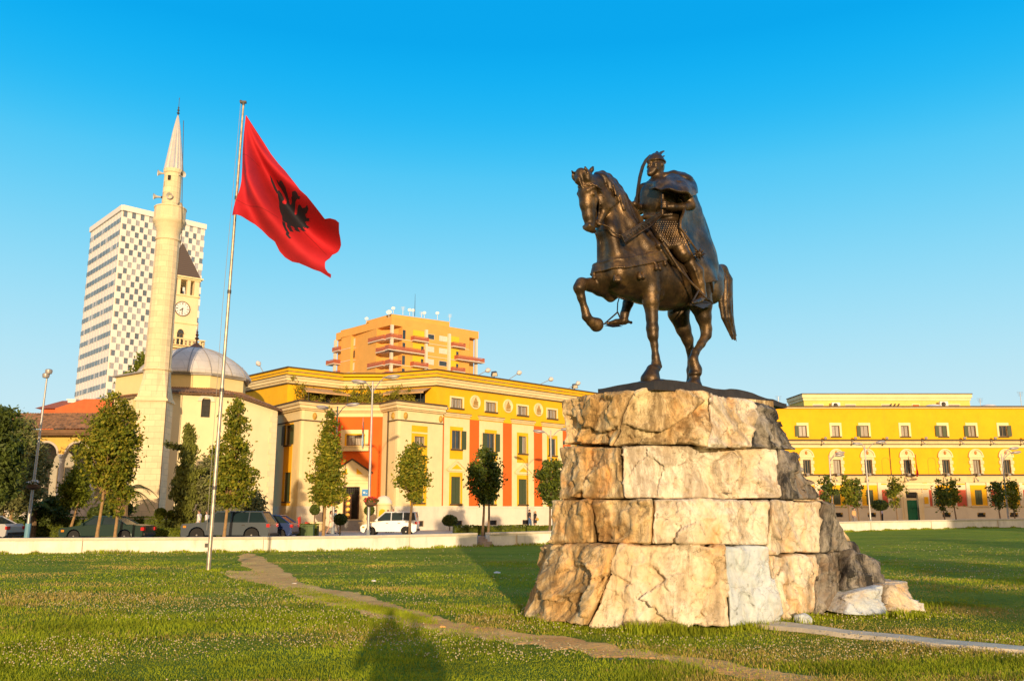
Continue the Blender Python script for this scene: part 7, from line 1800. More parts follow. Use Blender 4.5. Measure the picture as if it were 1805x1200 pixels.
    m = MB(); m.tube([P(520, 470, 0.62), P(596, 590, 0.70), P(660, 660, 0.76), P(720, 722, 0.80)], [0.03, 0.025, 0.02, 0.012], 8); m.build("scabbard", BRZ, rider)
    m = MB(); a, b, c = P(680, 678, 0.78), P(643, 745, 0.86), P(742, 738, 0.62); m.tube([a, b], 0.018, 6); m.tube([a, c], 0.018, 6); m.add([b, P(660, 722, 0.92), c, P(725, 755, 0.60), P(690, 722, 0.76)], [(0, 1, 4), (1, 2, 4), (0, 4, 3), (4, 2, 3)]); 
    m.add([b + Vector((0, 0, 0.03)), P(655, 715, 0.84), c + Vector((0, 0, 0.02)), P(700, 760, 0.8)], [(0, 1, 2, 3)]); m.build("stirrup", BRD, rider)
    m = MB(); m.tube([P(600, 575, 0.62), P(640, 640, 0.74), P(680, 678, 0.78)], 0.022, 6); m.build("stirrup_leather", BRZ, rider)
    m = MB(); a, b, c = P(322, 775, -0.68), P(262, 828, -0.72), P(345, 832, -0.6); m.tube([a, b], 0.016, 6); m.tube([a, c], 0.016, 6); m.add([b, P(300, 818, -0.78), c, P(300, 836, -0.55)], [(0, 1, 2, 3)]); m.add([p + Vector((0, 0, -0.03)) for p in (b, P(300, 818, -0.78), c, P(300, 836, -0.55))], [(3, 2, 1, 0)]); m.build("stirrup", BRD, rider)
    m = MB(); m.tube([P(335, 690, -0.62), P(322, 735, -0.66), P(320, 778, -0.68)], 0.03, 6, flat=0.4); m.build("stirrup_leather", BRD, rider)
    # plinth: a thick bronze ground plate, dipping towards its rear
    nx_, ny_ = 60, 26; x0, x1, hw = -2.35, 1.75, 0.72; V = []; 
    for lay in (0, 1):
        for i in range(nx_ + 1):
            for j in range(ny_ + 1):
                f_ = lerp(x0, x1, i / nx_); l = lerp(-hw, hw, j / ny_)
                sag = -0.02 - 0.16 * float(sstep(-0.6, -2.3, f_)) + 0.05 * float(fbm(np.array([[f_ * 1.4, l * 1.4, 3]]), 3)[0])
                for (hf, hl) in ((1.3, 0.32), (0.05, 0.31), (0.05, -0.28)): sag += 0.07 * math.exp(-((f_ - hf) ** 2 + (l - hl) ** 2) / 0.09)
                if f_ > 1.5: sag -= 0.02
                z = sag if lay == 0 else sag * 0.3 - 0.20
                V.append((f_, l, z))
    NN = (nx_ + 1) * (ny_ + 1); i = (np.arange(nx_)[:, None] * (ny_ + 1) + np.arange(ny_)[None]).ravel(); q = np.stack([i, i + 1, i + ny_ + 2, i + ny_ + 1], 1); Fs = [q, q[:, ::-1] + NN]
    for a0_, st_, cnt in ((0, 1, ny_), (nx_ * (ny_ + 1), 1, ny_), (0, ny_ + 1, nx_), (ny_, ny_ + 1, nx_)):
        e = a0_ + st_ * np.arange(cnt); Fs.append(np.stack([e, e + st_, e + st_ + NN, e + NN], 1))
    W3 = np.array(V) @ ST[:3, :3].T + ST[:3, 3]; o = fast_mesh("plinth", W3, np.concatenate(Fs), BRD, root, smooth=False)
    o.data.polygons.foreach_set("use_smooth", [True] * len(o.data.polygons)); o.data.set_sharp_from_angle(angle=radians(45))
statue()
# ================================================================ foliage helpers, trees, shrubs
def leaf_mesh(name, P, size, mat, parent, r, up=0.0, aspect=1.6, drop=None):
    n = len(P); size = np.broadcast_to(np.asarray(size, float), (n,)) * r.uniform(0.7, 1.3, n)
    d = r.normal(0, 1, (n, 3)); d[:, 2] += up
    if drop is not None: d = d * 0.5 + drop
    d /= np.linalg.norm(d, axis=1)[:, None]
    q = r.normal(0, 1, (n, 3)); s = np.cross(d, q); s /= np.linalg.norm(s, axis=1)[:, None] + 1e-9
    a = d * (size * aspect / 2)[:, None]; b = s * (size / 2)[:, None]
    V = np.stack([P - a, P + b * 0.9 - a * 0.1, P + a, P - b * 0.9 - a * 0.1], 1).reshape(-1, 3)
    F = np.arange(n * 4).reshape(-1, 4)
    return fast_mesh(name, V, F, mat, parent, smooth=False)
LEAF = M("leaf_green", (0.15, 0.18, 0.012), 0.65, 0.5, 1.1, spec=0.3, trans=0.3, detail=8)
LEAFY = M("leaf_yellow_green", (0.30, 0.27, 0.022), 0.65, 0.45, 1.1, spec=0.3, trans=0.3, detail=8)
LEAFD = M("leaf_dark", (0.085, 0.115, 0.018), 0.6, 0.5, 1.2, spec=0.3, trans=0.2, detail=8)
LEAFO = M("leaf_olive", (0.21, 0.215, 0.075), 0.7, 0.4, 0.9, spec=0.25, trans=0.2, detail=8)
BARK = M("bark", (0.20, 0.13, 0.07), 0.9, 0.35, 6, 0.6, 20)
BARKY = M("bark_sunlit", (0.34, 0.21, 0.09), 0.9, 0.3, 6, 0.6, 20)
def crown_points(prof, z0, z1, c, r, nclump, per, spread, gaps=0.25):
    """prof(t) radius at relative height; leaf clumps through the whole volume, denser towards the skin"""
    P = []; H = z1 - z0; tries = 0
    tt = np.linspace(0, 1, 60); rad = np.array([prof(t) for t in tt]); cdf = np.cumsum(rad ** 1.3 + 0.02); cdf /= cdf[-1]
    t = np.interp(r.random(nclump), cdf, tt); R_ = np.array([prof(x) for x in t]); a = r.uniform(0, 2 * pi, nclump); k = np.sqrt(r.uniform(0.15, 1.0, nclump))
    lump = 1 + 0.22 * np.sin(a * 3 + t * 9) + 0.15 * np.sin(a * 5 - t * 17)
    cc = np.c_[c[0] + R_ * k * lump * np.cos(a), c[1] + R_ * k * lump * np.sin(a), z0 + H * t + r.normal(0, 0.05, nclump)]
    sz = r.uniform(0.6, 1.3, nclump) * spread
    pts = (cc[:, None, :] + r.normal(0, 1, (nclump, per, 3)) * sz[:, None, None] * [1, 1, 0.75]).reshape(-1, 3)
    return pts, cc
def tree(base, H, prof, trunk_h, label, name="tree", lean=(0, 0), leaf=None, nclump=150, per=48, leaf_s=0.12, spread=0.20, seed=1, group="young trees along the plaza", bark=None, rtrunk=0.09, mix=0.35, cat="tree", z0=None):
    r = np.random.default_rng(seed); base = Vector(base); t = thing(name, label, cat, base, group)
    top = base + Vector((lean[0], lean[1], H)); m = MB(); n = 10
    pts = [base.lerp(top, k / n * 0.93) + Vector((0.05 * sin(k * 1.3 + seed), 0.05 * cos(k + seed), 0)) * (k / n) for k in range(n + 1)]; pts[0].z -= 0.15
    m.tube(pts, [rtrunk * (1.25 if k == 0 else 1 - 0.85 * k / n) for k in range(n + 1)], 8)
    zc = trunk_h if z0 is None else z0
    P, cc = crown_points(prof, base.z + zc, base.z + H, (base.x + lean[0] * 0.6, base.y + lean[1] * 0.6), r, int(nclump * 0.82), per, spread * 0.88)
    for i in range(0, len(cc), 4):
        e = Vector(cc[i]); s_ = min(0.92, max(trunk_h / H * 0.95, (e.z - base.z) / H - 0.18)); a = base.lerp(top, s_); m.tube([a, a.lerp(e, 0.5) + Vector((0, 0, -0.05)), e], [rtrunk * 0.32, rtrunk * 0.2, 0.008], 5)
    m.build("trunk", bark or BARK, t, smooth=True)
    lf = leaf or LEAF
    k = int(len(P) * (1 - mix)); idx = r.permutation(len(P)); leaf_mesh("crown", P[idx[:k]], leaf_s, lf, t, r)
    if mix > 0: leaf_mesh("crown_tips", P[idx[k:]], leaf_s, LEAFY if lf is LEAF else (LEAF if lf is LEAFD else lf), t, r)
    return t
def ovoid(R, low=0.35, topr=0.12):
    def f(t): return R * (topr + (1 - topr) * (sin(pi * min(1, (t + 0.03) / (2 * low))) if t < low else cos((t - low) / (1 - low) * pi / 2) ** 0.75)) * (0.35 + 0.65 * min(1, t * 8 + 0.3))
    return f
def spire(R, low=0.22, waist=0.5):
    def f(t): return R * (min(1, t / 0.08 + 0.35) if t < low else (1 - (t - low) / (1 - low)) ** 0.85 * 0.95 + 0.07)
    return f
def tree_px(px, Y, ytop, ycrown, wpx, label, kind="ovoid", **k):
    b = px_base(px, Y); zt = at(px, ytop, Y).z; H = zt - b.z; R_ = wpx / 1549 * Y / 2 * 0.84; th = at(px, ycrown, Y).z - b.z
    prof = spire(R_) if kind == "spire" else ovoid(R_, k.pop("low", 0.38))
    return tree(b, H, prof, th, label, **k)
tree_px(174, 45.0, 694, 866, 104, "bushy young tree with bare trunk before the green sedan, the fuller of two", nclump=260, seed=11, low=0.42, bark=BARKY, lean=(0.5, 0), mix=0.45)
tree_px(206, 45.6, 748, 905, 52, "smaller thin tree just right of the bushy tree, before the minaret", nclump=70, seed=12, bark=BARKY, lean=(0.2, 0))
tree_px(397, 46.5, 702, 890, 84, "tall conical young tree in front of the grey off-roader, right of the flagpole", kind="spire", nclump=230, seed=13, bark=BARKY, lean=(0.45, 0))
tree_px(571, 47.0, 728, 884, 62, "conical young tree before the corner entrance of the yellow building", kind="spire", nclump=190, seed=14, bark=BARKY, lean=(0.25, 0), mix=0.5)
tree_px(722, 48.5, 786, 884, 56, "round topped young tree in front of the white van", nclump=120, seed=15, lean=(0.25, 0), mix=0.5, low=0.45)
tree_px(851, 50.0, 792, 888, 60, "round topped dark young tree behind the gap in the low wall", nclump=135, seed=16, leaf=LEAFD, mix=0.35, lean=(0.15, 0), low=0.45)
tree_px(861, 55.0, 800, 885, 30, "slim young tree just behind the round one at the wall gap", nclump=40, seed=17, leaf=LEAFD, lean=(0.1, 0))
tree_px(968, 53.0, 806, 890, 54, "dark young tree partly hidden behind the rock pedestal's left side", nclump=110, seed=18, leaf=LEAFD, lean=(0.2, 0), low=0.45)
for px, Y, yt, yc, w_, lab, sd in ((1462, 84, 838, 888, 30, "small round tree right next to the rock pedestal, before the yellow building", 21), (1497, 84, 836, 892, 22, "slim tree, left one of the close pair at the grey lamp right of the rock", 22), (1513, 86, 836, 892, 26, "fuller tree, right one of the close pair at the grey lamp right of the rock", 23),
        (1581, 84, 836, 894, 30, "small tree left of the green door on the right", 24), (1664, 84, 846, 896, 24, "lighter tree, left one of the pair right of the green door", 25), (1684, 86, 842, 898, 28, "darker tree, right one of the pair right of the green door", 26),
        (1762, 84, 846, 894, 22, "thin tree, left one of the pair at the right edge", 27), (1788, 86, 846, 896, 24, "thin tree, right one of the pair at the right edge", 28)):
    tree_px(px, Y, yt, yc, w_, lab, nclump=38, per=30, leaf_s=0.17, spread=0.24, seed=sd, group="small trees before the right building", leaf=LEAF if sd % 2 == 0 else LEAFD, rtrunk=0.08, lean=(-0.2, 0), low=0.42)
# plaza side: cypress, olive mass, far left dark tree, small round tree, shrubs
def cypress():
    b = px_base(322, 57); H = at(326, 745, 57).z - b.z; r = np.random.default_rng(31); t = thing("cypress", "narrow dark green cypress in front of the cream mosque wall", "tree", b)
    m = MB(); m.tube([b, b + Vector((0.1, 0, H * 0.9))], [0.12, 0.02], 8); m.build("trunk", BARK, t)
    def pr(x): return 0.62 * (0.55 + 0.9 * x if x < 0.35 else (1.0 - (x - 0.35) / 0.65) ** 0.7 * 0.86) + 0.06
    P, _ = crown_points(pr, b.z + 0.5, b.z + H, (b.x + 0.05, b.y), r, 230, 60, 0.12); leaf_mesh("crown", P, 0.11, M("cypress_green", (0.15, 0.165, 0.022), 0.75, 0.4, 1.5, trans=0.1), t, r, up=2.5, aspect=2.2)
    for s_, z, L_ in ((-1, 0.78, 1.0), (1, 0.55, 0.9)):
        q = b + Vector((s_ * 0.4, 0, H * z)); Pq = np.array([list(q + Vector((s_ * L_ * k / 8, 0, 0.25 * (k / 8) ** 2))) for k in range(9)]); Pq = (Pq[:, None] + r.normal(0, 0.09, (9, 40, 3))).reshape(-1, 3); leaf_mesh("side_branch", Pq, 0.10, MATS["cypress_green"], t, r, aspect=2)
cypress()
def bush_tree(px, Y, ytop, ybot, wpx, label, leaf, seed, nclump=200, per=60, leaf_s=0.12, spread=0.3, name="tree", trunks=4, group=None, aspect=2.2, cat="tree"):
    b = px_base(px, Y); z1 = at(px, ytop, Y).z; z0 = at(px, ybot, Y).z; R_ = wpx / 1549 * Y / 2; r = np.random.default_rng(seed); t = thing(name, label, cat, b, group)
    P, cc = crown_points(lambda x: R_ * (0.75 + 0.35 * sin(pi * min(1, x * 1.2))) * (1 - max(0, x - 0.55) / 0.45 * 0.6), z0, z1, (b.x, b.y), r, nclump, per, spread)
    leaf_mesh("crown", P, leaf_s, leaf, t, r, aspect=aspect)
    if trunks:
        m = MB()
        for k in range(trunks):
            e = cc[k * 7]; a = b + Vector((r.uniform(-0.3, 0.3), 0, -0.1)); m.tube([a, a.lerp(Vector(e), 0.45) + Vector((0, 0, -0.2)), Vector(e)], [0.12, 0.07, 0.02], 7)
        m.build("trunk", BARKY, t, smooth=True)
    return t
bush_tree(18, 54, 742, 898, 84, "grey green olive tree behind the silver car at the left edge", LEAFO, 41, 420, 70, 0.11, 0.26, name="olive_tree")
bush_tree(-14, 47, 712, 880, 60, "dark leafy tree cut by the photo's left edge", LEAFD, 42, 170, 60, 0.13, 0.24)
bush_tree(130, 56, 822, 888, 36, "small round tree between the lamp post and the bushy tree at left", LEAF, 43, 90, 50, 0.12, 0.2, trunks=1)
bush_tree(88, 58, 880, 925, 50, "dark fan palm like shrub under the porch arches", LEAFD, 44, 120, 50, 0.13, 0.22, name="shrub", trunks=0, cat="shrub")
bush_tree(236, 80, 626, 668, 24, "small tree showing above the roof left of the minaret", LEAF, 45, 50, 50, 0.2, 0.3, trunks=1)
bush_tree(213, 79, 658, 690, 22, "lower leafy bush above the roof left of the minaret", LEAF, 46, 30, 50, 0.2, 0.3, trunks=1)
bush_tree(205, 55, 868, 925, 46, "dark bush at the foot of the minaret behind the thin tree", LEAFD, 47, 80, 45, 0.12, 0.2, name="shrub", trunks=0, cat="shrub")
bush_tree(365, 58, 800, 915, 50, "tangled grey green shrub between cypress and conical tree", LEAFO, 48, 110, 50, 0.11, 0.25, name="shrub", trunks=0, cat="shrub")
bush_tree(448, 57, 868, 920, 36, "low grey green shrub at the right end of the mosque wall", LEAFO, 49, 60, 45, 0.11, 0.22, name="shrub", trunks=0, cat="shrub")
def topiary(px, Y, yc, rpx, label, stem=True, seed=1, flat=1.0, cat="topiary", leaf=None, name="topiary_ball", group="clipped topiary balls"):
    c = at(px, yc, Y); R_ = rpx / 1549 * Y; g = px_base(px, Y); g.x = c.x; r = np.random.default_rng(seed); t = thing(name, label, cat, g, group)
    n = 1500; P = r.normal(0, 1, (n, 3)); P /= np.linalg.norm(P, axis=1)[:, None]; P = P * r.uniform(0.78, 1.0, (n, 1)) * [R_, R_, R_ * flat] + list(c); leaf_mesh("foliage", P, 0.09, leaf or LEAFD, t, r)
    m = MB(); m.ell(c, (R_ * 0.8, R_ * 0.8, R_ * 0.8 * flat), 14, 10); m.build("inner_foliage", LEAFD, t)
    if stem: m = MB(); m.tube([g + Vector((0, 0, -0.1)), c], 0.05, 6); m.build("stem", BARK, t)
    return t
topiary(555, 72, 898, 9, "clipped ball bush on a stem left of the entrance steps", seed=51); topiary(651, 72, 899, 9, "clipped ball bush on a stem right of the entrance door", seed=52)
topiary(600, 60, 915, 12, "larger loose round bush on a stem before the entrance", seed=53, flat=0.85); topiary(793, 76, 917, 14, "flattened round bush on a thin stem before the white base wall", seed=54, flat=0.72)
topiary(283, 57.5, 905, 10, "round clipped bush at the foot of the minaret's right side", stem=False, seed=55, leaf=LEAF); topiary(302, 57, 907, 8, "smaller clipped bush left of the cypress trunk", stem=False, seed=56, leaf=LEAF)
topiary(168, 57.5, 906, 13, "round hedge ball between the two trunks at left", stem=False, seed=57)
topiary(1551, 88, 890, 15, "spreading dark bush tree beside the lamp left of the green door", seed=58, flat=0.65, name="shrub", cat="shrub", group=None)
# hedges
def hedge(p0, p1, z0, z1, th, label, seed=1, dens=1.0):
    p0 = Vector((*p0, z0)); p1 = Vector((*p1, z0)); d = (p1 - p0); L_ = d.length; d.normalize(); n_ = Vector((-d.y, d.x, 0)); r = np.random.default_rng(seed)
    t = thing("hedge", label, "hedge", (p0 + p1) / 2, "clipped hedges"); m = MB(); a = p0 + n_ * th / 2; 
    m.add([p0 - n_ * th * 0.42, p1 - n_ * th * 0.42, p1 + n_ * th * 0.42, p0 + n_ * th * 0.42] + [q + Vector((0, 0, (z1 - z0) * 0.92)) for q in (p0 - n_ * th * 0.42, p1 - n_ * th * 0.42, p1 + n_ * th * 0.42, p0 + n_ * th * 0.42)], [(0, 1, 5, 4), (1, 2, 6, 5), (2, 3, 7, 6), (3, 0, 4, 7), (4, 5, 6, 7)]); m.build("inner_foliage", LEAFD, t)
    n = int(L_ * 260 * dens); u = r.uniform(0, L_, n); k = r.random(n); face = k < 0.6; v = np.where(face, r.normal(0, 0.02, n), r.uniform(0, th, n)); z = np.where(face, r.uniform(0, z1 - z0, n), z1 - z0 + r.normal(0, 0.02, n))
    P = np.array(p0)[None] + np.outer(u, np.array(d)) + np.outer(v - th / 2, np.array(n_)); P[:, 2] = z0 + z + 0.03 * np.sin(u * 1.7); leaf_mesh("foliage", P, 0.10, LEAF, t, r)
def X_(px, Y): return (px - 902.5) / 1549 * Y
hedge((X_(-60, 58), 58), (X_(470, 58), 58), 0, 1.25, 0.9, "long clipped hedge behind the road at left, under the mosque", 61)
hedge((X_(215, 53.5), 53.5), (X_(345, 53.5), 53.5), -0.0, 0.62, 0.7, "low clipped hedge section between the green sedan and the off-roader", 62)
hedge((X_(98, 53.5), 53.5), (X_(130, 53.5), 53.5), -0.0, 0.62, 0.7, "short low hedge piece left of the green sedan's bonnet", 63)
hedge((X_(800, 62), 62), (X_(972, 64), 64), 0.0, 0.62, 0.8, "low dark hedge behind the white wall between gap and rock", 64)
hedge((X_(527, 60), 60), (X_(562, 60), 60), 0.0, 0.75, 0.8, "small low hedge beside the green bins", 65)
# palm fronds near the minaret
def palm(px, Y, ycrown, label, seed, n=13, L_=2.4):
    b = px_base(px, Y); c = at(px, ycrown, Y); r = np.random.default_rng(seed); t = thing("palm", label, "palm", b, "small palms by the mosque")
    m = MB(); m.tube([b, c], [0.2, 0.16], 8); m.build("trunk", BARK, t)
    for k in range(n):
        a = 2 * pi * k / n + r.uniform(-0.2, 0.2); el = r.uniform(0.5, 1.1); d = Vector((cos(a), sin(a) * 0.7, 0)); P = []; F = []; pr = None
        ln = L_ * r.uniform(0.8, 1.1); pts = [c + d * (ln * s_) + Vector((0, 0, ln * (el * s_ - 1.15 * s_ * s_))) for s_ in np.linspace(0, 1, 13)]
        m = MB(); m.tube(pts, [0.03 * (1 - s_ / 13) + 0.005 for s_ in range(13)], 4)
        for i in range(1, 13):
            tdir = (pts[i] - pts[i - 1]).normalized(); sd = tdir.cross(Vector((0, 0, 1))).normalized(); ll = 0.5 * sin(pi * (i / 13) ** 0.7) + 0.08
            for s_ in (-1, 1):
                for q in (0, 0.5):
                    p = pts[i - 1].lerp(pts[i], q); tip = p + (sd * s_ * 0.8 + tdir * 0.6 + Vector((0, 0, -0.35))).normalized() * ll; m.add([p - tdir * 0.03, tip, p + tdir * 0.03], [(0, 1, 2)])
        m.build("frond", LEAFD if k % 2 else LEAF, t)
palm(105, 59, 888, "low palm with arching fronds under the porch column", 71, 11, 2.0)
palm(222, 54, 868, "palm with long drooping fronds leaning over the minaret's foot", 72, 13, 2.3)
palm(62, 57, 893, "small palm beside the leaning lamp post", 73, 9, 1.8)
# terrace plants on the cream corner block
def pot_plant(p, h, label, seed, w=0.8, n=14):
    p = Vector(p); r = np.random.default_rng(seed); t = thing("terrace_plant", label, "potted plant", p, "plants on the roof terrace")
    m = MB(); m.lathe([(0.18, 0), (0.25, 0.4), (0.28, 0.42)], c=p, n=12); m.build("pot", M("terracotta", (0.35, 0.15, 0.06), 0.8), t)
    cc = r.normal(0, 1, (n, 3)) * [w * 0.5, w * 0.4, h * 0.22] + list(p + Vector((0, 0, h * 0.62))); P = (cc[:, None] + r.normal(0, 0.16, (n, 26, 3))).reshape(-1, 3); leaf_mesh("foliage", P, 0.13, LEAFY, t, r)
    m = MB(); 
    for k in range(0, n, 2): m.tube([p + Vector((0, 0, 0.35)), Vector(cc[k])], 0.015, 4)
    m.build("stem", BARK, t)
pl_ = [(530, 78.2), (545, 79.5), (556, 79.0), (585, 80.3), (597, 80.5), (610, 80.6), (618, 80.4), (632, 80.2), (640, 80.3), (655, 80.0), (668, 80.2), (692, 79.5), (700, 79.0), (708, 78.8), (722, 79.3)]
for i, (px, Y) in enumerate(pl_):
    hh = [1.9, 1.3, 1.0, 1.5, 1.4, 1.2, 1.9, 1.1, 1.9, 1.3, 1.2, 1.3, 1.7, 1.4, 1.0][i]
    pot_plant((X_(px, Y) * 1.022, Y, 11.2), hh, f"leafy potted plant on the roof terrace above the {'left pier' if i < 3 else ('orange recess' if i < 11 else 'right pier')}, number {['one','two','three','four','five','six','seven','eight','nine','ten','eleven','twelve','thirteen','fourteen','fifteen'][i]} from the left", 80 + i, w=1.2 if hh > 1.2 else 0.7, n=11)
# ================================================================ flag and pole
def curve_flag():
    base = G(367, 1006); tip = at(429, 186, base.y)
    t = thing("flagpole", "tall slim steel flagpole standing in the lawn at left", "flagpole", base)
    m = MB(); n = 40
    m.tube([base.lerp(tip, k / n) for k in range(n + 1)], [lerp(0.072, 0.040, k / n) for k in range(n + 1)], 12); m.build("pole", M("pole_steel", (0.46, 0.38, 0.29), 0.4, 0.35, 6, metal=0.6), t, smooth=True)
    m = MB(); 
    for k in (0.16, 0.36, 0.57, 0.78): p = base.lerp(tip, k); m.tube([p, p + (tip - base).normalized() * 0.12], 0.085 - 0.03 * k, 10)
    m.build("joint_ring", M("dark_metal", (0.1, 0.09, 0.08)), t)
    m = MB(); m.tube([tip, tip + Vector((0, 0, 0.12))], 0.05, 8); m.box(tip + Vector((-0.12, -0.05, 0.08)), tip + Vector((0.1, 0.05, 0.16))); m.ell(tip + Vector((-0.1, 0, 0.16)), 0.05, 8, 6); m.build("truck", MATS["dark_metal"], t)
    m = MB(); a = base + Vector((-0.13, -0.02, 1.3)); m.tube([tip + Vector((-0.1, 0, 0.1)), a.lerp(tip, 0.5) + Vector((-0.12, 0, 0)), a], 0.008, 5); m.build("halyard", M("cord", (0.3, 0.28, 0.25)), t)
    m = MB(); m.box(base + Vector((-0.16, -0.03, 0.75)), base + Vector((-0.08, 0.03, 0.88))); m.build("cleat", MATS["dark_metal"], t)
    # ---- cloth outline traced in photo pixels, crop origin (400,160), scale 3.529
    q = lambda x, y: (400 + x / 3.529, 160 + y / 3.529)
    out = [(118, 150), (160, 215), (205, 285), (255, 365), (305, 430), (350, 480), (395, 540), (440, 600), (480, 655), (530, 705), (575, 760), (620, 815), (660, 825), (700, 842), (719, 857), (700, 882), (697, 905), (692, 930), (665, 962), (632, 985), (628, 1030), (610, 1062), (612, 1105), (628, 1130), (648, 1142), (642, 1160), (610, 1140), (575, 1118), (530, 1100), (480, 1075), (430, 1050), (380, 1035), (335, 1008), (305, 975), (285, 925), (250, 900), (215, 865), (180, 838), (120, 815), (62, 806), (72, 700), (84, 560), (95, 400), (106, 270)]
    out = [q(*p) for p in out]; Y0 = base.y
    def pw(px, py): v = at(px, py, Y0); return v
    W = [pw(*p) for p in out]
    xs = [v.x for v in W]; zs = [v.z for v in W]; h = 0.035
    gx = np.arange(min(xs), max(xs) + h, h); gz = np.arange(min(zs), max(zs) + h, h)
    poly = [(v.x, v.z) for v in W]
    org = pw(*q(118, 150)); fly = pw(*q(640, 1000)); dgn = np.array([fly.x - org.x, fly.z - org.z]); dl = np.linalg.norm(dgn); dgn /= dl; nr_ = np.array([-dgn[1], dgn[0]])
    lo_ = pw(*q(62, 806)); 
    def fold(X, Z):
        a = (X - org.x) * dgn[0] + (Z - org.z) * dgn[1]; b = (X - org.x) * nr_[0] + (Z - org.z) * nr_[1]
        ang = np.arctan2(-(b), np.maximum(a, 0.05)); rad = np.hypot(a, b)
        w = np.clip(rad / 3.0, 0, 1)
        s = 0.70 * np.sin(ang * 9.0 + 0.6) * w + 0.60 * np.sin(ang * 19 + 1.5 * rad) * w + 0.10 * np.sin(rad * 2.6 + ang * 3) * w ** 2 + 0.03 * fbm(np.stack([X * 1.5, Z * 1.5, X * 0], -1), 3)
        return s
    PX, PZ = np.meshgrid(gx, gz, indexing='ij'); pts = np.c_[PX.ravel(), PZ.ravel()]; ins = in_poly(pts, poly).reshape(PX.shape)
    # snap the border: triangulate cells fully inside, then add a fan of boundary cells by clamping outer corners to the outline
    nxg, nzg = PX.shape; use = np.zeros((nxg - 1, nzg - 1), bool)
    use = ins[:-1, :-1] | ins[1:, :-1] | ins[:-1, 1:] | ins[1:, 1:]
    P2 = pts.copy(); mask = ~ins.ravel()
    seg = np.array(poly); sb = np.roll(seg, -1, 0); need = np.zeros(nxg * nzg, bool)
    I, J = np.nonzero(use)
    for di in (0, 1):
        for dj in (0, 1): need[(I + di) * nzg + (J + dj)] = True
    for i in np.nonzero(need & mask)[0]:
        p = pts[i]; d = sb - seg; tt = np.clip(((p - seg) * d).sum(1) / (d ** 2).sum(1), 0, 1); c = seg + d * tt[:, None]; P2[i] = c[((c - p) ** 2).sum(1).argmin()]
    ids = np.full(nxg * nzg, -1); ids[need] = np.arange(need.sum()); Q = P2[need]
    Yv = Y0 + fold(Q[:, 0], Q[:, 1]) * np.clip((Q[:, 0] - (org.x - 0.1 + (Q[:, 1] - org.z) * 0.11)) * 1.2, 0, 1)
    base_i = I * nzg + J; F = np.stack([ids[base_i], ids[base_i + nzg], ids[base_i + nzg + 1], ids[base_i + 1]], 1)
    V = np.c_[Q[:, 0], Yv, Q[:, 1]]; n = len(V)
    V2 = np.r_[V, V + [0, 0.012, 0]]; F2 = np.r_[F, F[:, ::-1] + n]
    red = M("flag_red", (0.64, 0.030, 0.042), 0.75, 0.12, 0.6, 0.15, 60, trans=0.25, spec=0.2)
    fl = fast_mesh("flag", V2, F2, red, smooth=True, loc=org)
    tag(fl, "large red flag with a black two-headed eagle streaming from the tall steel pole", "flag")
    # seams (panels sewn together) and eagle, laid 8 mm off both faces
    def sheet2(name, polys, mat, off):
        Vs = []; Fs = []; o = 0
        for pl in polys:
            pw_ = [(pw(*q(*p)).x, pw(*q(*p)).z) for p in pl]
            a = np.array(pw_); g = 0.03; X, Z = np.meshgrid(np.arange(a[:, 0].min(), a[:, 0].max() + g, g), np.arange(a[:, 1].min(), a[:, 1].max() + g, g), indexing='ij'); pt = np.c_[X.ravel(), Z.ravel()]
            ii = in_poly(pt, pw_).reshape(X.shape); us = ii[:-1, :-1] | ii[1:, :-1] | ii[:-1, 1:] | ii[1:, 1:]; I, J = np.nonzero(us); nz_ = X.shape[1]
            P3 = pt.copy(); sg = a; sb_ = np.roll(a, -1, 0); bi = I * nz_ + J; nd = np.unique(np.r_[bi, bi + 1, bi + nz_, bi + nz_ + 1])
            for i in nd:
                if not ii.ravel()[i]:
                    p = pt[i]; d = sb_ - sg; tt = np.clip(((p - sg) * d).sum(1) / ((d ** 2).sum(1) + 1e-9), 0, 1); c = sg + d * tt[:, None]; P3[i] = c[((c - p) ** 2).sum(1).argmin()]
            mp = np.full(len(pt), -1); mp[nd] = np.arange(len(nd)); Q = P3[nd]
            Yq = Y0 + fold(Q[:, 0], Q[:, 1]) * np.clip((Q[:, 0] - (org.x - 0.1 + (Q[:, 1] - org.z) * 0.11)) * 1.2, 0, 1)
            for s_ in (-off, 0.012 + off):
                f = np.stack([mp[bi], mp[bi + nz_], mp[bi + nz_ + 1], mp[bi + 1]], 1) + o
                Vs.append(np.c_[Q[:, 0], Yq + s_, Q[:, 1]]); Fs.append(f if s_ < 0 else f[:, ::-1]); o += len(Q)
        return fast_mesh(name, np.concatenate(Vs), np.concatenate(Fs), mat, fl, smooth=True)
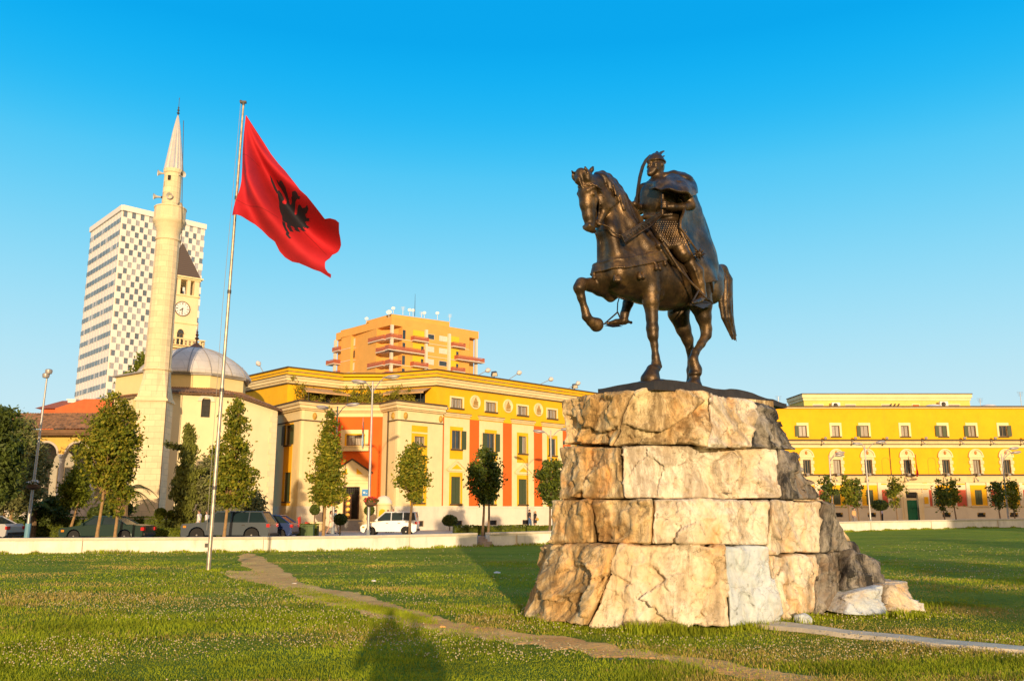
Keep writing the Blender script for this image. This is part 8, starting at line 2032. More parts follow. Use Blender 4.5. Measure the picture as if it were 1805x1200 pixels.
    eagle = [[(262, 560), (275, 552), (292, 575), (300, 598), (288, 612), (292, 628), (306, 632), (316, 612), (314, 585), (300, 558), (286, 540), (282, 520), (292, 527), (300, 540), (315, 540), (330, 548), (340, 560), (346, 575), (352, 583), (345, 590), (350, 600), (342, 606), (344, 616), (338, 622), (342, 640), (370, 640), (376, 630), (390, 634), (400, 626), (416, 632), (436, 640), (450, 655), (452, 668), (472, 680), (455, 682), (440, 672), (420, 664), (398, 662), (376, 672), (366, 688), (370, 700), (384, 698), (400, 684), (425, 684), (445, 694), (456, 712), (480, 724), (512, 730), (512, 742), (484, 742), (455, 732), (470, 752), (492, 762), (480, 768), (455, 758), (438, 744), (448, 770), (470, 788), (452, 792), (430, 775), (418, 758), (425, 788), (444, 808), (428, 816), (412, 795), (402, 775), (404, 805), (424, 835), (405, 842), (390, 815), (385, 795), (380, 825), (402, 862), (388, 868), (370, 840), (364, 812), (358, 800), (350, 815), (344, 800), (335, 770), (318, 735), (300, 690), (285, 645), (270, 600)],
             [(358, 815), (368, 850), (388, 885), (384, 898), (366, 872), (352, 840), (347, 815)], [(372, 880), (398, 916), (388, 920), (370, 900)], [(236, 480), (246, 500), (262, 545), (272, 565), (262, 575), (248, 548), (236, 512)]]
    sheet2("eagle_emblem", eagle, M("flag_black", (0.018, 0.017, 0.028), 0.8, 0.1), 0.008)
    seam = [[(95, 396), (135, 425), (190, 452), (190, 456), (135, 430), (95, 401)], [(70, 692), (150, 728), (240, 765), (330, 800), (330, 805), (240, 770), (150, 733), (70, 697)], [(340, 740), (420, 800), (520, 900), (600, 990), (597, 994), (515, 904), (415, 804), (337, 744)]]
    sheet2("seam", seam, M("seam_red", (0.35, 0.01, 0.015), 0.8), 0.006)
curve_flag()

# ================================================================ street lamps
def arm_lamp(base, H, heads, label, name="street_lamp", flowers=None):
    """heads = [(dx, dy, dz)] end points relative to the pole top"""
    base = Vector(base); top = base + Vector((0, 0, H)); t = thing(name, label, "street lamp", base, "double-arm street lamps on the plaza")
    m = MB(); m.tube([base, base + Vector((0, 0, 0.6)), top], [0.11, 0.10, 0.055], 10); m.build("pole", GREY, t, smooth=True)
    m = MB(); m.tube([base, base + Vector((0, 0, 0.5))], [0.14, 0.12], 10); m.build("base_sleeve", M("sleeve_grey", (0.25, 0.28, 0.30), 0.6), t)
    for h in heads:
        e = top + Vector(h); a = top - Vector((0, 0, 0.8)); m = MB(); pts = []
        for k in range(9): s_ = k / 8; p = a.lerp(e, s_); p.z = a.z + (e.z - a.z) * sin(s_ * pi / 2) ** 0.9; pts.append(p)
        m.tube(pts, 0.035, 6); arm = m.build("arm", GREY, t, smooth=True)
        d = Vector((h[0], h[1], 0)).normalized(); m = MB(); c = e + d * 0.3
        T_ = Matrix.Translation(c) @ Matrix.Rotation(atan2(d.y, d.x), 4, 'Z') @ Matrix.Rotation(-0.12, 4, 'Y'); m.T = T_; m.ell((0, 0, 0), (0.52, 0.19, 0.14), 14, 8); hd = m.build("lamp_head", M("lamp_shell", (0.40, 0.36, 0.33), 0.4, 0.1, metal=0.3), t, smooth=True)
        m = MB(); m.T = T_; m.ell((0.08, 0, -0.07), (0.34, 0.14, 0.09), 12, 6); m.build("lamp_glass", M("milk_glass", (0.7, 0.68, 0.62), 0.2, 0.05), hd, smooth=True)
    return t
def lamp_at(px, Y, ytop, hpx, label):
    b = px_base(px, Y); z = at(px, ytop, Y).z; hs = []
    for (hx, hy) in hpx: p = at(hx, hy, Y); hs.append((p.x - b.x - at(px, ytop, Y).x * 0 + 0.0, 0.0, p.z - z))
    return arm_lamp(b, z - b.z, hs, label)
lamp_at(650, 56, 672, ((641, 673), (684, 664)), "tall grey double-arm street lamp in front of the orange portal, the taller of the pair")
lamp_at(588, 66, 716, ((576, 718), (615, 713)), "shorter grey double-arm street lamp in front of the recessed entrance, beside the tree")
lamp_at(972, 74, 758, ((956, 760), (992, 756)), "grey double-arm street lamp partly behind the rock pedestal's left side")
lamp_at(1533, 86, 784, ((1517, 782), (1547, 779)), "grey double-arm street lamp before the yellow building, left of the green door")
lamp_at(1776, 86, 800, ((1786, 797), (1782, 790)), "grey street lamp at the far right in front of the last arched window")
lamp_at(1468, 92, 802, ((1476, 798), (1475, 802)), "thin grey street lamp right of the rock, in front of the second arched window")
# left lamp with two round heads and a flower basket
def round_lamp():
    b = px_base(52, 50.5); tp = at(84, 656, 50.5); t = thing("street_lamp", "slim leaning lamp post with two drum-shaped heads and a flower basket, at the left edge", "street lamp", b)
    m = MB(); m.tube([b, b.lerp(tp, 0.5), tp], [0.10, 0.07, 0.045], 10); m.build("pole", GREY, t, smooth=True)
    m = MB(); m.tube([b, b.lerp(tp, 0.1)], 0.15, 10); m.build("base_sleeve", M("blue_sleeve", (0.15, 0.33, 0.42), 0.6), t)
    for (px, py) in ((86, 655), (81, 662)):
        c = at(px, py, 50.4); m = MB(); m.lathe([(0.08, -0.14), (0.17, -0.12), (0.2, 0.0), (0.2, 0.1), (0.14, 0.15), (0.02, 0.16)], c=c, n=16); m.build("lamp_head", M("lamp_shell", (0.4, 0.36, 0.33)), t, smooth=True)
    return b.lerp(tp, 0.325)
bsk = round_lamp()
def basket(c, label, col, seed, r=0.55, n=260):
    t = thing("flower_basket", label, "flower basket", c, "hanging flower baskets"); rr = np.random.default_rng(seed)
    m = MB(); m.lathe([(0.1, -0.3), (0.35, -0.18), (0.42, 0.0)], c=c, n=14); m.build("bowl", M("basket_brown", (0.14, 0.08, 0.04), 0.8), t)
    for nm, mat, k, s in (("foliage", LEAFD, n, 0.09), ("blossom", col, int(n * 0.8), 0.07)):
        P = rr.normal(0, 1, (k, 3)); P /= np.linalg.norm(P, axis=1)[:, None]; P *= rr.uniform(0.6, 1.0, (k, 1)) * [r, r, r * 0.42]; P += list(c + Vector((0, 0, 0.08 if nm == "foliage" else 0.14)))
        leaf_mesh(nm, P, s, mat, t, rr)
basket(bsk, "white flower basket halfway up the leaning lamp post", M("petal_white", (0.8, 0.72, 0.65), 0.8), 91, 0.34, 160)
basket(at(654, 884.5, 55.7), "red flower basket on the tall double-arm lamp post", M("petal_red", (0.6, 0.03, 0.03), 0.8), 92, 0.5)
basket(at(592, 883, 65.8), "red and dark flower basket on the shorter double-arm lamp post", M("petal_red", (0.6, 0.03, 0.03), 0.8), 93, 0.5)
# ================================================================ cars
TYRE = M("tyre", (0.02, 0.02, 0.02), 0.85, 0.2, 8); RIM = M("rim", (0.42, 0.40, 0.37), 0.3, 0.1, metal=0.8); CG = M("car_glass", (0.015, 0.03, 0.035), 0.15, 0.3, 0.5, spec=0.35)
def paint(nm, c): return M(nm, c, 0.28, 0.06, 1, metal=0.25, spec=0.6)
def car(x0, Y, L, W, H, top, gh, belt, wheels, rw, col, label, face=-1, name="parked_car", cat="car", posts=(), seed=0):
    """x0 = left end; top = [(x,z)] body top line from nose to tail; gh = (x windscreen foot, roof front, roof rear, rear foot)"""
    z0 = float(zp(x0, Y)) + 0.006; org = Vector((x0 + (0 if face < 0 else L), Y, z0)); t = thing(name, label, cat, org)
    T = Matrix.Translation(org) @ Matrix.Scale(1 if face < 0 else -1, 4, (1, 0, 0))
    def bd(m, nm, mat, par=None, **k):
        m2 = m; 
        if face > 0: m2.f = [list(reversed(f)) for f in m2.f]
        return m2.build(nm, mat, par or t, **k)
    sill = 0.24; m = MB(); m.T = T; ol = [(0.06, sill + 0.08)] + top + [(L - 0.04, sill + 0.1)]
    bot = [(L - 0.25, sill)]
    for wx in reversed(wheels):
        ra = rw + 0.07; bot += [(wx + ra * cos(a), max(sill, rw + ra * sin(a))) for a in np.linspace(0.0, pi, 9)]
    bot += [(0.25, sill)]; ol = ol + bot
    hw = W / 2; n = len(ol); m.prism([(p[0], p[1]) for p in ol], -hw, hw, axis='y', top=True)
    body = bd(m, "body", col, bevel=0.05)
    a, b, c, d = gh; zt = H; zb = belt; hwt = hw * 0.80; hb = hw * 0.985
    V = [(a, -hb, zb), (d, -hb, zb), (d, hb, zb), (a, hb, zb), (b, -hwt, zt - 0.05), (c, -hwt, zt - 0.05), (c, hwt, zt - 0.05), (b, hwt, zt - 0.05)]
    m = MB(); m.T = T; m.add(V, [(0, 1, 5, 4), (3, 7, 6, 2), (0, 4, 7, 3), (1, 2, 6, 5)]); bd(m, "windows", CG)
    m = MB(); m.T = T; m.box((b - 0.06, -hwt - 0.02, zt - 0.08), (c + 0.06, hwt + 0.02, zt)); bd(m, "roof", col, bevel=0.035)
    for s in (-1, 1):
        for (xb, xt) in [(a, b), (d, c)] + [(p, p + (0.0)) for p in posts]:
            m = MB(); m.T = T; m.tube([(xb, s * (hb + 0.005), zb), (xt, s * (hwt + 0.005), zt - 0.05)], 0.04, 6); bd(m, "pillar", col)
    for wx in wheels:
        for s in (-1, 1):
            m = MB(); m.T = T @ Matrix.Translation((wx, s * (hw - 0.11), rw)) @ Matrix.Rotation(pi / 2, 4, 'X'); m.lathe([(rw * 0.6, -0.1), (rw * 0.96, -0.1), (rw, -0.07), (rw, 0.07), (rw * 0.96, 0.1), (rw * 0.6, 0.1)], n=22); w_ = m.build("wheel", TYRE, t, smooth=True)
            m = MB(); m.T = T @ Matrix.Translation((wx, s * (hw - 0.06), rw)) @ Matrix.Rotation(-pi / 2 * s, 4, 'X'); m.lathe([(rw * 0.62, 0), (rw * 0.6, 0.05), (rw * 0.5, 0.02), (rw * 0.2, 0.03), (0.04, 0.06)], n=16); m.build("rim", RIM, w_)
    for s in (-1, 1):
        hz = np.interp(0.15, [p[0] for p in top], [p[1] for p in top]) - 0.14; m = MB(); m.T = T; m.ell((0.07, s * (hw - 0.24), hz), (0.08, 0.17, 0.09), 10, 6); bd(m, "headlight", M("headlight", (0.7, 0.66, 0.55), 0.1, 0.05, spec=0.8))
        m = MB(); m.T = T; m.box((0.16, s * (hw - 0.03), hz - 0.07), (0.32, s * (hw + 0.012), hz + 0.04)); bd(m, "indicator", M("indicator_orange", (0.7, 0.25, 0.02), 0.3))
        rz = np.interp(L - 0.15, [p[0] for p in top], [p[1] for p in top]) - 0.16; m = MB(); m.T = T; m.box((L - 0.16, s * (hw - 0.22), rz - 0.1), (L + 0.012, s * (hw + 0.012), rz + 0.08)); bd(m, "tail_light", M("tail_light_red", (0.55, 0.02, 0.02), 0.25))
        m = MB(); m.T = T; m.box((a + 0.1, s * (hb + 0.02), zb - 0.02), (a + 0.22, s * (hb + 0.2), zb + 0.13)); bd(m, "mirror", col)
        m = MB(); m.T = T
        for p in list(posts): m.box((p - 0.35, s * (hw - 0.01), zb - 0.16), (p - 0.18, s * (hw + 0.02), zb - 0.12))
        bd(m, "door_handle", IRON)
    m = MB(); m.T = T; m.box((-0.03, -hw + 0.1, 0.34), (0.1, hw - 0.1, 0.48)); bd(m, "front_bumper", IRON, bevel=0.02); m = MB(); m.T = T; m.box((L - 0.1, -hw + 0.1, 0.34), (L + 0.04, hw - 0.1, 0.48)); bd(m, "rear_bumper", IRON, bevel=0.02)
    m = MB(); m.T = T; m.box((-0.045, -0.26, 0.36), (-0.032, 0.26, 0.47)); bd(m, "number_plate", WHT)
    m = MB(); m.T = T; m.box((0.02, -0.35, 0.5), (0.058, 0.35, 0.66)); bd(m, "grille", IRON)
    return t
X0 = lambda px, Y: (px - 902.5) / 1549 * Y
car(X0(120, 49.5), 49.5, 4.7, 1.72, 1.40, [(0.03, 0.62), (0.10, 0.74), (1.25, 0.90), (2.2, 0.93), (3.6, 0.94), (4.1, 0.93), (4.64, 0.86)], (1.2, 1.85, 2.95, 3.75), 0.90, (0.86, 3.66), 0.31, paint("paint_green", (0.018, 0.045, 0.035)), "dark green sedan in profile behind the left tree trunks", posts=(2.35,))
car(X0(331, 49), 49, 4.85, 1.9, 1.66, [(0.03, 0.85), (0.1, 0.98), (1.3, 1.06), (4.75, 1.06), (4.8, 0.9)], (1.3, 1.9, 4.35, 4.72), 1.05, (0.92, 3.9), 0.38, paint("paint_greyblue", (0.075, 0.095, 0.115)), "grey-blue square off-road car behind the flagpole and conical tree", posts=(2.75, 3.7))
car(X0(404, 52.5), 52.5, 4.05, 1.7, 1.44, [(0.03, 0.62), (0.15, 0.78), (1.0, 0.95), (3.9, 0.98), (4.0, 0.8)], (0.9, 1.7, 3.2, 3.85), 0.95, (0.78, 3.3), 0.31, paint("paint_blue", (0.01, 0.035, 0.14)), "dark blue hatchback peeping out behind the grey off-roader", posts=(2.4,))
car(X0(639, 60.5), 60.5, 3.86, 1.7, 1.62, [(0.03, 0.62), (0.15, 0.75), (1.05, 0.95), (1.6, 1.02), (3.8, 1.04), (3.84, 0.8)], (1.0, 1.65, 3.68, 3.8), 1.0, (0.72, 3.12), 0.30, paint("paint_white", (0.78, 0.76, 0.72)), "small white van with high roof in front of the cream building corner", name="parked_van", cat="van", posts=(2.1, 2.9))
car(X0(33, 50.5) - 4.5, 50.5, 4.5, 1.76, 1.40, [(0.03, 0.62), (0.10, 0.74), (1.25, 0.90), (3.6, 0.96), (4.3, 0.95), (4.45, 0.8)], (1.2, 1.9, 3.2, 4.0), 0.92, (0.82, 3.55), 0.32, paint("paint_silver", (0.55, 0.54, 0.52)), "silver car at the left edge, its rear in view", posts=(2.5,))
# ================================================================ people
SKIN = M("skin", (0.50, 0.28, 0.18), 0.6, 0.08)
def person(px, Y, h, label, shirt, legs, hair, face=-90, pose="stand", skirt=False, sleeves=0.5, pos=None, phase=1.0, bag=None):
    b = Vector(pos) if pos is not None else px_base(px, Y); t = thing("person", label, "person", b); k = h / 1.75; vx = 0.022 * k
    T = np.eye(4); a = radians(face); T[:2, :2] = np.array([[cos(a), -sin(a)], [sin(a), cos(a)]]) * 1.0; T[:3, 3] = list(b)
    P = lambda *q: [np.array(p) * k for p in q]
    st = {"stand": 0.04, "walk": 0.24, "photo": 0.06}[pose] * phase
    L = []
    for s in (-1, 1):
        f = st * s; L.append((P((0, 0.09 * s, 0.93), (f * 0.55 + 0.03, 0.10 * s, 0.50), (f - (0.05 if s < 0 and pose == "walk" else 0), 0.10 * s, 0.09)), [0.095 * k, 0.062 * k, 0.042 * k], P((f, 0.10 * s, 0.05), (f + 0.17, 0.115 * s, 0.03))))
    A = []
    for s in (-1, 1):
        f = -st * s * 0.9
        if pose == "photo": A.append((P((0, 0.19 * s, 1.42), (0.06, 0.31 * s, 1.12), (0.26, 0.10 * s, 1.48)), [0.055 * k, 0.043 * k, 0.032 * k]))
        else: A.append((P((0, 0.19 * s, 1.42), (f * 0.4 - 0.03, 0.24 * s, 1.14), (f + 0.08, 0.24 * s, 0.92)), [0.05 * k, 0.04 * k, 0.028 * k]))
    def base(sdf, e, torso=True, arms=1.0, leg=True, head=True):
        if torso: sdf.chain(P((0, 0, 0.95), (0, 0, 1.12), (0.0, 0, 1.34)), [0.125 * k + e, 0.115 * k + e, 0.14 * k + e], 0.04, (0.85, 1.25, 1)); sdf.chain(P((0, -0.14, 1.42), (0, 0.14, 1.42)), [0.07 * k + e] * 2, 0.05)
        for (p, r_) in A:
            if arms >= 1: sdf.chain(p, [x + e for x in r_], 0.02); 
            elif arms > 0: q = p[0] + (p[1] - p[0]) * min(1, arms * 2); sdf.chain([p[0], q], [r_[0] + e + 0.01] * 2, 0.02)
        if leg:
            for (p, r_, ft) in L: sdf.chain(p, [x + e for x in r_], 0.03)
    def grid(): return SDF(np.array([-0.5, -0.5, -0.03]) * k, np.array([0.6, 0.5, 1.85]) * k, vx)
    S_ = grid(); base(S_, 0.0); S_.chain(P((0, 0, 1.44), (0.015, 0, 1.55)), [0.055 * k, 0.05 * k], 0.03); S_.ell(np.array([0.02, 0, 1.64]) * k, np.array([0.095, 0.075, 0.115]) * k, 0.02); S_.ell(np.array([0.115, 0, 1.625]) * k, np.array([0.02, 0.014, 0.022]) * k, 0.01)
    for (p, r_) in A:
        d = (p[2] - p[1]); d /= np.linalg.norm(d); S_.chain([p[2], p[2] + d * 0.08 * k], [0.034 * k, 0.026 * k], 0.01); S_.chain([p[2] + d * 0.08 * k, p[2] + d * 0.15 * k], [0.024 * k, 0.012 * k], 0.01); S_.chain([p[2] + d * 0.02 * k, p[2] + d * 0.07 * k + np.array([0.035, 0, 0]) * k], [0.014 * k, 0.01 * k], 0.008)
    S_.build("body", SKIN, t, T)
    S_ = grid(); base(S_, 0.018, arms=sleeves, leg=False); S_.build("shirt", shirt, t, T)
    S_ = grid()
    if skirt: S_.chain(P((0, 0, 1.0), (0, 0, 0.62)), [0.15 * k, (0.19 if px else 0.30) * k], 0.02, (0.85, 1.1, 1))
    else: base(S_, 0.02, torso=False, arms=0, leg=True); S_.chain(P((0, -0.05, 0.97), (0, 0.05, 0.97)), [0.12 * k] * 2, 0.04)
    S_.build("skirt" if skirt else "trousers", legs, t, T)
    S_ = grid()
    for (p, r_, ft) in L: S_.chain(ft, [0.052 * k, 0.04 * k], 0.02)
    S_.build("shoes", MATS["tyre"], t, T)
    S_ = grid(); S_.ell(np.array([-0.005, 0, 1.675]) * k, np.array([0.105, 0.09, 0.105]) * k, 0.0); 
    if skirt: S_.ell(np.array([-0.06, 0, 1.56]) * k, np.array([0.06, 0.085, 0.15]) * k, 0.02)
    S_.ell(np.array([0.10, 0, 1.62]) * k, np.array([0.09, 0.1, 0.075]) * k, 0.0, op='s'); S_.build("hair", hair, t, T)
    if bag: m = MB(); c = b + Vector((0.2, -0.05, 0.85)); m.ell(c, (0.16, 0.08, 0.15), 10, 6); m.tube([c + Vector((-0.1, 0, 0.1)), b + Vector((0.02, -0.1, 1.42 * k)), c + Vector((0.1, 0, 0.1))], 0.012, 4); tag(m.build("shoulder_bag", bag, loc=c), "mustard yellow bag hanging at the woman's side by the base wall", "bag")
    return t
CL = lambda n, c: M("cloth_" + n, c, 0.85, 0.12, 6, 0.2, 40)
BLK_, HB, HBL = CL("black", (0.02, 0.02, 0.022)), M("hair_brown", (0.05, 0.028, 0.015), 0.6), M("hair_blond", (0.42, 0.26, 0.10), 0.6)
JEAN, WSH = CL("denim", (0.06, 0.11, 0.22)), CL("white", (0.75, 0.68, 0.62))
person(352, 55.5, 1.75, "man in white t-shirt and pale jeans walking left behind the off-roader", WSH, CL("pale_blue", (0.35, 0.40, 0.48)), HB, 180, "walk")
person(366, 55.8, 1.70, "woman in a white and pink dress walking left, beside the flagpole", WSH, CL("pink", (0.65, 0.40, 0.34)), HB, 180, "walk", skirt=True)
person(455, 66, 1.74, "dark haired person mostly hidden behind the blue hatchback", CL("red", (0.4, 0.06, 0.05)), JEAN, HB, 200)
person(584, 66, 1.68, "woman in a light cream dress walking before the entrance steps", CL("cream", (0.75, 0.60, 0.44)), CL("cream", (0.75, 0.6, 0.44)), HB, 0, "walk", skirt=True, sleeves=0.2)
person(592, 66.5, 1.76, "man in light blue shirt beside the woman in the cream dress", CL("sky_blue", (0.25, 0.40, 0.55)), CL("beige", (0.5, 0.4, 0.3)), HB, 10, "walk")
person(684, 69, 1.74, "dark haired person standing behind the white van, the left one", CL("red", (0.4, 0.06, 0.05)), JEAN, HB, -90)
person(693, 70, 1.80, "dark haired person standing behind the white van, the right one", BLK_, JEAN, HB, -100)
person(870, 87, 1.62, "person in pale yellow top and black trousers, seen between wall gap and base wall", CL("pale_yellow", (0.75, 0.62, 0.35)), BLK_, HBL, 90)
person(933.5, 88, 1.80, "man in dark t-shirt and blue jeans by the base wall left of the rock", CL("dark_navy", (0.03, 0.03, 0.045)), JEAN, HB, -20, "walk", phase=0.5)
person(943.5, 88, 1.66, "blond woman in a short black dress beside the man in jeans", BLK_, BLK_, HBL, 200, skirt=True, sleeves=0.2, bag=CL("mustard", (0.5, 0.32, 0.04)))
person(1505, 80, 1.60, "person in orange-beige top leaning by the wall just right of the rock", CL("apricot", (0.65, 0.38, 0.16)), CL("grey", (0.2, 0.18, 0.17)), HB, -60)
person(1554, 92, 1.66, "person in a pale lilac top and black trousers left of the green door", CL("lilac", (0.6, 0.52, 0.55)), BLK_, HB, 150)
for (x, y, z, lab, c) in ((X0(425, 49), 48.6, 0.0, "passenger in a pink top inside the grey-blue off-roader", CL("pink", (0.65, 0.4, 0.34))), (X0(196, 49.5), 49.3, -0.16, "driver in a pale shirt inside the dark green sedan", WSH), (X0(690, 60.5), 60.3, 0.0, "driver in an orange top inside the small white van", CL("apricot", (0.65, 0.38, 0.16)))):
    S_ = SDF((-0.3, -0.3, 0.7), (0.3, 0.3, 1.6), 0.03); S_.chain([(0.0, 0, 0.8), (0, 0, 1.12)], [0.16, 0.15], 0.04, (0.8, 1.2, 1)); S_.chain([(0, 0, 1.15), (-0.01, 0, 1.3)], [0.06, 0.05], 0.04); S_.ell((-0.02, 0, 1.38), (0.09, 0.075, 0.11), 0.02); TT = np.eye(4); TT[:3, 3] = (x, y, z - 0.02)
    o = S_.build("person", SKIN, None, TT, loc=(x, y, z + 0.7)); tag(o, lab, "person"); S_ = SDF((-0.3, -0.3, 0.7), (0.3, 0.3, 1.4), 0.03); S_.chain([(0, 0, 0.8), (0, 0, 1.1)], [0.18, 0.17], 0.04, (0.8, 1.2, 1)); S_.build("shirt", c, o, TT)
person(0, 0, 1.97, "photographer standing on the lawn with raised arms, casting the long shadow", BLK_, JEAN, HB, 90, "photo", pos=(-0.05, -0.66, -0.12), skirt=True)
person(0, 0, 1.82, "second person in a wide coat standing close beside the photographer", BLK_, BLK_, HB, 90, pos=(0.40, -0.82, -0.14), skirt=True)

# ================================================================ small things
def simple(nm, label, cat, m, mat, loc, **k): return tag(m.build(nm, mat, loc=loc, **{q: v for q, v in k.items() if q != 'group'}), label, cat, k.get('group'))
# guard booth
c = Vector((X0(676, 73.5), 73.5, 0)); t = thing("guard_booth", "small round cream guard booth with a domed top right of the entrance", "booth", c)
m = MB(); m.lathe([(0.64, 0), (0.64, 2.15), (0.74, 2.16), (0.74, 2.3)], c=c, n=20); m.build("shell", CRM, t, smooth=True)
m = MB(); m.lathe([(0.7, 2.3), (0.66, 2.5), (0.45, 2.8), (0.2, 2.92), (0.02, 2.95)], c=c, n=20); m.build("dome", BASEW, t, smooth=True)
m = MB(); m.T = Matrix.Translation(c + Vector((0, -0.645, 0))); m.prism([(-0.28, 0.5)] + [(-0.28 * cos(a), 1.55 + 0.28 * sin(a)) for a in np.linspace(0, pi, 9)] + [(0.28, 0.5)], -0.02, 0.1, axis='y'); m.build("niche", YEL, t)
for i, (px, s) in enumerate(((555, 1), (650, 1))):
    c = Vector((X0(px, 74), 74, 0)); m = MB(); m.lathe([(0.62, 0), (0.72, 0.1), (0.72, 0.62), (0.82, 0.64), (0.82, 0.78), (0.7, 0.78)], c=c, n=20, sx=1.0); simple("stone_planter", f"round cream stone planter at the {'left' if i == 0 else 'right'} side of the entrance steps", "planter", m, CRM, c, smooth=True, group="planters at the entrance")
for i, px in enumerate((538.5, 549.5)):
    c = Vector((X0(px, 57), 57, 0)); t = thing("waste_bin", f"green ribbed waste bin, {'left' if i == 0 else 'right'} one of the two beyond the wall", "bin", c, "green bins"); m = MB(); m.box(c + Vector((-0.2, -0.2, 0.0)), c + Vector((0.19, 0.2, 0.72))); m.build("body", M("bin_green", (0.10, 0.15, 0.05), 0.7, 0.15, 4), t, bevel=0.02); m = MB(); m.box(c + Vector((-0.22, -0.22, 0.72)), c + Vector((0.21, 0.22, 0.8))); m.build("lid", M("bin_green", (0.1, 0.15, 0.05)), t, bevel=0.02)
c = Vector((X0(537, 61), 61, 0)); t = thing("scooter", "red parked scooter behind the green bins", "scooter", c)
m = MB(); m.prism([(-0.3, 0.4), (0.35, 0.38), (0.35, 0.75), (0.15, 0.8), (0.0, 0.5), (-0.25, 0.6), (-0.32, 1.15), (-0.42, 1.1)], c.y - 0.15, c.y + 0.15, axis='y'); m.v = [Vector((v.x + c.x, v.y, v.z + 0.1)) for v in m.v]; m.build("body", M("scooter_red", (0.5, 0.03, 0.02), 0.35), t, bevel=0.04)
for dx in (-0.45, 0.4): m = MB(); m.T = Matrix.Translation((c.x + dx, c.y, 0.26)) @ Matrix.Rotation(pi / 2, 4, 'X'); m.lathe([(0.14, -0.05), (0.25, -0.05), (0.26, 0), (0.25, 0.05), (0.14, 0.05)], n=16); m.build("wheel", TYRE, t)
# flags on buildings
def hang_flag(base, tip, w_, drop, mats, label, seed):
    base, tip = Vector(base), Vector(tip); t = thing("flag_on_staff", label, "flag", base); m = MB(); m.tube([base, tip], 0.03, 6); m.build("staff", GREY, t)
    d = (tip - base).normalized(); V = []; nu, nv = 8, 22
    for j in range(nv + 1):
        for i in range(nu + 1):
            u, v = i / nu, j / nv; p = tip - d * (w_ * u) ; p = p + Vector((0.1 * sin(v * 5 + u * 9 + seed) * v + (u - .5) * -0.10 * v, 0.10 * sin(u * 11 + seed + v * 2) - 0.05, -drop * v * (1 - 0.25 * u))); V.append(p)
    n = 1
    for q, (a, b, mt) in enumerate(mats):
        m = MB(); m.add(V, []); m.f = [[j * (nu + 1) + i, j * (nu + 1) + i + 1, (j + 1) * (nu + 1) + i + 1, (j + 1) * (nu + 1) + i] for j in range(int(a * nv), int(b * nv)) for i in range(nu)]; m.mi = [0] * len(m.f); m.build("cloth" if q == 0 else "cloth_band", mt, t, smooth=True)
RF = M("flag_red2", (0.62, 0.02, 0.03), 0.8, trans=0.2); 
a = at(594, 786, 77.6); b = at(599, 737, 76.6); hang_flag(a, b, 1.0, 2.3, [(0, 1, RF)], "red flag hanging from a staff left of the balcony window", 1)
a = at(641, 786, 77.6); b = at(640, 736, 76.6); hang_flag(a, b, 1.0, 2.3, [(0, 0.3, M("flag_pale_blue", (0.35, 0.50, 0.62), 0.8)), (0.3, 0.5, RF), (0.5, 1, M("flag_pale_blue", (0.35, 0.5, 0.62)))], "pale blue flag with a red patch hanging right of the balcony window", 2)
a = at(1617, 838, 103.6); b = at(1613, 800, 102.4); hang_flag(a, b, 1.0, 2.4, [(0, 1, RF)], "dark red flag on a staff above the green door", 3)
# boulder, rusty bracket, stones and litter on the lawn
def pebble(p, r, mat, label, name="stone", seed=0, cat="stone", group=None, sq=(1, 1, 0.7), out=0.45):
    p = Vector(p); m = MB(); m.ell((0, 0, 0), r, 18, 12); m.v = [Vector((v.x * sq[0], v.y * sq[1], v.z * sq[2])) * (1 + 0.22 * mnoise.noise(v / r * 1.3 + Vector((seed, 0, 0)))) + p + Vector((0, 0, r * out)) for v in m.v]; return tag(m.build(name, mat, loc=p, smooth=True), label, cat, group)
pebble(G(1416, 1099), 0.14, ROCKW, "smooth white boulder in the grass right of the rock pedestal", "boulder", 3, "boulder", sq=(1.15, 0.8, 0.75), out=0.55)
b = G(1384, 1097); m = MB(); m.box(b + Vector((-0.10, -0.02, 0.06)), b + Vector((0.0, 0.02, 0.12))); m.T = Matrix.Translation(b + Vector((0.02, 0, 0.12))) @ Matrix.Rotation(-0.45, 4, 'Y'); m.box((-0.16, -0.02, 0), (0.04, 0.02, 0.05)); m.T = Matrix.Translation(b) @ Matrix.Rotation(0.5, 4, 'Y'); m.box((-0.05, -0.02, -0.06), (-0.01, 0.02, 0.18)); simple("metal_bracket", "rusty brown angled metal bracket sticking out beside the pedestal foot", "bracket", m, M("rust", (0.16, 0.06, 0.03), 0.85, 0.3, 10), b)
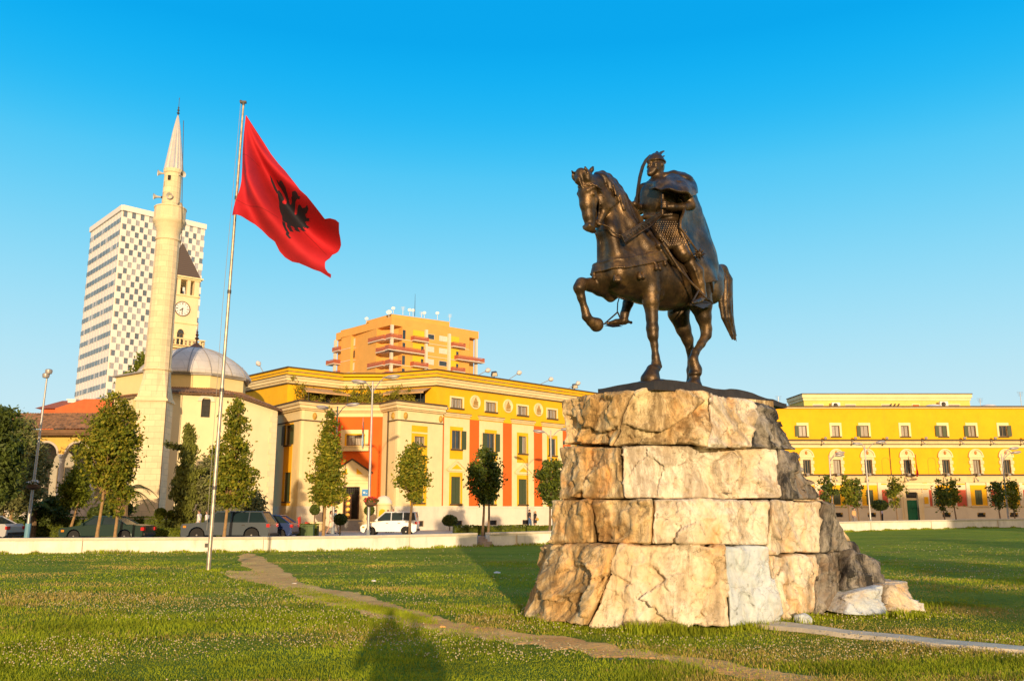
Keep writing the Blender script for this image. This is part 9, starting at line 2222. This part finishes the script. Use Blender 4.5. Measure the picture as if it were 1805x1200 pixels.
for i, (px, py, r, lab) in enumerate(((659, 1024, 0.055, "pale scrap lying in the sunlit grass left of the pedestal's shadow"), (876, 1010, 0.085, "white stone in the shaded grass just left of the rock pedestal"), (519, 1029, 0.06, "pale stone on the dirt path near the flagpole's shadow"), (1265, 1181, 0.045, "reddish stone on the dirt path below the pedestal"), (1258, 1179, 0.03, "grey pebble beside the reddish stone on the path"), (1348, 1173, 0.02, "small tan pebble on the path farthest right"), (780, 1105, 0.05, "brown clod on the dirt path under the photographer's shadow"), (840, 1108, 0.06, "dark clod on the dirt path left of the rock"), (886, 1121, 0.03, "little pale pebble on the path before the rock"), (1095, 1162, 0.03, "small grey pebble at the lower edge of the dirt path"))):
    pebble(G(px, py), r, [WHT, ROCKW, ROCKP, M("clod", (0.35, 0.18, 0.08), 0.9), ROCKG, dirt][(0, 1, 2, 3, 4, 5, 5, 3, 2, 4)[i]], lab, "stone", i, group="loose stones on the lawn", sq=(1.3, 1, 0.5), out=0.2)
for i, (px, c_, lab) in enumerate(((458, (0.25, 0.38, 0.45), "crumpled blue plastic bag at the foot of the white wall"), (470, (0.6, 0.5, 0.36), "crumpled beige paper bag at the foot of the white wall"), (481, (0.55, 0.42, 0.3), "small brown carton at the foot of the white wall"))):
    pebble(G(px, 971), 0.16 - 0.03 * i, M("litter_%d" % 0 if False else "litter" + "abc"[i], c_, 0.6), lab, "litter", 20 + i, "litter", "litter by the wall", sq=(1.2, 0.8, 0.9), out=0.5)
# ================================================================ things behind the viewer that shade the lawn (west side of the square)
def shade_tree(x, y, H, R_, seed, lab):
    b = Vector((x, y, -0.2)); tree(b, H, ovoid(R_, 0.5, 0.3), 1.2, lab, nclump=int(60 * R_), per=26, leaf_s=0.55, spread=0.55, seed=seed, group="trees behind the viewer", rtrunk=0.25, mix=0.2)
for i, (x, y, H, R_) in enumerate(((19.0, -50, 8.3, 2.6), (25.5, -52, 10.8, 3.6), (33, -50, 9.6, 3.9), (41, -54, 12.4, 4.0), (50, -50, 10.2, 4.6))): shade_tree(x, y, H, R_, 200 + i, f"broad tree behind the viewer shading the lawn, {'first second third fourth fifth'.split()[i]} of the row counting from the camera")
b = Vector((64, -70, 0)); t = thing("tall_building", "plain cream building behind the viewer at the right, its shadow reaching the wall", "building", b)
T = frame((150, -62, 0), Vector((-1, 0, 0))); hs = [(3 + 4 * i, 4.6 + 4 * i, 2 + 4 * j, 4.2 + 4 * j) for i in range(22) for j in range(5)]
m = MB(); m.T = T; m.panel(0, 92, 0, 22, 0, 0.4, hs); m.box((0, 0.4, 0), (92, 16, 22)); m.build("wall", CRM, t); m = MB(); m.T = T; m.box((-0.5, -0.5, 22), (92.5, 16.5, 22.5)); m.build("cornice", CRD, t)
